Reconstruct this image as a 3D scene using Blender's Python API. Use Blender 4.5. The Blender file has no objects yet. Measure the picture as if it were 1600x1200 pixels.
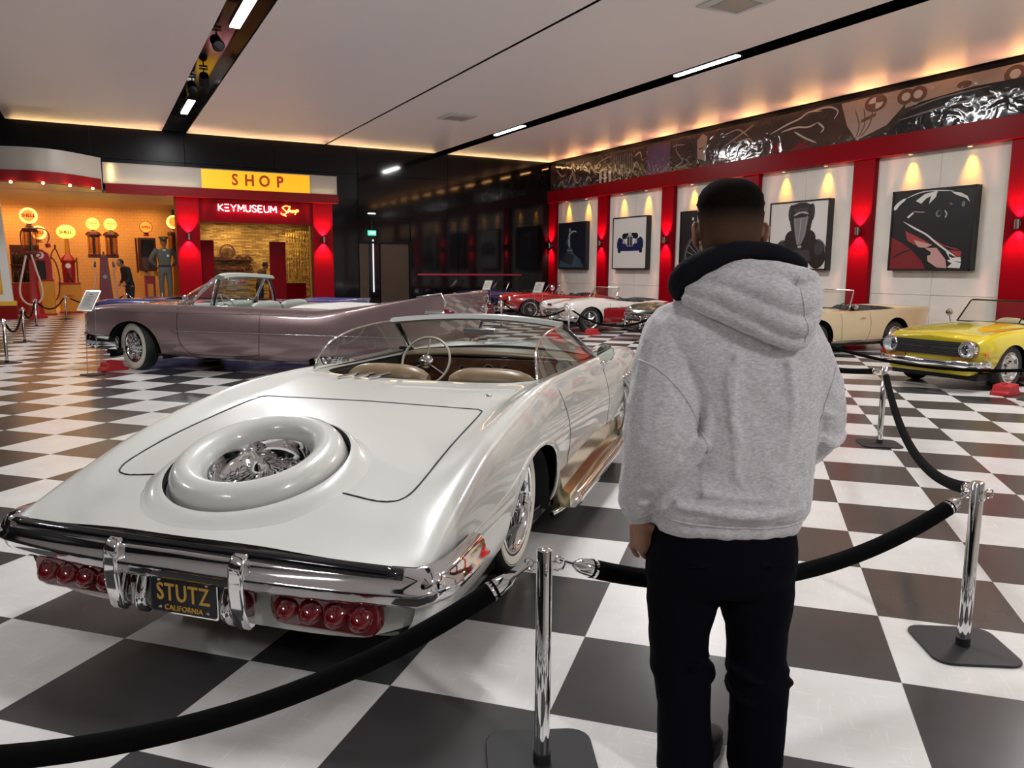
import bpy, bmesh, math, random
import numpy as np
from mathutils import Vector, Matrix, Euler
random.seed(7)
rng = np.random.default_rng(7)
SC = bpy.context.scene
COL = SC.collection
PI = math.pi

# ------------------------------------------------------------------ camera
CAM_H = 1.6
YAW = math.radians(27.9); PITCH = 0.1452; ROLL = 0.00728; FPX = 1222.3
_F = Vector((math.sin(YAW), math.cos(YAW), 0)); _R0 = Vector((math.cos(YAW), -math.sin(YAW), 0)); _U = Vector((0, 0, 1))
FWD = _F*math.cos(PITCH) - _U*math.sin(PITCH)
_up0 = _F*math.sin(PITCH) + _U*math.cos(PITCH)
RGT = _R0*math.cos(ROLL) + _up0*math.sin(ROLL)
UPV = _up0*math.cos(ROLL) - _R0*math.sin(ROLL)
cam_d = bpy.data.cameras.new('camera'); cam = bpy.data.objects.new('camera', cam_d); COL.objects.link(cam)
M = Matrix((RGT, UPV, -FWD)).transposed().to_4x4(); M.translation = Vector((0, 0, CAM_H))
cam.matrix_world = M
cam_d.sensor_width = 36; cam_d.lens = FPX/1600*36; cam_d.clip_start = 0.05; cam_d.clip_end = 200
SC.camera = cam

# ------------------------------------------------------------------ colour management, world
SC.view_settings.view_transform = 'Standard'; SC.view_settings.look = 'None'
SC.view_settings.exposure = 0.0; SC.view_settings.gamma = 1.0; SC.view_settings.use_curve_mapping = False
wd = bpy.data.worlds.new('world'); SC.world = wd; wd.use_nodes = True
wd.node_tree.nodes['Background'].inputs[0].default_value = (0.010, 0.011, 0.014, 1)
wd.node_tree.nodes['Background'].inputs[1].default_value = 1.0
try:
    SC.cycles.max_bounces = 8; SC.cycles.diffuse_bounces = 5; SC.cycles.glossy_bounces = 4
    SC.cycles.transmission_bounces = 5; SC.cycles.transparent_max_bounces = 12
    SC.cycles.sample_clamp_indirect = 4.0; SC.cycles.use_denoising = True
    SC.cycles.caustics_reflective = False; SC.cycles.caustics_refractive = False
except Exception: pass

ZC = 5.87           # ceiling height
XW = 16.5           # right wall
YW = 28.0           # far wall
TILE = 0.635

# ------------------------------------------------------------------ lights of the room
def light(name, kind, loc, power, color=(1, 1, 1), target=None, **kw):
    d = bpy.data.lights.new(name, kind); d.energy = power; d.color = color
    for k, v in kw.items(): setattr(d, k, v)
    o = bpy.data.objects.new(name, d); COL.objects.link(o); o.location = loc
    if target is not None:
        o.rotation_euler = (Vector(target) - Vector(loc)).to_track_quat('-Z', 'Y').to_euler()
    return o
TUBES = []          # (x, y centre, length)
for y in (-4.5, 4.5, 13.45, 22.4): TUBES.append((11.7, y, 1.95))
for y in (-4.5, 5.4, 14.5, 23.6): TUBES.append((2.5, y, 2.0))
for y in (0, 9, 18): TUBES.append((-6.6, y, 2.0))
TUBE_W = 240
for (x, y, L) in TUBES:
    light('tube_light', 'AREA', (x, y, ZC - 0.012), TUBE_W*(1.0 if x > 0 else .7)*(1.45 if (x > 5 and y < 6) else (1.25 if (x > 0 and y < -1) else 1.0)), (0.985, 0.99, 1.0), (x, y, 0), shape='RECTANGLE', size=0.13, size_y=L)
# cove strips along the far edge and the right edge shine on the ceiling
for x0, x1 in ((-1.9, 2.1), (2.95, 7.3), (7.5, 11.4), (12.05, 16.2)):
    light('cove_strip_light', 'AREA', ((x0+x1)/2, YW-0.12, ZC-0.16), 3.2*(x1-x0), (1.0, 0.62, 0.28), ((x0+x1)/2, YW-0.75, ZC+0.4), shape='RECTANGLE', size=x1-x0, size_y=0.05)
for y in [9.4-3.7+1.85*k for k in range(13)]:
    light('cove_spot_light', 'AREA', (XW-0.10, y, ZC-0.24), 5.5, (1.0, 0.48, 0.16), (XW-1.1, y, ZC+0.25), shape='RECTANGLE', size=0.9, size_y=0.06)

# ------------------------------------------------------------------ helpers
def tag(o, label=None, cat=None, group=None, kind=None):
    if label: o['label'] = label
    if cat: o['category'] = cat
    if group: o['group'] = group
    if kind: o['kind'] = kind
    return o
def empty(name, loc=(0, 0, 0), rz=0, label=None, cat=None, group=None, scale=1):
    o = bpy.data.objects.new(name, None); COL.objects.link(o); o.location = loc; o.rotation_euler = (0, 0, rz)
    o.scale = (scale,)*3; o.empty_display_size = 0.1
    return tag(o, label, cat, group)
CH = {}
def kids(o): return CH.get(o.name, [])
def copy_tree(o, parent=None):
    c = o.copy(); COL.objects.link(c)
    if parent is not None:
        c.parent = parent; CH.setdefault(parent.name, []).append(c)
    for ch in kids(o): copy_tree(ch, c)
    return c
def rotm(d, upv=(0, 0, 1)):
    d = Vector(d).normalized(); u = Vector(upv)
    if abs(d.dot(u)) > 0.99: u = Vector((1, 0, 0))
    x = u.cross(d).normalized(); y = d.cross(x)
    return Matrix((x, y, d)).transposed()
class MB:
    def __init__(s): s.v = []; s.f = []
    def add(s, vs, fs):
        n = len(s.v); s.v += [tuple(p) for p in vs]; s.f += [tuple(i+n for i in f) for f in fs]; return s
    def box(s, a, b, m=None):
        x0, y0, z0 = a; x1, y1, z1 = b
        vs = [(x0,y0,z0),(x1,y0,z0),(x1,y1,z0),(x0,y1,z0),(x0,y0,z1),(x1,y0,z1),(x1,y1,z1),(x0,y1,z1)]
        if m is not None: vs = [m @ Vector(p) for p in vs]
        return s.add(vs, [(0,3,2,1),(4,5,6,7),(0,1,5,4),(1,2,6,5),(2,3,7,6),(3,0,4,7)])
    def cyl(s, p0, p1, r0, r1=None, n=16, cap=True):
        r1 = r0 if r1 is None else r1; p0 = Vector(p0); p1 = Vector(p1); R = rotm(p1-p0); vs = []
        for p, r in ((p0, r0), (p1, r1)):
            for k in range(n):
                a = 2*PI*k/n; vs.append(p + R @ Vector((r*math.cos(a), r*math.sin(a), 0)))
        fs = [(k, (k+1) % n, n+(k+1) % n, n+k) for k in range(n)]
        if cap: fs += [tuple(range(n-1, -1, -1)), tuple(range(n, 2*n))]
        return s.add(vs, fs)
    def tube(s, pts, r, n=8, closed=False, flat=1.0, upv=(0, 0, 1)):
        pts = [Vector(p) for p in pts]; m = len(pts); vs = []
        rs = r if isinstance(r, (list, tuple, np.ndarray)) else [r]*m
        prev = None
        for i in range(m):
            if closed: d = pts[(i+1) % m] - pts[i-1]
            else: d = pts[min(i+1, m-1)] - pts[max(i-1, 0)]
            d.normalize()
            if prev is None:
                u = Vector(upv)
                if abs(d.dot(u)) > .95: u = Vector((1, 0, 0))
                x = u.cross(d).normalized()
            else:
                x = (prev - d*prev.dot(d)).normalized()
            prev = x; y = d.cross(x)
            for k in range(n):
                a = 2*PI*k/n; vs.append(pts[i] + x*(rs[i]*math.cos(a)) + y*(rs[i]*flat*math.sin(a)))
        fs = []
        for i in range(m if closed else m-1):
            j = (i+1) % m
            fs += [(i*n+k, i*n+(k+1) % n, j*n+(k+1) % n, j*n+k) for k in range(n)]
        if not closed: fs += [tuple(range(n-1, -1, -1)), tuple((m-1)*n+k for k in range(n))]
        return s.add(vs, fs)
    def lathe(s, prof, n=32, m=None, cap=False, arc=2*PI):
        # profile of (r, h) around local z
        vs = []; full = arc > 2*PI-1e-6; nn = n if full else n+1
        for r, h in prof:
            for k in range(nn):
                a = arc*k/n; p = Vector((r*math.cos(a), r*math.sin(a), h)); vs.append(m @ p if m is not None else p)
        fs = []
        for i in range(len(prof)-1):
            for k in range(n):
                k2 = (k+1) % nn; fs.append((i*nn+k, i*nn+k2, (i+1)*nn+k2, (i+1)*nn+k))
        if cap: fs += [tuple(range(nn-1, -1, -1)), tuple((len(prof)-1)*nn+k for k in range(nn))]
        return s.add(vs, fs)
    def prism(s, poly, d, m=None, z0=0.0):
        # polygon in local xy, extruded from z0 to z0+d
        n = len(poly); vs = [Vector((p[0], p[1], z0)) for p in poly] + [Vector((p[0], p[1], z0+d)) for p in poly]
        if m is not None: vs = [m @ p for p in vs]
        return s.add(vs, [tuple(range(n-1, -1, -1)), tuple(range(n, 2*n))] + [(k, (k+1) % n, n+(k+1) % n, n+k) for k in range(n)])
    def grid(s, P, closed_u=False, closed_v=False, flip=False):
        P = np.asarray(P, float); a, b = P.shape[:2]; fs = []
        for i in range(a if closed_u else a-1):
            for j in range(b if closed_v else b-1):
                i2 = (i+1) % a; j2 = (j+1) % b
                q = (i*b+j, i2*b+j, i2*b+j2, i*b+j2)
                fs.append(q[::-1] if flip else q)
        return s.add(P.reshape(-1, 3).tolist(), fs)
    def ball(s, c, r, n=16, m=8, sq=(1, 1, 1)):
        c = Vector(c); P = [[(c[0]+r*sq[0]*math.sin(PI*i/m)*math.cos(2*PI*j/n), c[1]+r*sq[1]*math.sin(PI*i/m)*math.sin(2*PI*j/n), c[2]-r*sq[2]*math.cos(PI*i/m)) for j in range(n)] for i in range(m+1)]
        return s.grid(P, closed_v=True, flip=True)
    def text(s, body, size, depth=0.004, m=None, bold=0.0, space=1.0, align='CENTER', sx=1.0):
        cu = bpy.data.curves.new('t', 'FONT'); cu.body = body; cu.size = size; cu.extrude = depth/2; cu.offset = bold
        cu.space_character = space; cu.align_x = align; cu.align_y = 'CENTER'; cu.resolution_u = 3
        o = bpy.data.objects.new('t', cu); COL.objects.link(o)
        bpy.context.view_layer.update()
        me = o.to_mesh(); S = Matrix.Diagonal((sx, 1, 1, 1)); mm = (m if m is not None else Matrix.Identity(4)) @ S
        vs = [mm @ v.co for v in me.vertices]; fs = [tuple(p.vertices) for p in me.polygons]
        o.to_mesh_clear(); bpy.data.objects.remove(o); bpy.data.curves.remove(cu)
        return s.add(vs, fs)
    def build(s, name, mat, parent=None, smooth=True, angle=40, loc=None, bevel=0, sub=0, weld=False, recalc=False):
        me = bpy.data.meshes.new(name); me.from_pydata(s.v, [], s.f)
        if weld or recalc:
            bm = bmesh.new(); bm.from_mesh(me)
            if weld: bmesh.ops.remove_doubles(bm, verts=bm.verts, dist=1e-5)
            if recalc: bmesh.ops.recalc_face_normals(bm, faces=bm.faces)
            bm.to_mesh(me); bm.free()
        me.update()
        o = bpy.data.objects.new(name, me); COL.objects.link(o)
        for mt in (mat if isinstance(mat, (list, tuple)) else [mat]): me.materials.append(mt)
        if smooth:
            me.polygons.foreach_set('use_smooth', [True]*len(me.polygons))
            if angle < 180: me.set_sharp_from_angle(angle=math.radians(angle))
        if bevel:
            b = o.modifiers.new('bevel', 'BEVEL'); b.width = bevel; b.segments = 2; b.limit_method = 'ANGLE'
        if sub:
            b = o.modifiers.new('sub', 'SUBSURF'); b.levels = sub; b.render_levels = sub
        if loc is not None: o.location = loc
        if parent is not None:
            o.parent = parent; CH.setdefault(parent.name, []).append(o)
        return o
def arc_pts(c, r, a0, a1, n, plane='xy'):
    out = []
    for k in range(n+1):
        a = a0+(a1-a0)*k/n; x, y = r*math.cos(a), r*math.sin(a)
        out.append((c[0]+x, c[1]+y))
    return out
def smooth_path(pts, n=8, closed=False):
    P = [np.array(p, float) for p in pts]; m = len(P); out = []
    for i in range(m if closed else m-1):
        if closed: p0, p1, p2, p3 = P[i-1], P[i], P[(i+1) % m], P[(i+2) % m]
        else: p0, p1, p2, p3 = P[max(i-1, 0)], P[i], P[i+1], P[min(i+2, m-1)]
        for k in range(n):
            t = k/n; out.append(tuple(0.5*((2*p1)+(-p0+p2)*t+(2*p0-5*p1+4*p2-p3)*t*t+(-p0+3*p1-3*p2+p3)*t**3)))
    if not closed: out.append(tuple(P[-1]))
    return out
def rrect(w, h, r, n=4):
    out = []
    for cx, cy, a in ((w/2-r, h/2-r, 0), (-w/2+r, h/2-r, PI/2), (-w/2+r, -h/2+r, PI), (w/2-r, -h/2+r, 1.5*PI)):
        out += arc_pts((cx, cy), r, a, a+PI/2, n)
    return out
def frame(o, x, y, z=None):
    # 4x4 with given axes
    x = Vector(x).normalized(); y = Vector(y).normalized(); z = x.cross(y) if z is None else Vector(z)
    m = Matrix((x, y, z)).transposed().to_4x4(); m.translation = Vector(o); return m

# ------------------------------------------------------------------ materials
def mat(name, col, rough=0.5, metal=0.0, coat=0.0, spec=0.5, emit=None, es=0.0, trans=0.0, coat_r=0.03, sheen=0.0):
    m = bpy.data.materials.new(name); m.use_nodes = True; b = m.node_tree.nodes['Principled BSDF']
    b.inputs['Base Color'].default_value = (*col, 1); b.inputs['Roughness'].default_value = rough; b.inputs['Metallic'].default_value = metal
    b.inputs['Coat Weight'].default_value = coat; b.inputs['Coat Roughness'].default_value = coat_r; b.inputs['Specular IOR Level'].default_value = spec
    b.inputs['Sheen Weight'].default_value = sheen
    if emit: b.inputs['Emission Color'].default_value = (*emit, 1); b.inputs['Emission Strength'].default_value = es
    if trans: b.inputs['Transmission Weight'].default_value = trans
    return m
def nodes(m): return m.node_tree.nodes, m.node_tree.links, m.node_tree.nodes['Principled BSDF']
def var(m, c2, scale=6.0, detail=4.0, lo=0.4, hi=0.6, stretch=(1, 1, 1), coord='Object', bump=0.0, bscale=None, bdist=0.01):
    N, L, b = nodes(m); tc = N.new('ShaderNodeTexCoord'); mp = N.new('ShaderNodeMapping'); mp.inputs['Scale'].default_value = stretch
    n = N.new('ShaderNodeTexNoise'); n.inputs['Scale'].default_value = scale; n.inputs['Detail'].default_value = detail
    r = N.new('ShaderNodeValToRGB'); r.color_ramp.elements[0].position = lo; r.color_ramp.elements[1].position = hi
    r.color_ramp.elements[0].color = b.inputs['Base Color'].default_value[:]; r.color_ramp.elements[1].color = (*c2, 1)
    L.new(tc.outputs[coord], mp.inputs[0]); L.new(mp.outputs[0], n.inputs['Vector']); L.new(n.outputs['Fac'], r.inputs[0]); L.new(r.outputs[0], b.inputs['Base Color'])
    if bump:
        n2 = n
        if bscale: 
            n2 = N.new('ShaderNodeTexNoise'); n2.inputs['Scale'].default_value = bscale; L.new(mp.outputs[0], n2.inputs['Vector'])
        bp = N.new('ShaderNodeBump'); bp.inputs['Strength'].default_value = bump; bp.inputs['Distance'].default_value = bdist
        L.new(n2.outputs['Fac'], bp.inputs['Height']); L.new(bp.outputs[0], b.inputs['Normal'])
    return m
def math_node(N, L, op, a, bb=None):
    n = N.new('ShaderNodeMath'); n.operation = op
    for i, x in enumerate((a, bb)):
        if x is None: continue
        if isinstance(x, (int, float)): n.inputs[i].default_value = x
        else: L.new(x, n.inputs[i])
    return n.outputs[0]
def thin_glass(name, tint, refl=1.0, rough=0.0, base=0.04):
    m = bpy.data.materials.new(name); m.use_nodes = True; N = m.node_tree.nodes; L = m.node_tree.links; N.clear()
    out = N.new('ShaderNodeOutputMaterial'); mx = N.new('ShaderNodeMixShader'); tr = N.new('ShaderNodeBsdfTransparent'); gl = N.new('ShaderNodeBsdfGlossy')
    tr.inputs[0].default_value = (*tint, 1); gl.inputs['Roughness'].default_value = rough; gl.inputs[0].default_value = (1, 1, 1, 1)
    lw = N.new('ShaderNodeLayerWeight'); lw.inputs[0].default_value = 0.5
    k = math_node(N, L, 'MULTIPLY', math_node(N, L, 'POWER', lw.outputs['Facing'], 4.0), refl*.8); k = math_node(N, L, 'ADD', k, base)
    L.new(k, mx.inputs[0]); L.new(tr.outputs[0], mx.inputs[1]); L.new(gl.outputs[0], mx.inputs[2]); L.new(mx.outputs[0], out.inputs[0])
    return m
MT = {}
MT['chrome'] = mat('chrome', (0.78, 0.78, 0.79), 0.06, 1.0)
MT['reflector'] = mat('lamp reflector', (0.88, 0.89, 0.9), 0.32, 1.0)
MT['dchrome'] = mat('aged chrome', (0.55, 0.54, 0.53), 0.16, 1.0)
MT['steel'] = mat('brushed steel', (0.62, 0.6, 0.58), 0.22, 1.0)
MT['black'] = mat('matte black', (0.008, 0.008, 0.009), 0.65)
MT['blackgloss'] = mat('black gloss', (0.004, 0.004, 0.006), 0.08, coat=0.5)
MT['rubber'] = var(mat('tyre rubber', (0.010, 0.010, 0.010), 0.6), (0.018, 0.018, 0.017), 20)
MT['whitewall'] = mat('whitewall rubber', (0.72, 0.68, 0.58), 0.5)
MT['glass'] = thin_glass('clear glass', (0.80, 0.86, 0.83), 1.0)
MT['lens'] = thin_glass('lamp glass', (0.9, 0.92, 0.95), 2.0, 0.05, 0.15)
MT['white'] = mat('white enamel', (0.75, 0.74, 0.71), 0.4)
MT['paper'] = mat('printed paper', (0.62, 0.60, 0.56), 0.6)
MT['ink'] = mat('dark ink', (0.05, 0.05, 0.06), 0.6)
MT['rubyglass'] = mat('ruby lamp lens', (0.15, 0.002, 0.007), 0.08, coat=1.0)
MT['amber'] = mat('amber lamp lens', (0.75, 0.10, 0.01), 0.12, coat=1.0)
MT['velvet'] = mat('black velvet rope', (0.0025, 0.0025, 0.003), 0.9, spec=0.06)
MT['redplastic'] = mat('red rubber', (0.45, 0.012, 0.018), 0.45)
MT['ironbase'] = mat('dark grey powder coat', (0.020, 0.020, 0.022), 0.5, spec=.3)

# ------------------------------------------------------------------ the setting
def struct(mb, name, m, smooth=False, **k): return tag(mb.build(name, m, smooth=smooth, **k), kind='structure')
def floor_material():
    m = mat('checkered vinyl tiles', (1, 1, 1), 0.24, spec=0.36); N, L, b = nodes(m)
    g = N.new('ShaderNodeNewGeometry'); sep = N.new('ShaderNodeSeparateXYZ'); L.new(g.outputs['Position'], sep.inputs[0])
    k = 1/(math.sqrt(2)*TILE)
    s = math_node(N, L, 'ADD', math_node(N, L, 'MULTIPLY', math_node(N, L, 'ADD', sep.outputs[0], sep.outputs[1]), k), 99.95)
    t = math_node(N, L, 'ADD', math_node(N, L, 'MULTIPLY', math_node(N, L, 'SUBTRACT', sep.outputs[0], sep.outputs[1]), k), 100.01)
    fs = math_node(N, L, 'FLOOR', s); ft = math_node(N, L, 'FLOOR', t)
    par = math_node(N, L, 'MODULO', math_node(N, L, 'ADD', fs, ft), 2.0)     # 1 = dark
    # streaks that run one way or the other in each tile
    cmb = N.new('ShaderNodeCombineXYZ'); L.new(s, cmb.inputs[0]); L.new(t, cmb.inputs[1])
    def streak(sc, seed):
        mp = N.new('ShaderNodeMapping'); mp.inputs['Scale'].default_value = sc; mp.inputs['Location'].default_value = (seed, seed*2, 0)
        L.new(cmb.outputs[0], mp.inputs[0]); n = N.new('ShaderNodeTexNoise'); n.inputs['Scale'].default_value = 1.0; n.inputs['Detail'].default_value = 3
        L.new(mp.outputs[0], n.inputs['Vector']); r = N.new('ShaderNodeMapRange'); r.inputs[1].default_value = 0.60; r.inputs[2].default_value = 0.70
        L.new(n.outputs['Fac'], r.inputs[0]); return r.outputs[0]
    stk = math_node(N, L, 'MAXIMUM', streak((4, 30, 1), 3), streak((30, 4, 1), 7))
    cl = N.new('ShaderNodeTexNoise'); cl.inputs['Scale'].default_value = 1.7; cl.inputs['Detail'].default_value = 5; L.new(cmb.outputs[0], cl.inputs['Vector'])
    def mixc(f, a, c):
        mx = N.new('ShaderNodeMix'); mx.data_type = 'RGBA'
        if isinstance(f, float): mx.inputs[0].default_value = f
        else: L.new(f, mx.inputs[0])
        for i, q in ((6, a), (7, c)):
            if isinstance(q, tuple): mx.inputs[i].default_value = (*q, 1)
            else: L.new(q, mx.inputs[i])
        return mx.outputs[2]
    rr = N.new('ShaderNodeMapRange'); rr.inputs[1].default_value = .35; rr.inputs[2].default_value = .65; L.new(cl.outputs['Fac'], rr.inputs[0])
    white = mixc(rr.outputs[0], (0.67, 0.65, 0.625), (0.74, 0.725, 0.705))
    white = mixc(math_node(N, L, 'MULTIPLY', stk, 0.45), white, (0.84, 0.83, 0.80))
    dark = mixc(rr.outputs[0], (0.046, 0.045, 0.046), (0.056, 0.055, 0.056))
    # thin joint
    fr_s = math_node(N, L, 'FRACT', s); fr_t = math_node(N, L, 'FRACT', t)
    def edge(f): return math_node(N, L, 'GREATER_THAN', math_node(N, L, 'ABSOLUTE', math_node(N, L, 'SUBTRACT', f, 0.5)), 0.4975)
    ed = math_node(N, L, 'MAXIMUM', edge(fr_s), edge(fr_t))
    colr = mixc(par, white, dark); colr = mixc(math_node(N, L, 'MULTIPLY', ed, 0.35), colr, (0.12, 0.11, 0.10))
    L.new(colr, b.inputs['Base Color'])
    rg = N.new('ShaderNodeMapRange'); rg.inputs[3].default_value = 0.235; rg.inputs[4].default_value = 0.265; L.new(cl.outputs['Fac'], rg.inputs[0]); L.new(rg.outputs[0], b.inputs['Roughness'])
    return m
MT['floor'] = floor_material()
MT['ceil'] = mat('satin stretch ceiling', (0.90, 0.84, 0.84), 0.42, spec=0.35)
MT['chan'] = mat('glossy black channel', (0.006, 0.007, 0.010), 0.12, spec=0.5)
MT['blackwall'] = var(mat('black lacquered panel', (0.0035, 0.0035, 0.0045), 0.07, spec=0.35), (0.006, 0.006, 0.008), 0.4)
MT['blackmatte'] = mat('dark satin panel', (0.005, 0.005, 0.007), 0.30, spec=0.15)
MT['cream'] = var(mat('cream wall panel', (0.66, 0.62, 0.56), 0.5), (0.70, 0.66, 0.60), 1.5)
MT['redgloss'] = mat('deep red lacquer', (0.20, 0.0003, 0.005), 0.32, spec=0.10)
MT['fascia'] = mat('ivory enamel fascia', (0.40, 0.37, 0.325), 0.35)
MT['fred'] = mat('red fascia band', (0.20, 0.003, 0.006), 0.35, spec=.2)

fl = MB(); fl.box((-12, -12, -0.1), (XW+0.4, 36.2, 0)); struct(fl, 'floor', MT['floor'])
c = MB()
for x0, x1 in ((-12, -2.85), (-2.05, 2.15), (2.88, 7.36), (7.43, 11.46), (11.97, XW-0.06)):
    c.box((x0, -12, ZC), (x1, YW-0.02, ZC+0.05))
struct(c, 'ceiling', MT['ceil'])
c = MB()
for x0, x1 in ((-2.85, -2.05), (2.15, 2.88), (7.36, 7.43), (11.46, 11.97)):
    c.box((x0-.02, -12, ZC+0.28), (x1+.02, YW+.3, ZC+0.3)); c.box((x0-.02, -12, ZC+0.002), (x0, YW, ZC+0.3)); c.box((x1, -12, ZC+0.002), (x1+.02, YW, ZC+0.3))
c.box((-12, YW-0.02, ZC+0.05), (XW+.4, YW+0.5, ZC+0.3))
struct(c, 'trim_1', MT['chan'])
# far wall: lacquered panels with thin seams
w = MB()
xs = [-12, -9, -6, -3, 0.1, 2.8, 5.6, 8.5]
for i in range(7): w.box((xs[i]+.008, YW, 4.05), (xs[i+1]-.008, YW+0.3, 4.92)); w.box((xs[i]+.008, YW-0.03, 4.93), (xs[i+1]-.008, YW+0.3, ZC+.05))
struct(w, 'wall_back_upper', MT['blackmatte'])
w = MB()
for x0, x1 in ((8.5, 12.0), (12.0, XW+0.4)):
    w.box((x0+.008, YW, 3.42), (x1-.008, YW+0.3, 4.92)); w.box((x0+.008, YW-0.03, 4.93), (x1-.008, YW+0.3, ZC+.05))
for x0, x1 in ((7.5, 8.5), (10.5, 12.45), (12.45, 14.45), (14.45, XW+0.4)): w.box((x0+.008, YW, 0), (x1-.008, YW+0.3, 3.40))
w.box((7.5, YW+.05, 0), (XW+.4, YW+.35, ZC)); w.box((8.5, YW, 3.30), (10.5, YW+0.3, 3.40))
struct(w, 'wall_back', MT['blackwall'])
w = MB(); w.box((-12.3, -12, 0), (-12, 36.2, ZC+.3)); struct(w, 'wall_left', MT['blackmatte'])
w = MB(); w.box((-12, -12.3, 0), (XW+.4, -12, ZC+.3)); struct(w, 'wall_front', MT['cream'])
# doorway in the far wall
MT['bronze'] = mat('bronze door leaf', (0.035, 0.018, 0.006), 0.5)
w = MB(); w.box((9.32, YW-0.03, 0), (10.40, YW+0.04, 2.5)); w.box((8.52, YW-0.03, 0), (8.86, YW+0.04, 2.5)); d = struct(w, 'door_1', MT['bronze'])
w = MB(); w.box((8.5, YW-.06, 2.5), (10.5, YW, 2.58)); w.box((10.42, YW-.06, 0), (10.5, YW, 2.5)); struct(w, 'trim_2', MT['blackmatte'])
MT['stripw'] = mat('lit door gap', (1, 1, 1), .5, emit=(0.85, 0.9, 1.0), es=1.3)  # light in the gap between the doors, put in as a glowing strip
t = MB(); t.box((9.02, YW-0.045, 0.75), (9.055, YW-0.02, 2.65)); tag(t.build('door_gap_glow', MT['stripw'], smooth=False), 'thin vertical white glow added for the light in the gap between the dark exit doors', 'light')
MT['redrefl'] = mat('painted red reflection', (0.32, 0.02, 0.05), 0.4)  # red line mirrored in the black wall, painted as a thin strip
t = MB(); t.box((10.75, YW-0.05, 1.36), (15.2, YW-0.01, 1.43)); struct(t, 'trim_3', MT['redrefl'])
# exit sign
MT['exitg'] = mat('lit green sign', (0.1, .6, .4), .5, emit=(0.08, 0.75, 0.45), es=1.0)
MT['exitw'] = mat('lit white sign marks', (1, 1, 1), .5, emit=(0.8, 1, 0.9), es=1.6)
ex = empty('exit_sign', (8.99, YW-0.06, 2.88), 0, 'small lit green exit sign above the dark doorway', 'sign')
t = MB(); t.box((-.15, -.03, -.09), (.15, .03, .09)); t.build('panel', MT['exitg'], ex, smooth=False)
t = MB(); m = frame((.05, -.035, 0), (1, 0, 0), (0, 0, 1))
t.text('EXIT', 0.1, 0.004, m @ Matrix.Translation((-.03, .0, 0)), bold=.002); t.build('lettering', MT['exitw'], ex, smooth=False)
t = MB(); t.box((-.012, -.012, .09), (.012, .012, .40)); t.build('bracket', MT['black'], ex)
t = MB(); t.box((8.86, YW-.13, 3.55), (9.12, YW-.03, 3.59)); tag(t.build('emergency_light', MT['exitw'], smooth=False), 'small pale green emergency light above the exit sign', 'light')

# right wall
PIL = [27.8, 24.2, 20.5, 16.85, 13.15, 9.4, 5.7, 2.0, -1.7]
w = MB()
ys = sorted(PIL); bays = [(ys[i], ys[i+1]) for i in range(len(ys)-1)]
w.box((XW+0.15, -12, 0), (XW+0.4, YW+.3, ZC+.3))
for a, b_ in bays:
    mid = (a+b_)/2
    for y0, y1 in ((a, mid), (mid, b_)):
        for z0, z1 in ((0, 1.1), (1.1, 4.4)): w.box((XW+0.12, y0+.004, z0), (XW+0.15, y1-.004, z1-.008))
w.box((XW+.12, -12, 0), (XW+.15, -1.7, 4.4))
struct(w, 'wall_right', MT['cream'])
for i, y in enumerate(PIL):
    w = MB(); w.box((XW-0.02, y-.3, 0), (XW+.15, y+.3, 4.28)); tag(w.build('pillar', MT['redgloss'], smooth=False, bevel=.008), kind='structure').name = 'trim_%d' % (10+i)
w = MB(); w.box((XW-0.12, -12, 4.27), (XW+.15, YW, 4.72)); struct(w, 'trim_4', MT['redgloss'], bevel=.01)
w = MB(); w.box((XW+.0, -12, 5.74), (XW+.15, YW, ZC+.3)); w.box((XW-.06, -12, ZC+.05), (XW+.1, YW, ZC+.3)); struct(w, 'trim_5', MT['blackmatte'])

# ------------------------------------------------------------------ ceiling lamps, vents, spots
MT['tube'] = mat('lit diffuser', (1, 1, 1), .5, emit=(1, .99, .97), es=9.0)
MT['amberglow'] = mat('lit amber lens', (1, .8, .4), .5, emit=(1, .62, .22), es=14)
MT['alu'] = mat('white lacquered aluminium', (.6, .6, .6), .4)
proto = None
for i, (x, y, L) in enumerate(TUBES):
    if y < -1 or x < -3: 
        lab = 'linear ceiling lamp in a dark ceiling channel behind the viewer'
    r = empty('linear_ceiling_lamp', (x, y, ZC+.02), 0, None, 'ceiling light', 'linear lamps in the ceiling channels')
    b = MB(); b.box((-.10, -L/2-.03, 0.0), (.10, L/2+.03, .09)); b.build('housing', MT['chan'], r, smooth=False)
    b = MB(); w_ = .085 if x < 5 else .055; b.box((-w_, -L/2, -.02), (w_, L/2, 0.0)); b.build('diffuser', MT['tube'], r, smooth=False)
    LB = {(11.7, 13.45): 'long white lamp in the ceiling channel nearest the posters, close one', (11.7, 22.4): 'short-looking white lamp farther down the channel by the posters',
          (2.5, 14.5): 'bright white lamp at the top edge in the wide black channel', (2.5, 23.6): 'bright white lamp at the far end of the wide black channel'}
    r['label'] = LB.get((x, y), 'white linear lamp outside the picture, %s channel, %s' % ('posters' if x > 5 else ('wide' if x > 0 else 'far left'), {-4.5: 'behind the viewer', 4.5: 'beside the viewer', 5.4: 'over the roadster', 0: 'nearest', 9: 'middle', 18: 'farthest'}.get(y, 'far')))
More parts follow.
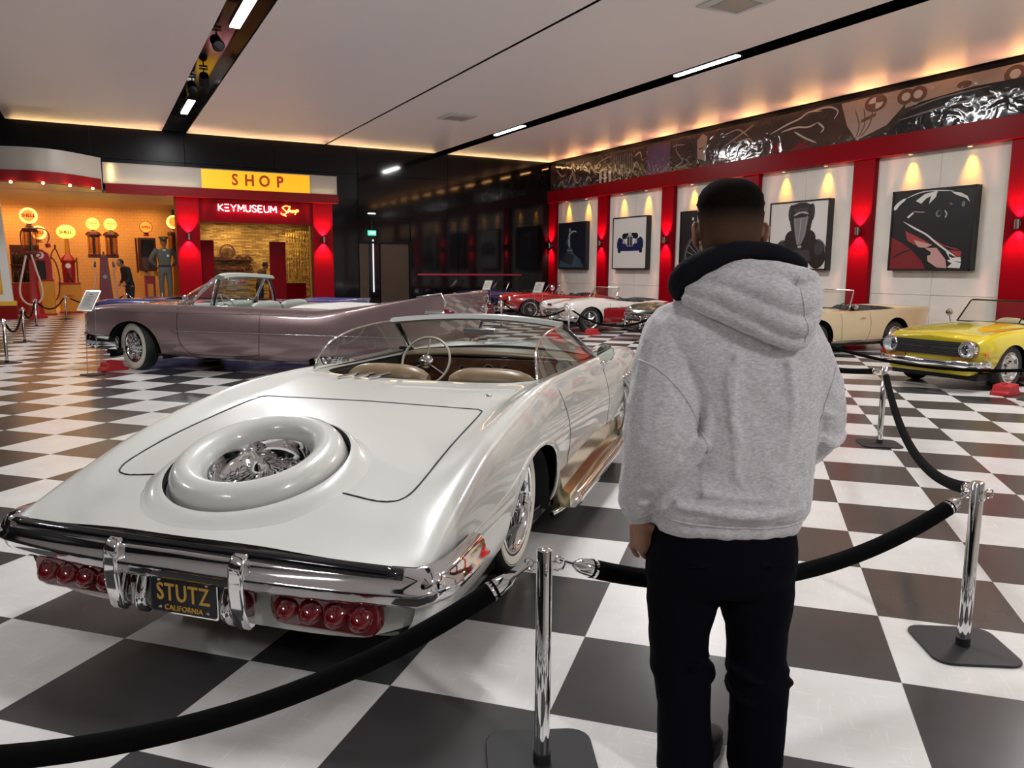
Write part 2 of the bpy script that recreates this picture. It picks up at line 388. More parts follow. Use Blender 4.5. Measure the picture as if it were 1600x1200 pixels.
def vent(x, y, lab, s=1.0):
    r = empty('ceiling_vent', (x, y, ZC), 0, lab, 'vent', 'square ceiling cassettes')
    b = MB(); P = rrect(.9*s, .9*s, .08)
    b.lathe([(.62, -.002), (.62, -.03), (.52, -.05), (.44, -.05), (.42, -.02), (.42, .0)], 4, Matrix.Rotation(PI/4, 4, 'Z')); b.build('frame', MT['alu'], r, angle=30)
    b = MB(); b.lathe([(.001, -.042), (.38, -.042), (.385, -.03)], 4, Matrix.Rotation(PI/4, 4, 'Z')); b.build('panel', MT['fascia'], r, angle=30)
    b = MB(); b.box((-.3, -.3, -.012), (.3, .3, -.004)); b.build('duct', MT['black'], r, smooth=False)
vent(9.35, 21.1, 'square white ceiling vent, the far one beside the thin slot')
vent(9.35, 10.1, 'square white ceiling vent cut by the top edge of the picture')
def track_spot(x, y, tgt, lab, pw=0, col=(1, .7, .35)):
    r = empty('ceiling_spotlight', (x, y, ZC+.26), 0, lab, 'spotlight', 'spotlights in the wide ceiling channel')
    b = MB(); b.cyl((0, 0, 0), (0, 0, -.2), .015); b.box((-.09, -.05, -.02), (.09, .05, 0)); b.build('bracket', MT['black'], r)
    d = Vector(tgt).normalized(); c0 = Vector((0, 0, -.24))
    b = MB(); b.cyl(c0-d*.13, c0+d*.13, .10, .12, 20); b.build('lamp_head', MT['blackmatte'], r)
    b = MB(); b.cyl(c0+d*.131, c0+d*.134, .10, .10, 20); b.build('lens', MT['blackgloss'], r)
track_spot(2.35, 16.7, (.2, -1, -.9), 'black spotlight in the wide ceiling channel, the nearer of the pair')
track_spot(2.35, 21.0, (.1, -1, -.9), 'black spotlight in the wide ceiling channel with a yellow glow, the farther of the pair')
track_spot(2.5, 20.0, (.1, .9, -.5), 'small dark spotlight just before the yellow lit one in the channel')

# ------------------------------------------------------------------ posters and wall lamps
def wallm(y, z, x=XW): return frame((x, y, z), (0, -1, 0), (0, 0, 1))   # local x = picture right, z = out of the wall
MT['frameblk'] = mat('black poster frame', (0.012, 0.011, 0.011), .3)
def flat(nm, c, r=.35): 
    if nm not in MT: MT[nm] = mat(nm, c, r)
    return MT[nm]
def poster(y, w, h, zc, lab, bg, shapes, mid=.0):
    r = empty('framed_poster', (XW, y, zc), 0, lab, 'poster', 'framed car posters on the right wall')
    m = frame((0, 0, 0), (0, -1, 0), (0, 0, 1)); b = MB()
    b.prism([(-w/2, -h/2), (w/2, -h/2), (w/2, h/2), (-w/2, h/2)], .16, m, -.12)
    for q in ((-w/2, -h/2, w/2, -h/2+.04), (-w/2, h/2-.04, w/2, h/2), (-w/2, -h/2, -w/2+.04, h/2), (w/2-.04, -h/2, w/2, h/2)):
        b.prism([(q[0], q[1]), (q[2], q[1]), (q[2], q[3]), (q[0], q[3])], .02, m, .04)
    b.build('frame', MT['frameblk'], r, smooth=False)
    b = MB(); b.prism([(-w/2+.04, -h/2+.04), (w/2-.04, -h/2+.04), (w/2-.04, h/2-.04), (-w/2+.04, h/2-.04)], .003, m, .0405)
    z = .0437; ww = w-.08; hh = h-.08; mats = [bg]; mi = [0]*len(b.f)
    for k, (col, poly) in enumerate(shapes):
        mt_ = flat(*col)
        if mt_ not in mats: mats.append(mt_)
        n0 = len(b.f); b.prism([((p[0]-.5)*ww, (p[1]-.5)*hh) for p in poly], .0006, m, z+.0005*k); mi += [mats.index(mt_)]*(len(b.f)-n0)
    o = b.build('print', mats, r, smooth=False); o.data.polygons.foreach_set('material_index', mi)
def el(cx, cy, rx, ry, n=24, a=0): return [(cx+rx*math.cos(2*PI*k/n)*math.cos(a)-ry*math.sin(2*PI*k/n)*math.sin(a), cy+rx*math.cos(2*PI*k/n)*math.sin(a)+ry*math.sin(2*PI*k/n)*math.cos(a)) for k in range(n)]
def stroke(pts, w0, w1=None, n=5):
    P = smooth_path([(p[0], p[1], 0) for p in pts], n); m = len(P); w1 = w0 if w1 is None else w1; A = []; B = []
    for i, p in enumerate(P):
        q0 = P[max(i-1, 0)]; q1 = P[min(i+1, m-1)]; dx, dy = q1[0]-q0[0], q1[1]-q0[1]; l = math.hypot(dx, dy) or 1
        t = i/(m-1); w = (w0+(w1-w0)*t)/2*(1 if len(pts) < 3 else min(1, 4*t+.25, 4*(1-t)+.25))
        A.append((p[0]-dy/l*w, p[1]+dx/l*w)); B.append((p[0]+dy/l*w, p[1]-dx/l*w))
    return A+B[::-1]
Wt = ('print pale grey', (.62, .60, .57)); Bk = ('print black', (.008, .008, .010)); Gy = ('print mid grey', (.16, .16, .165)); Dg = ('print dark grey', (.035, .035, .04))
Rd = ('print dark red', (.17, .012, .016)); Pk = ('print rose', (.48, .27, .25)); Rm = ('print red', (.32, .04, .04)); Bl = ('print navy', (.012, .016, .07)); Tl = ('print slate blue', (.055, .095, .13)); Sv = ('print silver', (.33, .35, .35))
poster(26.2, 1.98, 1.80, 2.53, 'dark framed poster of a radiator ornament, farthest one from the viewer', flat('print blue black', (.010, .012, .022)), [
    (Tl, [(.0, .02), (.98, .02), (.98, .0), (.80, .20), (.52, .36), (.30, .34), (.05, .18)]), (Dg, [(.05, .18), (.30, .345), (.62, .30), (.5, .06)]),
    (Tl, [(.30, .36), (.54, .36), (.50, .46), (.34, .46)]), (Sv, [(.32, .395), (.53, .39), (.53, .40), (.32, .41)]), (Sv, stroke([(.42, .46), (.39, .6), (.40, .72), (.42, .8)], .10, .05)),
    (Sv, el(.42, .85, .035, .045)), (Sv, stroke([(.42, .76), (.55, .82), (.68, .80)], .05, .02)), (Tl, stroke([(.40, .7), (.30, .6), (.28, .5)], .05, .02)), (Tl, stroke([(.60, .2), (.75, .17), (.85, .22)], .05, .02))])
def front_car(cx, cy, s):
    L = []
    for sx in (-1, 1):
        X = lambda a: cx+sx*a*s
        L += [(Bk, [(X(.62), cy-.42*s), (X(.80), cy-.42*s), (X(.82), cy+.16*s), (X(.66), cy+.2*s)]), (Bl, [(X(.28), cy-.2*s), (X(.86), cy-.22*s), (X(.88), cy+.12*s), (X(.70), cy+.27*s), (X(.48), cy+.18*s), (X(.30), cy+.02*s)]),
              (Wt, stroke([(X(.86), cy+.02*s), (X(.82), cy+.20*s), (X(.66), cy+.27*s), (X(.5), cy+.18*s)], .03*s)), (Bk, el(X(.38), cy+.30*s, .15*s, .13*s)), (Sv, el(X(.40), cy+.06*s, .09*s, .09*s)), (Bk, [(X(.1), cy+.2*s), (X(.5), cy+.2*s), (X(.4), cy+.42*s), (X(.1), cy+.44*s)])]
    L += [(Bl, [(cx-.7*s, cy-.34*s), (cx+.7*s, cy-.34*s), (cx+.7*s, cy-.05*s), (cx-.7*s, cy-.05*s)]), (Sv, [(cx-.20*s, cy-.14*s), (cx+.20*s, cy-.14*s), (cx+.19*s, cy+.30*s), (cx, cy+.36*s), (cx-.19*s, cy+.30*s)]),
          (Dg, [(cx-.16*s, cy-.12*s), (cx-.02*s, cy-.12*s), (cx-.02*s, cy+.27*s), (cx-.155*s, cy+.26*s)]), (Dg, [(cx+.16*s, cy-.12*s), (cx+.02*s, cy-.12*s), (cx+.02*s, cy+.27*s), (cx+.155*s, cy+.26*s)]), (Sv, el(cx, cy+.42*s, .04*s, .07*s))]
    return L
poster(22.47, 1.98, 1.80, 2.54, 'framed poster of a blue vintage car seen from the front on white', flat(*Wt), front_car(.52, .50, .46))
wh = [(Dg, el(.58, .18, .50, .5)), (Bk, el(.58, .18, .47, .47)), (Gy, el(.58, .18, .46, .46)), (Bk, el(.58, .18, .44, .44))]
for k in range(22):
    a = 2*PI*k/22; wh.append((Sv, stroke([(.58+.07*math.cos(a+.5), .18+.07*math.sin(a+.5)), (.58+.43*math.cos(a), .18+.43*math.sin(a))], .008)))
wh += [(Sv, el(.58, .18, .07, .07)), (Wt, el(.30, .88, .025, .03))]
wh = [(c_, [(min(1, max(0, p[0])), min(1, max(0, p[1]))) for p in q]) for c_, q in wh]
poster(18.8, 1.98, 1.80, 2.54, 'dark framed poster of a wire wheel mostly hidden behind the head', flat(*Bk), wh)
rd = []
for sx in (-1, 1):
    X = lambda a: .55+sx*a
    rd += [(Bk, el(X(.18), .84, .05, .13)), (Dg, el(X(.19), .84, .02, .09)), (Bk, el(X(.30), .22, .16, .22)), (Dg, el(X(.33), .30, .08, .10)), (Gy, stroke([(X(.45), .20), (X(.40), .38), (X(.26), .44)], .012)), (Bk, el(X(.15), .45, .12, .13))]
rd += [(Bk, [(.37, .96), (.5, .99), (.62, .99), (.72, .95), (.74, .7), (.70, .45), (.80, .35), (.80, .08), (.30, .08), (.28, .33), (.42, .45), (.36, .7)]),
       (Gy, [(.42, .76), (.68, .78), (.64, .5), (.57, .36), (.50, .36), (.46, .5)]), (Sv, stroke([(.42, .80), (.55, .85), (.68, .82)], .03)), (Sv, stroke([(.52, .36), (.545, .6), (.55, .76)], .012)),
       (Sv, el(.55, .33, .035, .02)), (Dg, [(.34, .12), (.76, .12), (.72, .28), (.38, .28)]), (Dg, [(.42, .90), (.68, .92), (.66, .86), (.44, .85)]), (Sv, stroke([(.44, .79), (.47, .6), (.51, .38)], .006)), (Sv, stroke([(.66, .8), (.63, .6), (.58, .38)], .006))]
poster(15.05, 1.98, 1.80, 2.54, 'framed poster of a dark roadster seen from above on white', flat(*Wt), rd)
poster(11.3, 1.98, 1.80, 2.54, 'framed poster of a red and black car with white highlights, nearest the viewer', flat(*Bk), [
    (Rd, [(.0, .42), (.12, .36), (.28, .25), (.42, .10), (.48, .0), (.0, .0)]), (Bk, stroke([(.03, .14), (.15, .21), (.28, .25)], .02)),
    (Rm, [(.18, .50), (.30, .44), (.45, .36), (.54, .30), (.40, .27), (.22, .37)]), (Pk, [(.30, .38), (.54, .31), (.46, .27), (.36, .29)]),
    (Pk, [(.48, .27), (.60, .27), (.72, .12), (.74, .01), (.62, .02), (.50, .10), (.49, .17), (.53, .18), (.53, .22), (.46, .26)]),
    (Wt, stroke([(.15, .62), (.30, .53), (.46, .44), (.58, .34), (.74, .22), (.86, .14)], .022)), (Rm, stroke([(.55, .38), (.70, .29), (.88, .24)], .012)), (Rm, [(.76, .24), (.9, .22), (.9, .16), (.84, .15)]),
    (Wt, stroke([(.01, .78), (.07, .86), (.16, .92)], .055, .03)), (Wt, stroke([(.16, .92), (.35, .985), (.56, .99), (.75, .97)], .012)), (Wt, [(.29, .88), (.40, .96), (.56, .99), (.54, .91), (.46, .83), (.48, .93), (.42, .90), (.36, .84)]),
    (Wt, [(.72, .965), (.84, .94), (.92, .89), (.95, .82), (.90, .87), (.78, .92)]), (Wt, stroke([(.20, .67), (.27, .73)], .025)), (Pk, stroke([(.27, .745), (.34, .735), (.42, .73)], .012)), (Gy, el(.59, .70, .035, .045)), (Bk, el(.60, .705, .022, .03)), (Sv, stroke([(.66, .74), (.69, .69), (.67, .64)], .018)),
    (Gy, stroke([(.72, .82), (.75, .80)], .02)), (Gy, el(.88, .80, .02, .035)),
    (Wt, [(.72, .215), (.76, .20), (.76, .16), (.80, .14), (.90, .15), (.91, .09), (.82, .10), (.91, .075), (.90, .01), (.75, .02), (.80, .07), (.74, .11), (.78, .12)])])
# sconces
def sconce(loc, out, lab, pw=8):
    r = empty('wall_sconce', loc, 0, lab, 'wall lamp', 'up and down wall sconces on the red pillars'); o = Vector(out); m = frame(o*.09, o.cross((0, 0, 1)), o, (0, 0, 1))
    b = MB(); b.lathe([(.045, -.09), (.055, -.09), (.055, .09), (.045, .09)], 24, m); b.lathe([(.045, -.09), (.045, .09)], 24, m); b.build('shade', MT['dchrome'], r)
    b = MB(); s = Vector((abs(o.y)*.05+.0, abs(o.x)*.05, .05)); p0 = -s; p1 = s+o*.05; b.box([min(p0[i], p1[i]) for i in range(3)], [max(p0[i], p1[i]) for i in range(3)]); b.build('bracket', MT['steel'], r)
    b = MB(); b.cyl(o*.09+Vector((0, 0, -.02)), o*.09+Vector((0, 0, .02)), .03); b.build('lamp', MT['amberglow'], r)
    for s in (-1, 1):
        p = Vector(loc)+o*.13+Vector((0, 0, .06*s))
        light('sconce_light', 'SPOT', p, pw, (1, .42, .30), p+Vector((0, 0, s))-o*.22, spot_size=1.5, spot_blend=.8, shadow_soft_size=.03)
SL = ['at the far corner', 'left of the blue car poster', 'right of the blue car poster', 'hidden behind the head', 'just right of the roadster poster', 'at the right edge of the picture']
for i, y in enumerate(PIL[:7]):
    sconce((XW-.02, y, 2.58), (-1, 0, 0), 'grey sconce glowing red on a pillar, ' + (SL+['out of the picture'])[i], 300)
# small ceiling spots under the beam
for i in range(7):
    for j, dy in enumerate((.68, -.70)):
        y = (PIL[i]+PIL[i+1])/2+dy
        r = empty('beam_spotlight', (XW+.0, y, 4.27), 0, None, 'spotlight', 'amber spotlights under the red beam')
        nm = ['the radiator ornament poster', 'the blue vintage car poster', 'the wire wheel poster', 'the dark roadster poster', 'the red and black car poster', 'the bay beyond the right edge', 'a bay out of the picture'][i]
        r['label'] = 'amber downlight above %s, the %s of two' % (nm, 'left' if j == 0 else 'right')
        b = MB(); b.lathe([(.055, 0), (.06, -.02), (.045, -.035), (.04, -.01)], 20); b.build('housing', MT['alu'], r)
        b = MB(); b.cyl((0, 0, -.012), (0, 0, -.016), .04); b.build('lens', MT['amberglow'], r)
        light('poster_light', 'SPOT', (XW-.02, y, 4.22), 130 if i < 6 else 20, (1, .42, .03), (XW+.12, y, 3.62), spot_size=.95, spot_blend=1.0, shadow_soft_size=.07)
# printed frieze above the beam
MT['frieze'] = var(mat('glossy brown print', (.055, .030, .022), .10, spec=.6), (.030, .020, .018), .25)
def ripple(m):
    N, L, b = nodes(m); tc = N.new('ShaderNodeNewGeometry'); n = N.new('ShaderNodeTexNoise'); n.inputs['Scale'].default_value = 2.6; n.inputs['Detail'].default_value = 1.5; n.inputs['Distortion'].default_value = 1.2
    L.new(tc.outputs['Position'], n.inputs['Vector']); bp = N.new('ShaderNodeBump'); bp.inputs['Strength'].default_value = .4; bp.inputs['Distance'].default_value = .045; L.new(n.outputs['Fac'], bp.inputs['Height']); L.new(bp.outputs[0], b.inputs['Normal']); return m
ripple(MT['frieze'])
fz = empty('frieze_mural', (XW, 13, 4.73), 0, 'long glossy brown mural of car collages above the red beam', 'mural')
m = frame((-.0505, 0, 0), (0, -1, 0), (0, 0, 1))
def fy(y): return 13-y        # wall coordinate -> local
F = {}
def fadd(col, poly): F.setdefault(col, []).append(poly)
Tn = ('frieze tan', (.33, .25, .21)); Lt = ('frieze light', (.50, .42, .38)); Br = ('frieze brown', (.12, .06, .04)); Db = ('frieze black', (.012, .012, .014)); Pu = ('frieze plum', (.10, .06, .12)); Rr = ('frieze red', (.16, .012, .02)); Gn = ('frieze grey', (.16, .15, .15))
fadd(Tn, [(fy(13.9), .95), (fy(12.15), .98), (fy(12.2), .60), (fy(12.6), .25), (fy(13.4), .02), (fy(13.7), .4)])
for dx in (0, .25, .5): fadd(Br, stroke([(fy(13.5-dx), .75), (fy(13.35-dx*.6), .35), (fy(13.45-dx*.2), .02)], .03))
fadd(Br, el(fy(12.93), .80, .30, .20)); fadd(Lt, el(fy(12.93), .80, .20, .135)); fadd(('frieze brown quarter', (.12, .06, .04)), [(fy(12.93), .80)]+[(fy(12.93)+.20*math.cos(a), .80+.135*math.sin(a)) for a in np.linspace(0, PI/2, 8)]); fadd(('frieze brown quarter', (.12, .06, .04)), [(fy(12.93), .80)]+[(fy(12.93)+.20*math.cos(a), .80+.135*math.sin(a)) for a in np.linspace(PI, 1.5*PI, 8)])
fadd(Br, [(fy(13.3), .40), (fy(12.9), .50), (fy(12.9), .58), (fy(13.3), .48)])
fadd(Tn, [(fy(12.15), .55), (fy(11.6), .62), (fy(9.4), .72), (fy(9.0), 1.0), (fy(12.15), .98)])
for yy in (12.15, 11.85, 9.75, 9.45): fadd(Br, el(fy(yy), .80, .22, .17)); fadd(Lt, el(fy(yy), .80, .11, .09))
fadd(Br, el(fy(10.79), .80, .16, .075)); fadd(Tn, el(fy(10.79), .80, .135, .058))
fadd(Db, [(fy(12.6), .0), (fy(12.2), .38), (fy(11.8), .62), (fy(10.6), .72), (fy(9.3), .70), (fy(8.4), .5), (fy(8), .0)]); fadd(Gn, stroke([(fy(12.3), .30), (fy(11.2), .42), (fy(10), .46), (fy(8.5), .35)], .04))
fadd(Gn, stroke([(fy(12), .5), (fy(11.3), .62), (fy(10.2), .66)], .03))
for a in ([(16.2, .55), (15.6, .72), (15.2, .80), (14.9, .92), (14.5, .88)], [(15.8, .55), (15.3, .60), (14.9, .55), (14.6, .62)], [(15.35, .5), (15.0, .3), (14.6, .12)], [(14.9, .92), (14.3, .94), (14.0, .80), (14.1, .62)], [(14.6, .62), (14.4, .45), (14.5, .35)]):
    fadd(Lt, stroke([(fy(p[0]), p[1]) for p in a], .05, .03))
fadd(Rr, [(fy(16.3), .05), (fy(15.9), .30), (fy(15.6), .05)]); fadd(Rr, [(fy(15.5), .02), (fy(15.1), .22), (fy(14.7), .02)])
for a in ([(18.0, .45), (17.6, .6), (17.2, .75), (16.8, .9)], [(17.9, .8), (17.4, .85), (17.0, .6)], [(17.5, .5), (17.0, .55), (16.8, .4)]): fadd(Tn, stroke([(fy(p[0]), p[1]) for p in a], .04))
fadd(Tn, [(fy(19.1), .25), (fy(18.75), .15), (fy(18.7), .85), (fy(18.9), .95), (fy(19.15), .80)]); fadd(Br, [(fy(19.05), .55), (fy(18.85), .57), (fy(18.85), .52), (fy(19.05), .50)])
for a in ([(18.6, .3), (18.2, .25), (17.6, .4)], [(18.5, .15), (18, .1), (17.5, .2)]): fadd(Gn, stroke([(fy(p[0]), p[1]) for p in a], .04))
fadd(Pu, [(fy(21.6), .92), (fy(20.4), .92), (fy(20.4), .0), (fy(21.6), .0)]); fadd(Tn, stroke([(fy(21.65), .80), (fy(21.4), .4), (fy(21.15), .05)], .06)); fadd(Tn, stroke([(fy(20.6), .9), (fy(20.9), .4), (fy(21.1), .05)], .05)); fadd(Gn, [(fy(21.5), .8), (fy(20.7), .88), (fy(21.1), .15)]); fadd(Pu, [(fy(21.35), .72), (fy(20.85), .8), (fy(21.1), .35)])
for a in ([(20.1, .9), (20.1, .6), (19.9, .4), (19.8, .25), (20.2, .1)], [(20.3, .75), (20.1, .78), (19.7, .75)], [(20.2, .12), (19.8, .08), (19.5, .2), (19.8, .35)]): fadd(Gn, stroke([(fy(p[0]), p[1]) for p in a], .05))
for k in range(9): fadd(Gn, [(fy(23.5-k*.13), .04), (fy(23.46-k*.13), .04), (fy(23.46-k*.13), .85), (fy(23.5-k*.13), .85)])
for k in range(3): fadd(Lt, [(fy(24.4-k*.3), .0), (fy(24.25-k*.3), .0), (fy(24.25-k*.3), .4), (fy(24.4-k*.3), .4)])
for a in ([(25.6, .7), (25.1, .8), (24.7, .5), (24.4, .75), (23.6, .9)], [(26.5, .2), (26.2, .6), (26, .3)], [(27.4, .8), (27.0, .5), (26.7, .6)], [(26.3, .85), (26.2, .5), (25.9, .15), (25.6, .3)], [(27.3, .15), (27.0, .3), (26.9, .1)], [(25.3, .15), (25.1, .3), (24.9, .12)], [(24.9, .6), (24.6, .3)], [(22.4, .2), (22.2, .5), (22.0, .3)], [(22.3, .7), (22.0, .8), (21.9, .6)]): fadd(Tn, stroke([(fy(p[0]), p[1]) for p in a], .07, .04))
b = MB(); b.box((-.05, -14.9, 0), (-.01, 14.9, 1.0)); mi = [0]*len(b.f); mats = [MT['frieze']]
for k, (col, ps) in enumerate(F.items()):
    n0 = len(b.f); mats.append(ripple(mat(col[0], col[1], .10, spec=.6)))
    for i, p in enumerate(ps): b.prism(p, .0006, m, .0005*k+.00003*i)
    mi += [len(mats)-1]*(len(b.f)-n0)
o = b.build('printed_panel', mats, fz, smooth=False); o.data.polygons.foreach_set('material_index', mi)

# ------------------------------------------------------------------ service station and shop front
MT['yellowlit'] = mat('backlit yellow panel', (.8, .42, .01), .4, emit=(1.0, .52, .01), es=.62)
MT['orangelet'] = mat('orange red letters', (.55, .06, .005), .4)
MT['brick'] = mat('painted brick', (.56, .42, .27), .6)
def brick(m, c1, c2, mort, sc, w=.5, h=.25, rot=True, bump=.4):
    N, L, b = nodes(m); g = N.new('ShaderNodeNewGeometry'); s = N.new('ShaderNodeSeparateXYZ'); L.new(g.outputs['Position'], s.inputs[0])
    q = N.new('ShaderNodeCombineXYZ'); L.new(math_node(N, L, 'ADD', s.outputs[0], s.outputs[1]), q.inputs[0]); L.new(s.outputs[2], q.inputs[1])
    t = N.new('ShaderNodeTexBrick'); t.inputs['Scale'].default_value = sc; t.inputs['Color1'].default_value = (*c1, 1); t.inputs['Color2'].default_value = (*c2, 1); t.inputs['Mortar'].default_value = (*mort, 1)
    t.inputs['Brick Width'].default_value = w; t.inputs['Row Height'].default_value = h; t.inputs['Mortar Size'].default_value = .015; L.new(q.outputs[0], t.inputs[0]); L.new(t.outputs[0], b.inputs[0])
    bp = N.new('ShaderNodeBump'); bp.inputs['Strength'].default_value = bump; bp.inputs['Distance'].default_value = .02; L.new(t.outputs[1], bp.inputs['Height']); bp.invert = True; L.new(bp.outputs[0], b.inputs['Normal'])
brick(MT['brick'], (.60, .45, .30), (.57, .42, .28), (.46, .33, .21), 2.0)
MT['logs'] = mat('split stone cladding', (.4, .28, .12), .7); brick(MT['logs'], (.62, .42, .16), (.20, .12, .05), (.05, .03, .015), 3.4, .9, .2, bump=1.0)
YB = 35.0
w = MB(); w.box((-12, YB, 0), (2.9, YB+.2, 4.0)); w.box((-4.3, YW+.0, 0), (-4.1, YB, 4.0)); struct(w, 'wall_station', MT['brick'])
w = MB(); w.box((-12, YW+.02, 3.86), (2.9, YB+.2, 3.95)); struct(w, 'ceiling_station', mat('station ceiling', (.62, .50, .36), .5))
w = MB(); w.box((2.9, YW+.3, 0), (3.0, 33.2, 3.6)); w.box((3.0, 33.0, 0), (8.6, 33.2, 3.6)); w.box((8.4, YW+.35, 0), (8.6, 33.2, 3.6)); struct(w, 'wall_shop', MT['logs'])
w = MB(); w.box((2.9, YW+.3, 3.5), (8.6, 33.2, 3.6)); struct(w, 'ceiling_shop', mat('shop ceiling', (.25, .17, .09), .6))
w = MB(); w.box((3.1, YW-.25, 3.08), (6.85, YW+.3, 3.84)); w.box((2.42, YW-.3, 0), (3.12, YW+.32, 3.85)); w.box((6.80, YW-.3, 0), (7.5, YW+.32, 3.85)); struct(w, 'wall_shop_front', MT['redgloss'], bevel=.01)
MT['brasstrim'] = mat('brass door frame', (.5, .3, .08), .3, 1.0)
w = MB(); w.box((6.72, YW-.05, 0), (6.79, YW+.0, 3.08)); struct(w, 'trim_20', MT['brasstrim'])
sconce((2.76, YW-.3, 2.58), (0, -1, 0), 'wall sconce with strong red glow on the left pillar of the shop front', 420)
sconce((7.14, YW-.3, 2.58), (0, -1, 0), 'wall sconce with strong red glow on the right pillar of the shop front', 420)
# fascia: straight part
fs = empty('shop_fascia', (3.95, YW, 3.8), 0, 'ivory sign fascia with a red band and a backlit yellow SHOP panel', 'sign')
X0 = 3.95
b = MB(); b.box((.40-X0, -.50, .33), (3.22-X0, -.04, .93)); b.box((6.68-X0, -.50, .33), (7.62-X0, -.04, .93)); b.box((.40-X0, -.52, .93), (7.63-X0, -.04, .95)); b.build('ivory_panel', MT['fascia'], fs, smooth=False)
b = MB(); b.box((3.22-X0, -.505, .335), (6.68-X0, -.1, .925)); b.build('yellow_panel', MT['yellowlit'], fs, smooth=False)
b = MB(); b.box((.45-X0, -.54, .03), (7.66-X0, -.31, .325)); b.build('red_band', MT['fred'], fs, smooth=False)
for i, (ch, xx) in enumerate(zip('SHOP', (4.22, 4.68, 5.16, 5.66))):
    b = MB(); b.text(ch, .50, .02, frame((xx-X0+.02, -.52, .63), (1, 0, 0), (0, 0, 1)), bold=.012, sx=.88); b.build('letter', MT['orangelet'], fs, smooth=False)
for x0, x1, wz in ((.5, 3.1, 1), (6.75, 7.55, 1)):
    light('fascia_uplight', 'AREA', ((x0+x1)/2, YW-.62, 4.16), .9*(x1-x0), (1, .75, .4), ((x0+x1)/2, YW-.5, 4.5), shape='RECTANGLE', size=x1-x0, size_y=.03)
light('fascia_end_light', 'AREA', (.62, YW-.6, 4.45), 1.5, (1, .7, .3), (.62, YW-.4, 4.45), shape='RECTANGLE', size=.1, size_y=.5)
# neon lettering
MT['neonw'] = mat('white neon', (1, 1, 1), .5, emit=(1, .62, .66), es=6.0); MT['neony'] = mat('yellow neon', (1, .8, .2), .5, emit=(1, .62, .05), es=6.0)
nn = empty('neon_sign', (4.7, YW-.30, 3.47), 0, 'white and yellow neon lettering over the shop entrance', 'sign')
def neon(txtstrokes, mt, name):
    b = MB()
    for pts in txtstrokes:
        P = smooth_path([(p[0], 0, p[1]) for p in pts], 4) if len(pts) > 2 else [(p[0], 0, p[1]) for p in pts]
        b.tube(P, .0145, 6)
    b.build(name, mt, nn)
G = {'K': [[(0, 0), (0, 1)], [(.7, 1), (.1, .5)], [(.1, .5), (.75, 0)]], 'E': [[(.0, 1), (.65, 1)], [(0, .5), (.6, .5)], [(0, 0), (.65, 0)]], 'e': [[(0, 0), (0, 1)], [(.0, 1), (.6, 1)], [(0, .5), (.5, .5)], [(0, 0), (.6, 0)]], 'Y': [[(0, 1), (.4, .5)], [(.8, 1), (.4, .5)], [(.4, .5), (.4, 0)]],
     'M': [[(0, 0), (.05, 1)], [(.05, 1), (.45, .3)], [(.45, .3), (.85, 1)], [(.85, 1), (.9, 0)]], 'U': [[(0, 1), (0, .35), (.12, .05), (.38, 0), (.62, .08), (.72, .35), (.72, 1)]], 'S': [[(.62, .85), (.45, 1), (.15, .98), (.03, .76), (.3, .52), (.62, .3), (.5, .03), (.2, 0), (.0, .18)]]}
h = .21; x = -.98; st = []
for ch in 'KEYMUSeUM':
    wd_ = {'M': .9, 'Y': .8, 'U': .72}.get(ch, .66); st.append([[(x+p[0]*h*1.0, p[1]*h-.02) for p in s_] for s_ in G[ch]]); x += (wd_+.27)*h
for s_ in st: neon(s_, MT['neonw'], 'letter')
neon([[(1.30, .20), (1.20, .22), (1.08, .16), (1.16, .08), (1.22, .0), (1.12, -.07), (1.02, -.03)], [(1.24, .0), (1.34, .22), (1.27, .0), (1.33, .09), (1.37, .01), (1.42, .08), (1.47, .04), (1.42, .01), (1.46, .07), (1.53, .06)], [(1.50, -.06), (1.55, .10), (1.62, .07), (1.53, .01)], [(1.04, -.06), (1.2, -.12)]], MT['neony'], 'script')
light('neon_light', 'AREA', (4.9, YW-.40, 3.48), 5, (1, .45, .45), (4.9, YW+1, 3.48), shape='RECTANGLE', size=2.4, size_y=.1)
# curved canopy on the left
def strip(pts, z0, z1, name, mt, off=0.0, th=.25):
    b = MB(); P = smooth_path([(p[0], p[1]-off, 0) for p in pts], 6)
    G_ = [[(p[0], p[1], z0), (p[0], p[1], z1), (p[0], p[1]+th, z1), (p[0], p[1]+th, z0)] for p in P]
    b.grid(G_, closed_v=True); n = len(P); b.add(G_[0], [(0, 1, 2, 3)]); b.add(G_[-1], [(3, 2, 1, 0)])
    return b.build(name, mt, cn, smooth=True, angle=30)
cn = empty('curved_canopy', (0, 0, 0), 0, 'curved ivory canopy with a red band and small bulbs at far left', 'canopy')
CP = [(-5.0, 27.6), (-3.4, 26.2), (-2.06, 25.55), (-1.2, 25.4), (-.5, 25.75), (.34, 26.75)]
strip(CP, 4.17, 4.78, 'ivory_panel', MT['fascia']); strip(CP, 3.87, 4.165, 'red_band', MT['fred'], .05, .32)
b = MB(); P = [(p[0], p[1]+.1) for p in smooth_path([(p[0], p[1], 0) for p in CP], 6)]; b.prism([(p[0], p[1]) for p in P]+[(.38, YW+.1), (-5, YW+.1)], .03, None, 3.87); b.prism([(p[0], p[1]) for p in P]+[(.38, YW+.1), (-5, YW+.1)], .02, None, 4.76)
b.box((.34, 26.75, 3.87), (.36, YW, 4.78)); b.build('soffit', MT['fascia'], cn, smooth=False)
MT['bulb'] = mat('warm bulb', (1, .8, .5), .5, emit=(1, .68, .25), es=30)
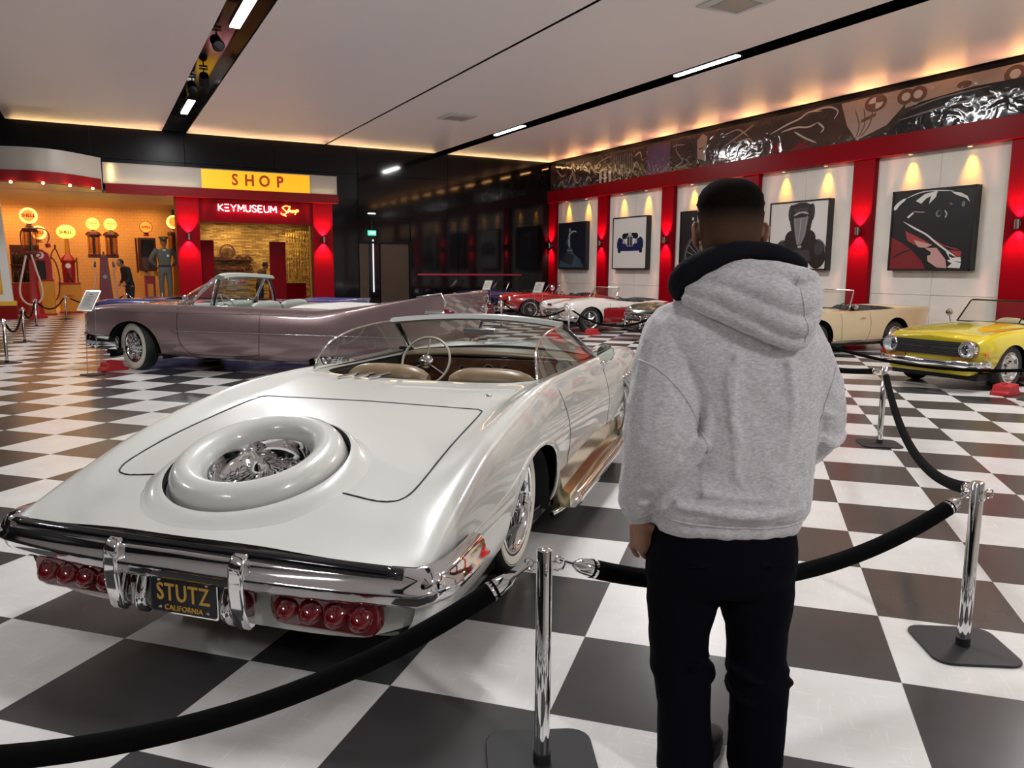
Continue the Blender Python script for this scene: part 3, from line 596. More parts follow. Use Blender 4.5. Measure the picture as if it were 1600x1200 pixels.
for k, (xx, yy) in enumerate(((-1.85, 25.42), (-1.09, 25.27), (-.46, 25.62), (.1, 26.22))):
    b = MB(); b.ball((xx, yy, 3.84), .035, 12, 8); b.build('bulb', MT['bulb'], cn); light('canopy_bulb_light', 'POINT', (xx, yy-.05, 3.78), 3, (1, .7, .35), shadow_soft_size=.04)
# pylon at the left edge
py = empty('entrance_pylon', (-2.55, 28.2, 0), 0, 'cream and yellow pylon with red foot at the left edge', 'pylon')
b = MB(); b.prism([(-.5, .55), (.33, .55), (.18, 3.86), (-.5, 3.86)], .3, frame((0, 0, 0), (1, 0, 0), (0, 0, 1))); b.build('panel', MT['white'], py, smooth=False)
b = MB(); b.prism([(-.5, .75), (.10, .75), (-.02, 3.86), (-.5, 3.86)], .01, frame((0, -.3, 0), (1, 0, 0), (0, 0, 1))); b.build('yellow_inset', mat('ochre enamel', (.7, .36, .03), .4), py, smooth=False)
b = MB(); b.box((-.5, -.34, 0), (.42, .02, .42)); b.build('foot', MT['fred'], py, smooth=False)
b = MB(); b.box((-.5, -.33, .42), (.41, .02, .55)); b.build('yellow_stripe', mat('yellow enamel', (.75, .45, .03), .4), py, smooth=False)
# light in the station and in the shop
for (x_, y_, p_, s_) in ((-2.6, 34.0, 60, 1.5), (0, 34.0, 60, 1.5), (2.0, 34.0, 30, .6)):
    light('station_wash', 'AREA', (x_, y_, 3.8), p_, (1, .40, .08), (x_, y_+.45, 0.8), shape='RECTANGLE', size=s_, size_y=.3)
light('station_fill', 'AREA', (-.6, 30.5, 3.8), 75, (1, .52, .22), (-.6, 30.5, 0), shape='RECTANGLE', size=4, size_y=2)
for (x_, y_, z_, p_) in ((4.6, 32.2, 3.2, 34), (6.6, 31.8, 3.2, 44), (5.4, 30, 3.3, 30)):
    light('shop_downlight', 'AREA', (x_, y_, z_), p_, (1, .66, .26), (x_, y_+.5, 0), shape='RECTANGLE', size=1.0, size_y=.3)
light('shop_spot', 'SPOT', (7.0, 31.0, 3.3), 140, (1, .7, .25), (7.5, 33, 2.2), spot_size=.9, spot_blend=.7, shadow_soft_size=.05)

# ------------------------------------------------------------------ petrol pumps
MT['pred'] = mat('old red enamel', (.36, .012, .02), .3, coat=.3); MT['pdark'] = mat('maroon enamel', (.13, .008, .022), .35, coat=.2); MT['pyel'] = mat('mustard enamel', (.62, .27, .02), .4); MT['prust'] = mat('dark brown enamel', (.09, .025, .015), .4)
MT['glo'] = mat('lit globe glass', (1, .8, .3), .3, emit=(1, .62, .13), es=2.4); MT['gloy'] = mat('lit yellow globe', (1, .9, .2), .3, emit=(1, .80, .10), es=1.6); MT['globo'] = mat('lit orange disc', (1, .4, .1), .3, emit=(1, .28, .03), es=1.3)
MT['letr'] = mat('red globe letters', (.5, .02, .01), .4); MT['letk'] = mat('dark globe letters', (.08, .03, .01), .4)
MT['pglass'] = thin_glass('pump glass', (.75, .55, .35), 1.0, .02, .08); MT['hosew'] = mat('cream hose', (.62, .45, .38), .5); MT['hoser'] = mat('red hose', (.12, .01, .01), .5)
FR = frame((0, 0, 0), (1, 0, 0), (0, 0, 1))      # a disc facing the viewer's side (-y)
def globe(r, z, rad, txt, kind, col='glo', tc='letr', x=0, ts=.17):
    M0 = frame((x, -.06, z), (1, 0, 0), (0, 0, 1))
    b = MB()
    if kind == 'disc': b.lathe([(.001, .07), (rad*.7, .06), (rad*.9, .03), (rad*.92, 0), (rad*.9, -.12), (.001, -.13)], 32, M0)
    else: b.ball((x, 0, z), rad, 28, 14, (1, .45, .86))
    g = b.build('globe', MT[col], r, angle=60)
    if kind == 'disc':
        b = MB(); b.lathe([(rad*.84, .02), (rad, .025), (rad, -.14), (rad*.84, -.13)], 32, M0); b.build('rim', MT['glo' if txt != 'ring' else 'pred'], g)
        if col != 'globo':
            b = MB(); b.lathe([(.001, .078), (rad*.70, .066), (rad*.72, .055)], 32, M0); b.build('globe_face', MT['globo'], g)
    dep = .085 if kind == 'disc' else .5*rad+.02-.06
    if txt not in ('ring', ''):
        b = MB(); b.text(txt, ts, .01, frame((x, -.06-dep if kind == 'disc' else -.46*rad-.015, z), (1, 0, 0), (0, 0, 1)), bold=.004); b.build('lettering', MT[tc], g, smooth=False)
    b = MB(); b.lathe([(.05, -rad-.10), (.11, -rad-.08), (.06, -rad*1.0-.02), (.10, -rad*.86), (.05, -rad*.84)], 20, Matrix.Translation((x, 0, z))); b.build('globe_neck', MT['pred'], r)
def cylglass(r, x, z0, z1, rad, filled=MT['prust']):
    b = MB(); b.lathe([(rad, z0), (rad, z1)], 28, Matrix.Translation((x, 0, 0))); b.build('glass_cylinder', MT['pglass'], r)
    b = MB(); b.cyl((x, 0, z0), (x, 0, z1), .03); 
    for k in range(10): b.box((x-.05, -.02, z0+.06+k*(z1-z0-.1)/10), (x+.05, .02, z0+.08+k*(z1-z0-.1)/10))
    b.build('gauge_rod', MT['black'], r)
    b = MB(); b.lathe([(rad+.03, z0-.05), (rad+.04, z0), (rad-.02, z0+.02)], 28, Matrix.Translation((x, 0, 0)))
    b.lathe([(rad-.02, z1-.02), (rad+.03, z1), (rad+.03, z1+.03), (.05, z1+.05)], 28, Matrix.Translation((x, 0, 0)))
    for k in range(6):
        a = k*PI/3+.3; b.cyl((x+(rad+.02)*math.cos(a), (rad+.02)*math.sin(a), z0-.03), (x+(rad+.02)*math.cos(a), (rad+.02)*math.sin(a), z1+.02), .009, n=6)
    b.build('cage', MT['pdark'], r)
# pump 1: tall visible pump with a white hose loop
p = empty('petrol_pump', (-1.68, 28.45, 0), 0, 'tall red visible pump with glass cylinder and hanging white hose loop', 'petrol pump')
globe(p, 3.12, .24, 'SHELL', 'disc', ts=.145)
b = MB(); b.lathe([(.22, 2.68), (.20, 2.74), (.09, 2.80), (.06, 2.88), (.1, 2.9)], 28); b.build('cap', MT['pdark'], p)
cylglass(p, 0, 2.02, 2.66, .19)
b = MB(); b.tube(smooth_path([(-.2, 0, 2.0), (-.25, 0, 2.3), (-.24, 0, 2.62), (-.14, 0, 2.72), (0, 0, 2.74)], 5), .018, 8); b.tube(smooth_path([(0, 0, 2.74), (.25, 0, 2.76), (.44, 0, 2.68), (.5, 0, 2.5), (.44, 0, 2.3)], 5), .018, 8); b.cyl((.44, 0, 2.3), (.46, .02, 2.18), .07); b.build('pipe', MT['pred'], p)
b = MB(); b.lathe([(.14, 1.96), (.1, 1.9), (.09, 1.84), (.13, 1.80)], 24); 
for k in range(4):
    a = k*PI/2+.4; b.tube([(.1*math.cos(a), .1*math.sin(a), 1.84), (.24*math.cos(a), .24*math.sin(a), 1.9), (.26*math.cos(a), .26*math.sin(a), 2.0)], .02, 6)
b.build('collar', MT['prust'], p)
b = MB(); b.lathe([(.30, 0), (.30, .05), (.24, .12), (.17, .5), (.14, .75), (.10, 1.3), (.095, 1.82)], 6); b.build('column', MT['pred'], p, angle=20)
b = MB(); b.tube(smooth_path([(-.14, -.2, 1.92), (-.24, -.22, 1.5), (-.36, -.24, .95), (-.33, -.24, .62), (-.16, -.24, .44), (.06, -.24, .46), (.2, -.24, .66), (.21, -.24, 1.0), (.10, -.22, 1.5), (.0, -.18, 1.95)], 6), .03, 10); b.build('hose', MT['hosew'], p)
# pump 2: mustard cabinet pump with clock face
p = empty('petrol_pump', (-1.53, 30.1, 0), 0, 'red pump with round clock face and mustard lower cabinet behind the tall one', 'petrol pump')
globe(p, 2.68, .22, 'SHELL', 'disc', ts=.12)
b = MB(); b.prism([(-.30, .9), (-.30, 1.7), (-.22, 2.02), (-.05, 2.14), (.05, 2.14), (.22, 2.02), (.30, 1.7), (.30, .9)], .45, FR, -.2); b.build('body', MT['pred'], p, bevel=.01, smooth=False)
b = MB(); b.box((-.13, -.26, 1.15), (.13, -.25, 1.78)); b.build('window', MT['black'], p)
b = MB(); b.cyl((0, -.25, 1.95), (0, -.28, 1.95), .11, n=24); b.build('dial', MT['white'], p)
b = MB(); b.box((-.32, -.3, .05), (.32, .24, 1.12)); b.build('cabinet', MT['pyel'], p, bevel=.015)
b = MB(); b.box((-.36, -.34, 0), (.36, .28, .05)); b.build('plinth', MT['pred'], p); b = MB(); b.box((-.33, -.31, 1.12), (.33, .25, 1.17)); b.build('top_band', MT['pred'], p)
b = MB(); b.tube(smooth_path([(.3, -.1, 1.9), (.42, -.12, 1.7), (.50, -.15, 1.2), (.45, -.2, .7), (.36, -.2, .5)], 6), .022, 8); b.build('hose', MT['hoser'], p)
# pump 3: flat yellow globe
p = empty('petrol_pump', (-.78, 31, 0), 0, 'short red and mustard pump under a flat glowing yellow globe', 'petrol pump')
b = MB(); b.ball((0, 0, 2.76), .29, 28, 14, (1, .4, .82)); g = b.build('globe', MT['gloy'], p)
b = MB(); b.text('SHELL', .15, .01, frame((.0, -.135, 2.74), (1, 0, 0), (0, 0, 1)), bold=.004); b.build('lettering', MT['letk'], g, smooth=False)
b = MB(); b.lathe([(.085, 2.02), (.06, 2.54)], 20); b.build('neck', MT['pyel'], p)
b = MB(); b.lathe([(.22, 1.72), (.24, 1.80), (.20, 1.88), (.12, 1.98), (.07, 2.04)], 28); b.lathe([(.18, 1.05), (.20, 1.4), (.2, 1.72)], 28); b.build('body', MT['pred'], p)
b = MB(); b.cyl((0, -.18, 1.62), (0, -.225, 1.62), .085, n=24); b.build('dial', MT['white'], p)
b = MB(); b.tube([(-.1, -.2, 1.1), (.02, -.22, 1.3), (-.06, -.22, 1.45)], .03, 6); b.tube([(.1, -.2, 1.1), (.0, -.22, 1.25)], .03, 6); b.cyl((.26, 0, 1.0), (.26, 0, 1.9), .02); b.build('fittings', MT['prust'], p)
b = MB(); b.tube(smooth_path([(-.2, 0, 1.75), (-.28, -.04, 2.0), (-.36, -.05, 2.18), (-.48, -.05, 2.0), (-.52, -.05, 1.6)], 5), .02, 8); b.cyl((-.36, -.05, 2.15), (-.35, -.05, 2.32), .03); b.build('hose', MT['hoser'], p)
b = MB(); b.box((-.32, -.25, .06), (.32, .25, 1.0)); b.build('cabinet', MT['pyel'], p, bevel=.02)
b = MB(); b.box((-.36, -.3, 0), (.36, .3, .06)); b.build('plinth', MT['pred'], p); b = MB(); b.box((-.33, -.27, 1.0), (.33, .27, 1.05)); b.build('top_band', MT['pred'], p)
b = MB(); b.text('SHELL', .12, .01, frame((0, -.262, .6), (1, 0, 0), (0, 0, 1))); b.build('lettering', MT['letr'], p, smooth=False)
# pump 4: twin cylinders
p = empty('petrol_pump', (.31, 31, 0), 0, 'maroon twin-cylinder pump with two round glowing globes', 'petrol pump')
for sx in (-.27, .27):
    b = MB(); b.lathe([(.001, .08), (.14, .07), (.19, .03), (.205, 0), (.19, -.05), (.001, -.07)], 30, frame((sx, 0, 3.05), (1, 0, 0), (0, 0, 1))); g = b.build('globe', MT['gloy'], p, angle=60)
    b = MB(); b.text('STERLING', .072, .01, frame((sx, -.088, 3.07), (1, 0, 0), (0, 0, 1)), bold=.002); b.ball((sx, -.085, 2.98), .02, 8, 6); b.build('lettering', MT['letk'], g, smooth=False)
    b = MB(); b.lathe([(.25, 2.66), (.25, 2.70), (.18, 2.78), (.07, 2.82), (.05, 2.86)], 6, Matrix.Translation((sx, 0, 0)), cap=True); b.build('cap', MT['pdark'], p, angle=20)
    cylglass(p, sx, 2.02, 2.62, .17)
    b = MB(); b.box((sx-.2, -.16, 1.90), (sx+.2, .16, 2.0)); b.build('tray', MT['prust'], p)
    s = 1 if sx > 0 else -1
    b = MB(); b.tube(smooth_path([(sx+.03*s, -.12, 1.86), (sx+.08*s, -.2, 1.6), (sx+.0*s, -.2, 1.4), (sx+.06*s, -.22, .9), (sx+.08*s, -.22, .35)], 6), .03, 8); b.build('hose', MT['hosew'], p)
    b = MB(); b.cyl((sx+.03*s, -.1, 1.75), (sx+.03*s, -.2, 1.6), .05); b.build('nozzle', MT['prust'], p)
b = MB(); b.lathe([(.40, 0), (.40, .06), (.36, .1), (.28, .8), (.19, 1.7), (.16, 1.95), (.05, 2.02), (.03, 2.12)], 4, Matrix.Rotation(PI/4, 4, 'Z')); b.build('column', MT['pdark'], p, angle=20)
b = MB(); b.cyl((0, -.17, 1.25), (0, -.215, 1.25), .07, n=20); b.build('badge', MT['dchrome'], p)
# pump 5: cabinet with round disc
p = empty('petrol_pump', (1.70, 31, 0), 0, 'pump with dark cabinet window, yellow band and round red-rimmed disc on top', 'petrol pump')
globe(p, 2.99, .21, 'ring', 'disc', col='globo')
b = MB(); b.text('SHELL', .11, .01, frame((0, -.145, 2.99), (1, 0, 0), (0, 0, 1)), bold=.004); b.build('lettering', MT['letr'], p, smooth=False)
b = MB(); b.box((-.30, -.2, 1.45), (.28, .2, 2.62)); b.build('cabinet', MT['prust'], p, bevel=.03)
b = MB(); b.box((-.2, -.215, 1.95), (.22, -.2, 2.55)); b.build('window', MT['black'], p)
b = MB(); b.tube([(-.34, -.1, 1.4), (-.36, -.1, 2.6)], .03, 8); b.tube(smooth_path([(-.2, -.25, 2.5), (-.24, -.3, 2.0), (-.2, -.3, 1.55), (-.05, -.25, 1.42)], 5), .025, 8); b.build('hose', MT['hoser'], p)
b = MB(); b.box((-.24, -.2, 1.28), (.30, .2, 1.44)); b.build('yellow_band', MT['pyel'], p)
b = MB(); b.box((-.15, -.16, .0), (.20, .16, 1.28)); b.box((-.3, -.25, 0), (.34, .25, .08)); b.build('column', MT['pred'], p, bevel=.01)
b = MB(); b.box((-.06, -.172, .45), (.12, -.16, 1.0)); b.build('yellow_stripe', MT['pyel'], p)
# pump 6, half hidden behind the pillar
p = empty('petrol_pump', (2.62, 31, 0), 0, 'pump half hidden behind the red shop pillar with a glowing globe', 'petrol pump')
globe(p, 3.2, .24, '', 'disc')
cylglass(p, -.05, 2.1, 2.75, .15)
b = MB(); b.lathe([(.26, 2.76), (.22, 2.84), (.08, 2.9)], 28); b.build('cap', MT['pdark'], p)
b = MB(); b.lathe([(.28, 0), (.26, .1), (.16, .9), (.12, 2.05)], 4, Matrix.Rotation(PI/4, 4, 'Z')); b.build('column', MT['pyel'], p, angle=20)
# bottle rack on the far left
ck = empty('bottle_rack', (-2.05, 31.2, 0), 0, 'red rack with dark shelves of bottles behind the left pylon', 'rack')
b = MB(); b.box((-.42, -.2, 0), (.42, .25, 1.04)); b.build('cabinet', MT['pred'], ck, smooth=False); b = MB(); b.box((-.42, .1, 1.05), (.42, .25, 2.3)); b.box((-.42, -.18, 1.62), (.42, .1, 1.66)); b.build('shelf', MT['prust'], ck, smooth=False)
for row, zz in enumerate((1.05, 1.66)):
    for k in range(6):
        bo = empty('oil_bottle', (-2.38+.13*k, 31.1, zz), 0, 'dark glass oil bottle, %s on the %s shelf of the red rack' % (['leftmost', 'second from left', 'third from left', 'third from right', 'second from right', 'rightmost'][k], 'upper' if row else 'lower'), 'bottle', 'oil bottles on the %s shelf of the red rack' % ('upper' if row else 'lower'))
        b = MB(); b.lathe([(.001, 0), (.045, 0), (.045, .2), (.018, .28), (.015, .33)], 12); b.build('glass', MT['blackgloss'], bo); b = MB(); b.lathe([(.02, .33), (.02, .37), (.001, .37)], 10); b.build('cap', MT['dchrome'], bo)
# plinth wall lamp row left
for k in range(2):
    pass
# shop contents
for (xx, lab) in ((3.46, 'tall red display panel on the left inside the shop'), (5.86, 'tall red display panel in the middle of the shop')):
    q = empty('display_panel', (xx, 29.3, 0), 0, lab, 'display panel', 'red display panels in the shop')
    b = MB(); b.box((-.25, -.08, 0), (.25 if xx < 5 else .3, .08, 2.53)); b.build('panel', MT['redgloss'], q, bevel=.01); b = MB(); b.box((-.3, -.2, 0), (.34, .2, .04)); b.build('foot', MT['black'], q)
for (zz, lab) in ((1.93, 'upper'), (1.45, 'lower')):
    b = MB(); b.box((4.1, 32.62, zz-.04), (5.62, 33, zz)); tag(b.build('wall_shelf', MT['prust'], smooth=False), '%s dark wall shelf on the stone wall of the shop' % lab, 'shelf')
def dial(x, z, r, lab):
    q = empty('wheel_clock', (x, 32.8, z), 0, lab, 'clock'); b = MB(); M0 = frame((0, 0, r), (1, 0, 0), (0, 0, 1)); b.lathe([(r, -.04), (r, .05), (r*.82, .05), (r*.82, -.04), (r, -.04)], 30, M0); b.build('rim', MT['prust'], q)
    b = MB()
    for k in range(8): a = PI*k/8; b.cyl((-r*.85*math.cos(a), 0, r-r*.85*math.sin(a)), (r*.85*math.cos(a), 0, r+r*.85*math.sin(a)), .012, n=6)
    b.cyl((0, -.06, r), (0, .02, r), r*.2); b.build('spokes', MT['prust'], q)
dial(4.66, 1.93, .29, 'large dark spoked wheel ornament on the upper shop shelf')
dial(5.46, 1.45, .13, 'small round ornament at the right end of the lower shop shelf')
def toy(x, z, s, lab, mt, g):
    q = empty('model_car', (x, 32.75, z), 0, lab, 'model car', g)
    b = MB(); b.prism([(-.2*s, .04*s), (.2*s, .04*s), (.2*s, .1*s), (.1*s, .13*s), (.05*s, .2*s), (-.1*s, .2*s), (-.14*s, .12*s), (-.2*s, .11*s)], .14*s, FR, -.07*s); b.build('body', mt, q, bevel=.01)
    for xx in (-.12, .12):
        b = MB(); b.cyl((xx*s, -.08*s, .05*s), (xx*s, .08*s, .05*s), .05*s, n=14); b.build('wheel', MT['black'], q)
toy(4.22, 1.93, .5, 'dark model car left of the wheel ornament on the upper shelf', MT['prust'], None); toy(5.1, 1.93, .8, 'dark model car just right of the wheel ornament', MT['prust'], None); toy(5.42, 1.93, .8, 'dark model car at the right end of the upper shelf', MT['prust'], None)
for k in range(3): toy(4.3+.4*k, 1.45, .9, 'dark model car on the lower shop shelf, %s of three' % ['left', 'middle', 'right'][k], MT['pdark'], 'model cars on the lower shop shelf')
# counter with a rack of keyrings
ct = empty('shop_counter', (6.5, 31.2, 0), 0, 'dark shop counter with glass top at the right of the shop', 'counter')
b = MB(); b.box((-.55, -.3, 0), (.75, .3, 1.0)); b.build('body', MT['redgloss'], ct, smooth=False); b = MB(); b.box((-.58, -.33, 1.0), (.78, .33, 1.04)); b.build('countertop', MT['brasstrim'], ct, smooth=False)
MT['brassy'] = mat('brass keyrings', (.7, .45, .12), .3, 1.0)
for k in range(8):
    x_ = 6.05+.14*k; z_ = 1.04; hgt = .25+.35*rng.random(); q = empty('souvenir_trophy', (x_, 31.1+.1*(k % 3), z_), 0, 'small brass souvenir on the shop counter, ' + ['leftmost', 'second from left', 'third from left', 'fourth from left', 'fourth from right', 'third from right', 'second from right', 'rightmost'][k], 'souvenir', 'brass souvenirs on the shop counter')
    b = MB(); b.lathe([(.001, 0), (.03, 0), (.01, .03), (.008, hgt*.5), (.03, hgt*.7), (.02, hgt), (.001, hgt)], 8); b.build('cup', MT['brassy'], q)
kr = empty('keyring_rack', (7.45, 32.6, 1.2), 0, 'tall wire rack full of brass keyrings against the stone wall', 'rack')
b = MB()
for k in range(12): b.cyl((-.55+.1*k, 0, 0), (-.55+.1*k, 0, 1.9), .008, n=5)
for k in range(8): b.cyl((-.55, 0, .1+.24*k), (.55, 0, .1+.24*k), .008, n=5)
b.build('wire_frame', MT['brassy'], kr)
b = MB()
for i in range(12):
    for j in range(8):
        if rng.random() < .8: x_ = -.55+.1*i; z_ = .05+.24*j; b.box((x_-.025, -.06, z_-.08), (x_+.02, -.04, z_+.02+.04*rng.random()))
tag(b.build('keyrings', MT['brassy'], kr, smooth=False), kind='stuff')

# ------------------------------------------------------------------ motor cars: body surfaces from a net of control points
def cr(P, n):
    # Catmull-Rom through P along axis 0, n steps per span
    P = np.asarray(P, float); m = len(P); out = []
    for i in range(m-1):
        p0 = P[max(i-1, 0)]; p1 = P[i]; p2 = P[i+1]; p3 = P[min(i+2, m-1)]
        if i == 0: p0 = 2*p1-p2
        if i == m-2: p3 = 2*p2-p1
        for k in range(n):
            t = k/n; out.append(0.5*((2*p1)+(-p0+p2)*t+(2*p0-5*p1+4*p2-p3)*t*t+(-p0+3*p1-3*p2+p3)*t**3))
    out.append(P[-1]); return np.array(out)
def cr_len(P, step):
    # Catmull-Rom with a number of steps per span set by the span length (axis 0)
    P = np.asarray(P, float); m = len(P); out = []
    for i in range(m-1):
        p0 = P[max(i-1, 0)] if i else 2*P[0]-P[1]; p1 = P[i]; p2 = P[i+1]; p3 = P[i+2] if i < m-2 else 2*P[-1]-P[-2]
        n = max(2, int(round(np.abs(p2-p1).max()/step)))
        for k in range(n):
            t = k/n; out.append(0.5*((2*p1)+(-p0+p2)*t+(2*p0-5*p1+4*p2-p3)*t*t+(-p0+3*p1-3*p2+p3)*t**3))
    out.append(P[-1]); return np.array(out)
def net(rows, K):
    # rows: (x, [(y, z) or (y, z, dx)...]) -> array [rows][K][3]
    A = []
    for x, pts in rows:
        assert len(pts) == K, (x, len(pts)); A.append([(x+(p[2] if len(p) > 2 else 0), p[0], p[1]) for p in pts])
    return np.array(A, float)
class Shell:
    def __init__(s, rows, K=9, step=.045, nk=6):
        G = cr_len(net(rows, K), step); G = np.swapaxes(cr(np.swapaxes(G, 0, 1), nk), 0, 1)
        G[:, -1, 1] = 0; s.H = G; s.NK = G.shape[1]
        Mi = G[:, ::-1, :].copy(); Mi[:, :, 1] *= -1; s.F = np.concatenate([G, Mi[:, 1:, :]], 1)
        F = s.F; du = np.gradient(F, axis=0); dv = np.gradient(F, axis=1); nn = np.cross(du, dv)
        nn /= (np.linalg.norm(nn, axis=2, keepdims=True)+1e-12)
        c = F.shape[1]//2
        if nn[F.shape[0]//2, c, 2] < 0: nn = -nn
        s.N = nn; s.top = s.H[:, int(.55*s.NK):].reshape(-1, 3); s.side = s.H[:, 2:int(.72*s.NK)].reshape(-1, 3)
    def ztop(s, x, y):
        P = s.top; d = (P[:, 0]-x)**2+(P[:, 1]-abs(y))**2; i = np.argpartition(d, 5)[:5]; w = 1/(d[i]+1e-6); return float((P[i, 2]*w).sum()/w.sum())
    def yside(s, x, z):
        P = s.side; d = (P[:, 0]-x)**2+(P[:, 2]-z)**2; i = np.argpartition(d, 5)[:5]; w = 1/(d[i]+1e-6); return float((P[i, 1]*w).sum()/w.sum())
    def build(s, root, mt, name='body_shell', arches=(), cockpit=None, splits=(), holes=()):
        F = s.F.copy(); a, b = F.shape[:2]; ins = np.zeros((a, b), bool)
        for (xc, zc, rx, rz) in arches:
            X = (F[..., 0]-xc)/rx; Z = (F[..., 2]-zc)/rz; side = (np.abs(F[..., 1]) > .45) & (np.abs(s.N[..., 1]) > .25)
            m1 = side & (Z >= 0) & (X*X+Z*Z < 1); m2 = side & (Z < 0) & (np.abs(X) < 1); ins |= m1 | m2
            d = np.sqrt(X*X+Z*Z)+1e-9
            snap = m1 | m2
            nx = np.where(Z >= 0, X/d, np.sign(X)); nz = np.where(Z >= 0, Z/d, Z)
            F[..., 0] = np.where(snap, xc+nx*rx, F[..., 0]); F[..., 2] = np.where(snap, zc+nz*rz, F[..., 2])
        if cockpit:
            xc, hx, hy, pw = cockpit[:4]; X = (s.F[..., 0]-xc)/hx; Y = s.F[..., 1]/hy; q = (np.abs(X)**pw+np.abs(Y)**pw)**(1/pw)
            m3 = (q < 1) & (s.N[..., 2] > .2) & (s.F[..., 2] > cockpit[4])
            ins |= m3; q = np.maximum(q, .05); qq = np.where(m3, q, 1)
            F[..., 0] = np.where(m3, xc+(s.F[..., 0]-xc)/qq, F[..., 0]); F[..., 1] = np.where(m3, s.F[..., 1]/qq, F[..., 1])
            for i, j in zip(*np.where(m3)):       # snapped rim keeps the height of the surface there
                if q[i, j] > .80: F[i, j, 2] = s.ztop(F[i, j, 0], F[i, j, 1])
        for hx_, hy_, hr_ in holes:
            ins |= ((s.F[..., 0]-hx_)**2+(s.F[..., 1]-hy_)**2 < hr_**2) & (s.N[..., 2] > .3)
        V = F.reshape(-1, 3); NN = s.N.reshape(-1, 3); faces = []; cen = []
        for i in range(a-1):
            for j in range(b-1):
                if ins[i, j] and ins[i+1, j] and ins[i+1, j+1] and ins[i, j+1]: continue
                faces.append((i*b+j, (i+1)*b+j, (i+1)*b+j+1, i*b+j+1)); cen.append((s.F[i, j]+s.F[i+1, j+1])/2)
        left = list(range(len(faces))); groups = []
        for (nm, mm, pred) in splits:
            sel = [k for k in left if pred(*cen[k])]; ss = set(sel); left = [k for k in left if k not in ss]; groups.append((nm, mm, sel))
        groups.append((name, mt, left)); res = {}
        c0 = V[faces[0][0]]; 
        for nm, mm, sel in groups:
            if not sel: continue
            used = sorted({v for k in sel for v in faces[k]}); mp = {v: n for n, v in enumerate(used)}
            me = bpy.data.meshes.new(nm); fs = [tuple(mp[v] for v in faces[k]) for k in sel]
            p = [Vector(V[v]) for v in faces[sel[len(sel)//2]]]; nrm = (p[1]-p[0]).cross(p[2]-p[0]); ref = Vector(NN[faces[sel[len(sel)//2]][0]])
            if nrm.dot(ref) < 0: fs = [f[::-1] for f in fs]
            me.from_pydata([tuple(V[v]) for v in used], [], fs); me.update(); me.polygons.foreach_set('use_smooth', [True]*len(fs))
            me.normals_split_custom_set_from_vertices([tuple(NN[v]) for v in used])
            me.materials.append(mm); o = bpy.data.objects.new(nm, me); COL.objects.link(o); o.parent = root; CH.setdefault(root.name, []).append(o); res[nm] = o
        return res
    def cap(s, root, mt, row=-1, name='nose_panel', push=0.0, n=20):
        R = s.H[row]; G = []
        for k in range(len(R)):
            x, y, z = R[k]; G.append([(x+push*(1-(2*t/n-1)**2)*(1 if row == -1 else -1), y*(1-2*t/n), z) for t in range(n+1)])
        b = MB(); b.grid(G); return b.build(name, mt, root, angle=180)
    def gap(s, root, pts, r=.004, closed=False, on='top', m=None, name='panel_gap', n=6, lift=0.0):
        P = smooth_path([(p[0], p[1], 0) for p in pts], n, closed); Q = []
        for p in P:
            if on == 'top': Q.append((p[0], p[1], s.ztop(p[0], p[1])+lift))
            else: y = s.yside(p[0], p[1])+lift; Q.append((p[0], on*y, p[1]))
        b = MB(); b.tube(Q, r, 6, closed); return b.build(name, m or MT['black'], root, angle=180)
def wells(root, arches, halfw, name='wheel_arch'):
    for (xc, zc, rx, rz) in arches:
        for sd in (1, -1):
            b = MB(); P = []
            for k in range(25):
                a = PI*k/24; P.append([(xc+rx*1.0*math.cos(a), sd*y, zc+rz*1.0*math.sin(a)) for y in (halfw-.03, halfw-.42)])
            P = [[(xc+rx, sd*(halfw-.03), .18), (xc+rx, sd*(halfw-.42), .18)]]+P+[[(xc-rx, sd*(halfw-.03), .18), (xc-rx, sd*(halfw-.42), .18)]]
            b.grid(P); ys = sd*(halfw-.42); b.add([p[1] for p in P], [tuple(range(len(P)))])
            b.build(name, MT['black'], root, angle=180)
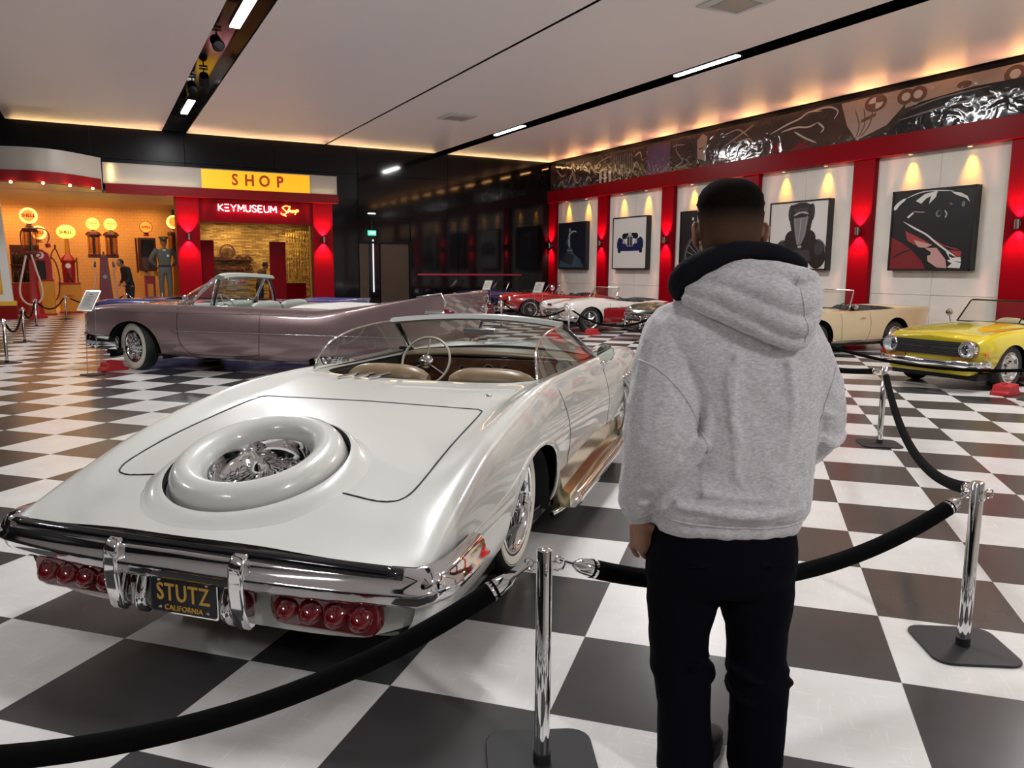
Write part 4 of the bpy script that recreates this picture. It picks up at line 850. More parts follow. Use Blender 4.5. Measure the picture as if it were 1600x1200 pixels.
def wheel(root, x, y, R, w, style='wire', sd=1, steer=0.0, ww=None, rimr=None, rimmat=None):
    # tyre is the part, everything on it a sub-part; local +y faces outwards
    rim = rimr or R*.60; h = w/2
    b = MB(); m = Matrix.Rotation(-PI/2, 4, 'X')      # lathe axis z -> +y
    prof = [(rim, -h*.8), (rim+.01, -h*.95), (R*.90, -h), (R*.97, -h*.86), (R, -h*.55), (R, h*.55), (R*.97, h*.86), (R*.90, h), (rim+.01, h*.95), (rim, h*.8)]
    b.lathe(prof[::-1], 56, m); t = b.build('tyre', MT['rubber'], root, angle=50, loc=(x, y*sd, R))
    t.rotation_euler = (0, 0, (0 if sd > 0 else PI)+steer)
    if ww:
        b = MB(); b.lathe([(ww[1], h*.93), ((ww[0]+ww[1])/2, h*1.015), (ww[0], h*.99)], 56, m); b.build('whitewall', MT['whitewall'], t, angle=180)
    if style in ('wire', 'knock'):
        b = MB(); b.lathe([(rim+.012, h*.96), (rim+.004, h*1.0), (rim-.012, h*.8), (rim-.03, h*.55), (rim-.035, -h*.1), (rim-.02, -h*.3)], 56, m); b.build('rim', rimmat or MT['chrome'], t, angle=180)
        b = MB()
        for k in range(36):
            a = 2*PI*k/36; a2 = a+(.42 if k % 2 else -.42); yo = h*.35 if k % 2 else -h*.15
            b.tube([(.05*math.cos(a2), h*.62 if k % 2 else h*.1, .05*math.sin(a2)), ((rim-.03)*math.cos(a), yo, (rim-.03)*math.sin(a))], .0035, 4)
        b.build('spokes', rimmat or MT['chrome'], t)
        b = MB(); b.lathe([(.001, h*.98), (.022, h*.97), (.034, h*.8), (.05, h*.66), (.055, h*.2)], 20, m)
        for k in range(2 if style == 'wire' else 3):
            a = k*2*PI/(2 if style == 'wire' else 3)+.5; b.tube([(.02*math.cos(a), h*.9, .02*math.sin(a)), (.085*math.cos(a), h*1.0, .085*math.sin(a))], [.016, .008], 6)
        b.build('hub_spinner', MT['chrome'], t)
        b = MB(); b.lathe([(.001, -h*.35), (rim-.02, -h*.35)], 24, m); b.build('brake_drum', MT['black'], t)
    elif style == 'disc':
        b = MB(); pr = [(rim+.01, h*.95), (rim-.01, h*1.03), (rim-.03, h*.9), (rim*.80, h*.72)]
        for k in range(7): pr += [(rim*(.78-.075*k), h*(.78 if k % 2 else .72)+.008*k)]
        pr += [(rim*.22, h*.9), (.03, h*1.15), (.001, h*1.18)]
        b.lathe(pr, 48, m); b.build('hubcap', MT['chrome'], t, angle=30)
        b = MB()
        for k in range(30):
            a = 2*PI*k/30; b.tube([(rim*.86*math.cos(a), h*.86, rim*.86*math.sin(a)), (rim*.5*math.cos(a), h*.86, rim*.5*math.sin(a))], .006, 4)
        b.build('hubcap_ribs', MT['dchrome'], t)
    elif style == 'steel':
        b = MB(); b.lathe([(rim+.012, h*.96), (rim, h*1.0), (rim-.015, h*.85), (rim-.03, h*.5), (rim-.04, h*.42), (rim*.72, h*.40), (rim*.62, h*.62), (rim*.45, h*.66), (.06, h*.5), (.055, h*.8), (.001, h*.85)], 48, m); b.build('rim', rimmat or MT['steel'], t, angle=35)
        b = MB()
        for k in range(4 if rimmat is None else 8):
            a = 2*PI*(k+.3)/(4 if rimmat is None else 8); b.cyl((rim*.45*math.cos(a), h*.5, rim*.45*math.sin(a)), (rim*.45*math.cos(a), h*.78, rim*.45*math.sin(a)), .014, n=10)
        b.build('wheel_nuts', MT['black'], t)
    return t
def headlamp(root, c, r, d=(1, 0, 0), name='headlamp', bezel='chrome', depth=.05):
    R = rotm(d).to_4x4(); R.translation = Vector(c)
    b = MB(); b.lathe([(r*1.12, -depth), (r*1.14, -.005), (r*1.05, .012), (r*.98, .005), (r*.97, -.02)], 32, R); o = b.build(name, MT[bezel], root, angle=60)
    b = MB(); b.lathe([(r*.97, -.004), (r*.85, -.012), (r*.55, -.024), (.001, -.03)], 28, R); b.ball(Vector(c)-Vector(d)*.012, r*.16, 10, 6); b.build('reflector', MT['reflector'], o, angle=180)
    b = MB(); b.lathe([(.001, .03), (r*.5, .024), (r*.85, .008), (r*.97, -.005)], 28, R); b.build('lens', MT['lens'], o, angle=180)
    return o
def cable_box(name, root, pts, th, mt): pass
def tubes(root, name, paths, r, mt, n=8, closed=False, flat=1.0):
    b = MB()
    for p in paths: b.tube(p, r, n, closed, flat)
    return b.build(name, mt, root, angle=180)
def pane(root, name, G, mt):
    b = MB(); b.grid(G); return b.build(name, mt, root, angle=180)
def mirror_y(pts): return [(p[0], -p[1], p[2]) for p in pts]
def seat_back(root, c, w, h, t, mt, name='seat', tilt=-.12):
    G = []
    for i in range(13):
        u = -1+2*i/12; row = []
        for j in range(16):
            a = 2*PI*j/16; prof = (abs(math.cos(a))**.6)*math.copysign(1, math.cos(a)); z = h/2*prof*(1-.30*abs(u)**4); xx = t/2*math.sin(a)*(1-.5*abs(u)**6)
            row.append((c[0]+xx+tilt*z, c[1]+u*w/2, c[2]+z))
        G.append(row)
    b = MB(); b.grid(G, closed_v=True); b.add(G[0], [tuple(range(16))]); b.add(G[-1], [tuple(range(15, -1, -1))])
    return b.build(name, mt, root, angle=180)
def cushion(root, a, b_, mt, name='seat_cushion'):
    b = MB(); b.box(a, b_); return b.build(name, mt, root, bevel=.04)
def steering(root, c, r, d, mt, name='steering_wheel', hub=.04, spokes=3, tr=.010):
    R = rotm(d).to_4x4(); R.translation = Vector(c)
    b = MB(); b.tube([R @ Vector((r*math.cos(2*PI*k/40), r*math.sin(2*PI*k/40), 0)) for k in range(40)], tr, 8, True); o = b.build(name, mt, root, angle=180)
    b = MB()
    for k in range(spokes): a = 2*PI*k/spokes+PI/2; b.tube([R @ Vector((0, 0, -.015)), R @ Vector((r*math.cos(a), r*math.sin(a), 0))], .008, 6, flat=.5)
    b.cyl(R @ Vector((0, 0, -.35)), R @ Vector((0, 0, 0)), .018); b.build('spokes', MT['chrome'], o)
    b = MB(); b.lathe([(hub, -.02), (hub, .005), (hub*.6, .02), (.001, .025)], 20, R); b.build('horn_button', MT['dchrome'], o, angle=180)
    return o
def tub(root, x0, x1, w, z0, z1, mt):
    b = MB(); a = (x0, -w, z0); c = (x1, w, z1); b.box(a, c); o = MB(); f = b.f[:1]+b.f[2:]
    o.add(b.v, [q[::-1] for q in f]); return o.build('cabin_tub', mt, root, smooth=False)
def pan(root, x0, x1, w, z, hole=()):
    b = MB(); b.box((x0, -w, z-.05), (x1, w, z+.04)); return b.build('underbody', MT['black'], root, smooth=False)
def paint(name, c, rough=.22, metal=0.0, coat=1.0): return mat(name, c, rough, metal, coat=coat, coat_r=.02)

# ------------------------------------------------------------------ the white roadster in the foreground
HS = math.radians(45.6)
def car_root(name, ox, oy, az, lab, cat='car', group=None, scale=1):
    return empty(name, (ox, oy, 0), PI/2-az, lab, cat, group, scale)      # local +x points to azimuth az
st = car_root('vintage_roadster', .24, 3.12, HS, 'pearl white open roadster with spare wheel sunk in its tail, nearest car')
PW = paint('pearl white paint', (.64, .645, .605), .30)
MT['tan'] = var(mat('bronze leather', (.20, .135, .075), .35), (.24, .165, .095), 8); MT['brownint'] = mat('dark brown trim', (.035, .018, .012), .5); MT['wood'] = var(mat('walnut', (.055, .022, .014), .25, coat=.6), (.10, .045, .025), 14)
rows = [
 (.00, [(.55, .245, .12), (.80, .250, .12), (.885, .30, .12), (.915, .40, .11), (.93, .47, .10), (.935, .535, .08), (.62, .565, .02), (.32, .585, 0), (0, .592, -.02)]),
 (.16, [(.55, .24), (.85, .245, .04), (.935, .30, .02), (.955, .41, .01), (.955, .475), (.935, .570), (.63, .60), (.32, .615), (0, .622)]),
 (.38, [(.55, .23), (.88, .235), (.95, .30), (.965, .42), (.97, .50), (.925, .655), (.66, .668), (.33, .683), (0, .69)]),
 (.80, [(.55, .22), (.87, .225), (.95, .30), (.97, .43), (.98, .545), (.915, .785), (.70, .765), (.35, .772), (0, .780)]),
 (1.20, [(.55, .20), (.81, .205), (.93, .30), (.975, .45), (.985, .615), (.905, .865), (.71, .830), (.35, .832), (0, .838)]),
 (1.60, [(.55, .19), (.82, .195), (.93, .29), (.975, .47), (.985, .665), (.895, .915), (.71, .878), (.37, .873), (0, .876)]),
 (2.10, [(.55, .17), (.82, .175), (.92, .27), (.955, .45), (.965, .665), (.875, .925), (.74, .915), (.40, .902), (0, .900)]),
 (2.70, [(.55, .16), (.82, .165), (.90, .26), (.93, .43), (.935, .65), (.85, .905), (.74, .91), (.40, .905), (0, .905)]),
 (3.30, [(.55, .16), (.82, .165), (.90, .26), (.92, .43), (.925, .65), (.845, .895), (.74, .905), (.40, .91), (0, .91)]),
 (3.75, [(.55, .17), (.82, .175), (.91, .27), (.94, .44), (.945, .66), (.86, .90), (.70, .90), (.38, .925), (0, .935)]),
 (4.30, [(.55, .19), (.82, .195), (.92, .29), (.965, .46), (.97, .68), (.87, .905), (.62, .885), (.34, .92), (0, .945)]),
 (4.90, [(.55, .20), (.82, .205), (.92, .30), (.97, .46), (.97, .66), (.86, .885), (.60, .85), (.32, .895), (0, .93)]),
 (5.35, [(.55, .22), (.80, .225), (.90, .31), (.94, .45), (.94, .62), (.83, .83), (.58, .81), (.30, .86), (0, .90)]),
 (5.62, [(.50, .26, -.1), (.72, .27, -.1), (.80, .34, -.1), (.84, .45, -.08), (.84, .58, -.06), (.74, .72, -.04), (.52, .74), (.28, .78), (0, .82, .04)])]
S = Shell(rows, 9, .035, 7)
AR = [(1.53, .28, .50, .395), (4.72, .28, .50, .395)]
lid = lambda x, y, z: (.44 < x < 1.46) and abs(y) < .70-.05*max(0, (1.0-x)) and z > .6
hood = lambda x, y, z: 3.85 < x < 5.4 and abs(y) < .58 and z > .6
door = lambda x, y, z: 2.25 < x < 3.62 and .20 < z < .93 and abs(y) > .80
doorl = lambda x, y, z: door(x, y, z) and y > 0
doorr = lambda x, y, z: door(x, y, z) and y < 0
S.build(st, PW, 'body_shell', AR, (2.90, .74, .755, 7, .8), [('boot_lid', PW, lid), ('bonnet', PW, hood), ('door', PW, doorl), ('door', PW, doorr)], holes=[(.50, 0, .368)])
S.gap(st, [(.42, .10+.28), (.40, .50), (.39, .64), (.44, .72), (.60, .735), (1.0, .715), (1.40, .69), (1.475, .66), (1.49, .60), (1.50, .3), (1.50, 0), (1.50, -.3), (1.49, -.60), (1.475, -.66), (1.40, -.69), (1.0, -.715), (.60, -.735), (.44, -.72), (.39, -.64), (.40, -.50), (.42, -.38)], .0045)
for sd in (1, -1):
    S.gap(st, [(2.22, .90), (2.28, .75), (2.30, .5), (2.27, .24)], .003, on=sd); S.gap(st, [(3.64, .88), (3.66, .6), (3.62, .24)], .003, on=sd)
    S.gap(st, [(1.06, .44), (1.12, .56), (1.28, .655), (1.53, .682), (1.78, .655), (1.94, .56), (2.02, .42), (2.05, .24)], .011, on=sd, m=PW, name='arch_flare', lift=-.002)
    S.gap(st, [(.30, .49), (.60, .53), (.95, .575), (1.25, .64), (1.53, .69)], .006, on=sd, m=PW, name='feature_line', lift=-.001)
wells(st, AR, .93); pan(st, .3, 5.4, .80, .24)
# tail panel with lamps
b = MB(); G = []
for i in range(41):
    s_ = -1+2*i/40; y = s_*.93; zt = .583-.055*abs(s_)**3; zb = .235+.05*max(0, abs(s_)-.80)/.2
    G.append([(.035+.11*abs(s_)**5+(.035-.035*k/5), y*(1-.05*(1-k/5)*1), zb+(zt-zb)*k/5) for k in range(6)])
b.grid(G); b.build('tail_panel', PW, st, angle=180)
b = MB(); b.tube([(-.005+.09*abs(y)**3-.015, y, .550-.035*abs(y)**3) for y in np.linspace(-.90, .90, 31)], .028, 8); b.build('deck_edge_shade', MT['blackgloss'], st, angle=180)  # black strip painted as the shadowed gap between deck edge and bumper
for sd in (1, -1):
    G = [rrect(.44, .125, .055, 5)]
    mm = frame((.062, sd*.575, .335), (0, -sd, 0), (0, 0, 1)) if sd > 0 else frame((.062, sd*.575, .335), (0, -1, 0), (0, 0, 1))
    mm = frame((.062+.02, sd*.575, .345), (0, -1, 0), (0, 0, 1), (-1, 0, 0))
    b = MB(); b.prism(rrect(.46, .145, .06, 5), .045, mm, -.0); pod = b.build('tail_lamp_cluster', MT['rubyglass'], st, bevel=.008)
    for k in range(4):
        y = sd*.575-.155+.103*k; b = MB(); G = []
        b.lathe([(.052, 0), (.048, .018), (.036, .034), (.016, .046), (.001, .048)], 20, frame((.042, y, .350), (0, -1, 0), (.35, 0, 1), (-1, 0, -.25)))
        b.build('bullet_lens', MT['rubyglass'], pod, angle=180)
    b = MB(); b.lathe([(.05, 0), (.048, .03), (.001, .04)], 20, frame((.045, sd*.235, .36), (0, -1, 0), (0, 0, 1))); b.build('inner_tail_lamp', MT['rubyglass'], st, angle=180)
# bumper
bp = []
for y in np.linspace(-1, 1, 49):
    bp.append((-.005+.085*abs(y)**2.4, y*.93, .485-.012*abs(y)))
bp = [(.50, -.985, .475), (.40, -.992, .476), (.28, -.995, .477), (.17, -.99, .478), (.11, -.965, .478)]+bp+[(.11, .965, .478), (.17, .99, .478), (.28, .995, .477), (.40, .992, .476), (.50, .985, .475)]
def bar(pts, prof, name, mt, root):
    # profile (out, up) swept along a path in plan
    P = [Vector(p) for p in pts]; G = []
    for i, p in enumerate(P):
        t = (P[min(i+1, len(P)-1)]-P[max(i-1, 0)]); t.z = 0; t.normalize(); o = Vector((-t.y, t.x, 0))
        G.append([p+o*a+Vector((0, 0, c)) for a, c in prof])
    b = MB(); b.grid(G, closed_v=True); n = len(prof); b.add(G[0], [tuple(range(n))]); b.add(G[-1], [tuple(range(n-1, -1, -1))]); return b.build(name, mt, root, angle=50, recalc=True)
bm_ = bar(bp, [(.0, .075), (.035, .07), (.052, .045), (.060, .012), (.075, .004), (.078, -.008), (.060, -.02), (.052, -.045), (.035, -.065), (.0, -.07), (-.03, -.03), (-.03, .04)], 'rear_bumper', MT['chrome'], st)
for sd in (1, -1):
    b = MB(); b.ball((.105, sd*.965, .478), .070, 18, 12, (1, 1, 1.0)); b.build('bumper_corner_cap', MT['chrome'], bm_, angle=180)
    b = MB(); prof = [(-.085, .495), (-.088, .44), (-.080, .36), (-.065, .29), (-.045, .268), (-.01, .27), (-.01, .50), (.04, .560), (-.02, .568), (-.06, .560), (-.082, .53)]
    n = len(prof); y0, y1 = sd*.285-.034, sd*.285+.034
    b.prism([(p[0], p[1]) for p in prof], y1-y0, frame((0, y1, 0), (1, 0, 0), (0, 0, 1))); b.build('bumper_guard', MT['chrome'], bm_, bevel=.012, angle=40, recalc=True)
    b = MB(); b.tube(smooth_path([(.02, sd*.205, .44), (-.01, sd*.20, .37), (-.02, sd*.20, .30), (.02, sd*.2, .27)], 4), .028, 10); b.build('bumper_iron', MT['chrome'], bm_, angle=180)
# plate
pl = MB(); m = frame((-.012, 0, .350), (0, -1, 0), (0, 0, 1)); pl.prism(rrect(.315, .155, .012), .008, m, 0); pf = pl.build('number_plate', MT['chrome'], st, smooth=False)
b = MB(); b.prism(rrect(.302, .142, .010), .003, m, .007); b.build('plate_face', mat('blue black plate', (.006, .007, .014), .3), pf, smooth=False)
YL = mat('plate yellow', (.62, .36, .06), .5)
b = MB(); b.text('STUTZ', .098, .004, m @ Matrix.Translation((0, .008, .012)), bold=.001, sx=.78, space=1.1); b.text('CALIFORNIA', .030, .004, m @ Matrix.Translation((0, -.052, .012)), space=1.05); b.build('lettering', YL, pf, smooth=False)
for (a, c_) in ((-.11, -.054), (.11, -.054), (-.11, .058), (.11, .058)):
    b = MB(); b.lathe([(.008, .010), (.006, .014), (.001, .015)], 12, m @ Matrix.Translation((a, c_, 0))); b.build('bolt', MT['dchrome'], pf)
b = MB(); b.box((-.006, -.08, .27), (.05, .08, .43)); b.build('plate_bracket', MT['black'], st, smooth=False)
# spare wheel
SP = Vector((.505, .02, .768)); TL = math.radians(16.5)
ms = frame(SP, (math.cos(TL), 0, math.sin(TL)), (0, 1, 0))
b = MB(); b.lathe([(.385, -.10), (.383, -.03), (.372, .010), (.350, .040), (.318, .056), (.290, .056), (.262, .042), (.240, .018), (.229, -.015), (.226, -.06)], 80, ms); spr = b.build('spare_wheel_cover', PW, st, angle=180)
b = MB(); b.lathe([(.230, -.03), (.220, -.02), (.212, -.05), (.204, -.09), (.190, -.10), (.184, -.13), (.16, -.14)], 64, ms); b.build('rim', MT['chrome'], spr, angle=60)
b = MB()
for k in range(40):
    a = 2*PI*k/40; a2 = a+(.5 if k % 2 else -.5); b.tube([ms @ Vector((.042*math.cos(a2), .042*math.sin(a2), -.045 if k % 2 else -.10)), ms @ Vector(((.190)*math.cos(a), .190*math.sin(a), -.10))], .0033, 5)
b.build('spokes', MT['chrome'], spr)
b = MB(); b.lathe([(.05, -.14), (.05, -.06), (.042, -.035), (.028, -.02), (.022, .0), (.001, .003)], 24, ms)
for k in range(2): a = k*PI+.9; b.tube([ms @ Vector((.02*math.cos(a), .02*math.sin(a), -.012)), ms @ Vector((.085*math.cos(a), .085*math.sin(a), .0))], [.014, .009], 8)
b.build('hub_spinner', MT['chrome'], spr)
b = MB(); b.lathe([(.001, -.145), (.2, -.145)], 32, ms); b.build('well_floor', MT['black'], spr)
b = MB(); b.lathe([(.402, -.012), (.398, -.04), (.386, -.06)], 80, ms); b.build('spare_gap', MT['black'], st, angle=180)
G = []
for k in range(97):
    a = 2*PI*k/96; row = []
    for j in range(9):
        t = j/8; r_ = .402+.105*t; pl_ = ms @ Vector((r_*math.cos(a), r_*math.sin(a), -.012)); zt = S.ztop(max(.02, pl_.x), pl_.y)
        w_ = 1-(3*t*t-2*t**3); q = pl_.copy(); rim_ = ms @ Vector((.402*math.cos(a), .402*math.sin(a), -.006)); q.z = (max(rim_.z-.004, zt+.002))*w_+(zt-.004)*(1-w_) if j < 8 else zt-.012
        q.x = max(q.x, .015); row.append(q)
    G.append(row)
b = MB(); b.grid(G); b.build('spare_wheel_surround', PW, st, angle=180, recalc=True)
# windscreen, quarter glasses
def ws_pt(u, v):       # u -1..1 across, v 0 base .. 1 top
    base = Vector((3.78+.17*(1-u*u), u*.80, .905+.045*(1-u*u))); top = Vector((3.20+.14*(1-u*u), u*.665, 1.195+.035*(1-u*u))); return base.lerp(top, v)
pane(st, 'windscreen', [[ws_pt(-1+2*i/24, v/4) for v in range(5)] for i in range(25)], MT['glass'])
tubes(st, 'windscreen_post', [[ws_pt(1, -.03), ws_pt(1, 1.0)]], .022, MT['blackgloss']); tubes(st, 'windscreen_post', [[ws_pt(-1, -.03), ws_pt(-1, 1.0)]], .022, MT['blackgloss'])
tubes(st, 'post_trim', [[ws_pt(s_*1.02, -.0)+Vector((.03, 0, .0)), ws_pt(s_*1.02, 1.0)+Vector((.03, 0, 0))] for s_ in (1,)], .010, MT['chrome']); tubes(st, 'post_trim', [[ws_pt(-1.02, -.0)+Vector((.03, 0, .0)), ws_pt(-1.02, 1.0)+Vector((.03, 0, 0))]], .010, MT['chrome'])
hp = [ws_pt(u, 1.0)+Vector((-.03, 0, .01)) for u in np.linspace(-1.02, 1.02, 31)]
b = MB(); G = [[p+Vector(q) for q in ((-.05, 0, -.012), (-.03, 0, .016), (.02, 0, .022), (.055, 0, .0), (.04, 0, -.022), (-.03, 0, -.026))] for p in hp]; b.grid(G, closed_v=True); b.add(G[0], [tuple(range(6))]); b.add(G[-1], [tuple(range(5, -1, -1))]); b.build('windscreen_header', mat('satin silver header', (.42, .43, .42), .3, .6), st, recalc=True)
tubes(st, 'lower_frame', [[ws_pt(u, 0.0)+Vector((0, 0, .0)) for u in np.linspace(-1, 1, 21)]], .012, MT['blackgloss'])
for sd in (1, -1):
    edge = smooth_path([(2.18, .775, .925), (2.22, .755, 1.02), (2.33, .725, 1.11), (2.58, .70, 1.17), (2.90, .685, 1.195), (3.20, .675, 1.20)], 5)
    G = []
    for p in edge:
        # base point straight below along the sill
        xb = 2.18+(p[0]-2.18)*(3.75-2.18)/(3.20-2.18); G.append([(xb+(p[0]-xb)*t, sd*(.80+(p[1]-.80)*t+(-.025 if xb < 2.5 else 0)*(1-t)), .918+(p[2]-.918)*t) for t in (0, .25, .5, .75, 1)])
    o = pane(st, 'side_glass', G, MT['glass']); tubes(o, 'glass_edge', [[(p[0], sd*p[1], p[2]) for p in edge]], .008, MT['chrome']); tubes(o, 'sill_seal', [[(x_, sd*.795, .918) for x_ in np.linspace(2.18, 3.75, 8)]], .009, MT['blackgloss'])
# wing mirror
b = MB(); mr = Vector((3.42, -.955, .985)); b.lathe([(.001, .045), (.04, .04), (.062, .015), (.066, -.01), (.060, -.014)], 28, frame(mr, (0, 1, 0), (0, 0, 1), (1, 0, 0))); o = b.build('wing_mirror', MT['chrome'], st, angle=60)
b = MB(); b.lathe([(.001, .012), (.060, .012)], 28, frame(mr, (0, -1, 0), (0, 0, 1), (-1, 0, 0))); b.build('mirror_glass', mat('mirror glass', (.8, .85, .8), .02, 1.0), o)
b = MB(); b.tube(smooth_path([(3.42, -.955, .93), (3.40, -.95, .90), (3.42, -.93, .86)], 4), .014, 8); b.ball((3.40, -.945, .905), .028, 12, 8); b.build('mirror_arm', MT['chrome'], o)
# inner mirror
b = MB(); b.box((-.015, -.13, -.025), (.015, .13, .025), Matrix.Translation((3.22, -.02, 1.135))); o = b.build('rear_view_mirror', MT['dchrome'], st, bevel=.01); b = MB(); b.tube([(3.24, -.02, 1.15), (3.28, -.02, 1.21)], .012); b.build('mirror_stem', MT['chrome'], o)
# cabin
tub(st, 2.16, 3.72, .755, .30, .885, MT['brownint'])
G = [[(3.55+.12*(1-u*u)*0+a, u*.76, z+.03*(1-u*u)) for a, z in ((-.07, .885), (-.085, .898), (-.06, .914), (.0, .922), (.14, .922), (.32, .915))] for u in np.linspace(-1, 1, 25)]
b = MB(); b.grid(G); b.build('dashboard_pad', mat('brown dash leather', (.10, .066, .036), .4), st, angle=180)
b = MB(); b.box((3.45, -.74, .55), (3.53, .74, .895)); dsh = b.build('dashboard', MT['wood'], st, smooth=False)
for (yy, rr) in ((.60, .045), (.50, .03), (.20, .03), (-.02, .045), (-.17, .045), (-.62, .04)):
    b = MB(); mm = frame((3.442, yy, .815), (0, -1, 0), (0, 0, 1)); b.lathe([(rr, 0), (rr, .012), (rr*.86, .012), (rr*.84, .004), (.001, .004)], 24, mm); g_ = b.build('gauge', MT['chrome'], dsh); b = MB(); b.lathe([(.001, .006), (rr*.83, .006)], 20, mm); b.build('gauge_face', MT['black'], g_)
b = MB(); b.box((3.435, -.56, .74), (3.45, -.26, .748)); b.build('dash_strip', MT['chrome'], dsh); 
steering(st, (3.12, .38, .90), .195, (-.90, 0, .42), mat('ivory wheel rim', (.35, .32, .27), .3), hub=.055)
for (yy, zz) in ((.40, .80), (-.36, .80)):
    seat_back(st, (2.55, yy, zz-.06), .60, .42, .20, MT['tan']); cushion(st, (2.62, yy-.28, .36), (3.15, yy+.28, .52), MT['tan'])
b = MB(); b.box((2.55, -.06, .3), (3.4, .08, .62)); b.build('centre_console', MT['wood'], st, bevel=.02)
for k in range(3):
    b = MB(); b.tube([(2.02+.03*k, .50-.10*k, .912), (2.17+.03*k, .44-.10*k, .925)], .009, 8); b.build('hood_fastener', MT['dchrome'], st)
b = MB(); b.lathe([(.022, 0), (.018, .008), (.001, .01)], 16, Matrix.Translation((1.78, -.60, S.ztop(1.78, .60)-.001))); b.build('lock_escutcheon', MT['dchrome'], st)
# side pipes and sills
GOLD_REFL = mat('sill with painted gold reflection', (.62, .55, .38), .12, 1.0)  # gold reflections on the cream sill are put into the metal colour
for sd in (1, -1):
    G = []
    for x_ in np.linspace(2.08, 4.12, 15):
        y0 = S.yside(x_, .40)-.01; G.append([(x_, sd*y0, .47), (x_, sd*(y0+.012), .40), (x_, sd*(y0+.03), .30), (x_, sd*(y0+.075), .27), (x_, sd*(y0+.08), .19), (x_, sd*(y0-.05), .17)])
    b = MB(); b.grid(G); b.add(G[0], [tuple(range(6))]); b.build('sill', GOLD_REFL, st, angle=40, recalc=True)
    b = MB(); y0 = .99
    b.tube(smooth_path([(4.25, sd*.97, .62), (4.16, sd*1.02, .45), (4.02, sd*(y0+.03), .30), (3.7, sd*(y0+.03), .225), (3.0, sd*(y0+.025), .20), (2.55, sd*(y0+.02), .19), (2.28, sd*(y0+.015), .185)], 6), .040, 14); ep = b.build('side_exhaust', MT['chrome'], st, angle=180)
    b = MB(); b.tube([(2.34, sd*(y0+.015), .186), (2.26, sd*(y0+.015), .185), (2.20, sd*(y0+.015), .183)], [.044, .046, .032], 14); b.tube([(2.22, sd*(y0), .183), (2.05, sd*.955, .175), (1.98, sd*.93, .17)], .018, 8); b.build('exhaust_tip', MT['chrome'], ep, angle=60)
    for k in range(3):
        b = MB(); b.tube(smooth_path([(4.22+.14*k, sd*.95, .70), (4.20+.14*k, sd*1.03, .62), (4.18+.10*k, sd*1.045, .45), (4.08, sd*1.03, .34)], 5), .035, 10); b.build('exhaust_branch', MT['chrome'], ep, angle=180)
    wheel(st, 1.52, .765, .355, .205, 'wire', sd, ww=(.325, .262), rimr=.250); wheel(st, 4.72, .765, .355, .205, 'wire', sd, ww=(.325, .262), rimr=.250)
    b = MB(); b.tube([(1.86, sd*.78, .15), (2.10, sd*.80, .14)], .04, 12); b.build('tailpipe', MT['black'], st)
    headlamp(st, (5.56, sd*.66, .62), .09)
G = [[(5.60+.06*(1-s_*s_), s_*.50, z) for z in (.30, .5, .74)] for s_ in np.linspace(-1, 1, 9)]
b = MB(); b.grid(G); b.build('radiator_grille', MT['chrome'], st); b = MB(); b.box((5.50, -.84, .26), (5.56, .84, .60)); b.build('nose_panel', PW, st, smooth=False)
bar([(5.45, .93, .42), (5.66, .86, .42), (5.78, .5, .42), (5.82, 0, .42), (5.78, -.5, .42), (5.66, -.86, .42), (5.45, -.93, .42)], [(0, .05), (.05, .03), (.055, -.03), (0, -.05), (-.02, 0)], 'front_bumper', MT['chrome'], st)

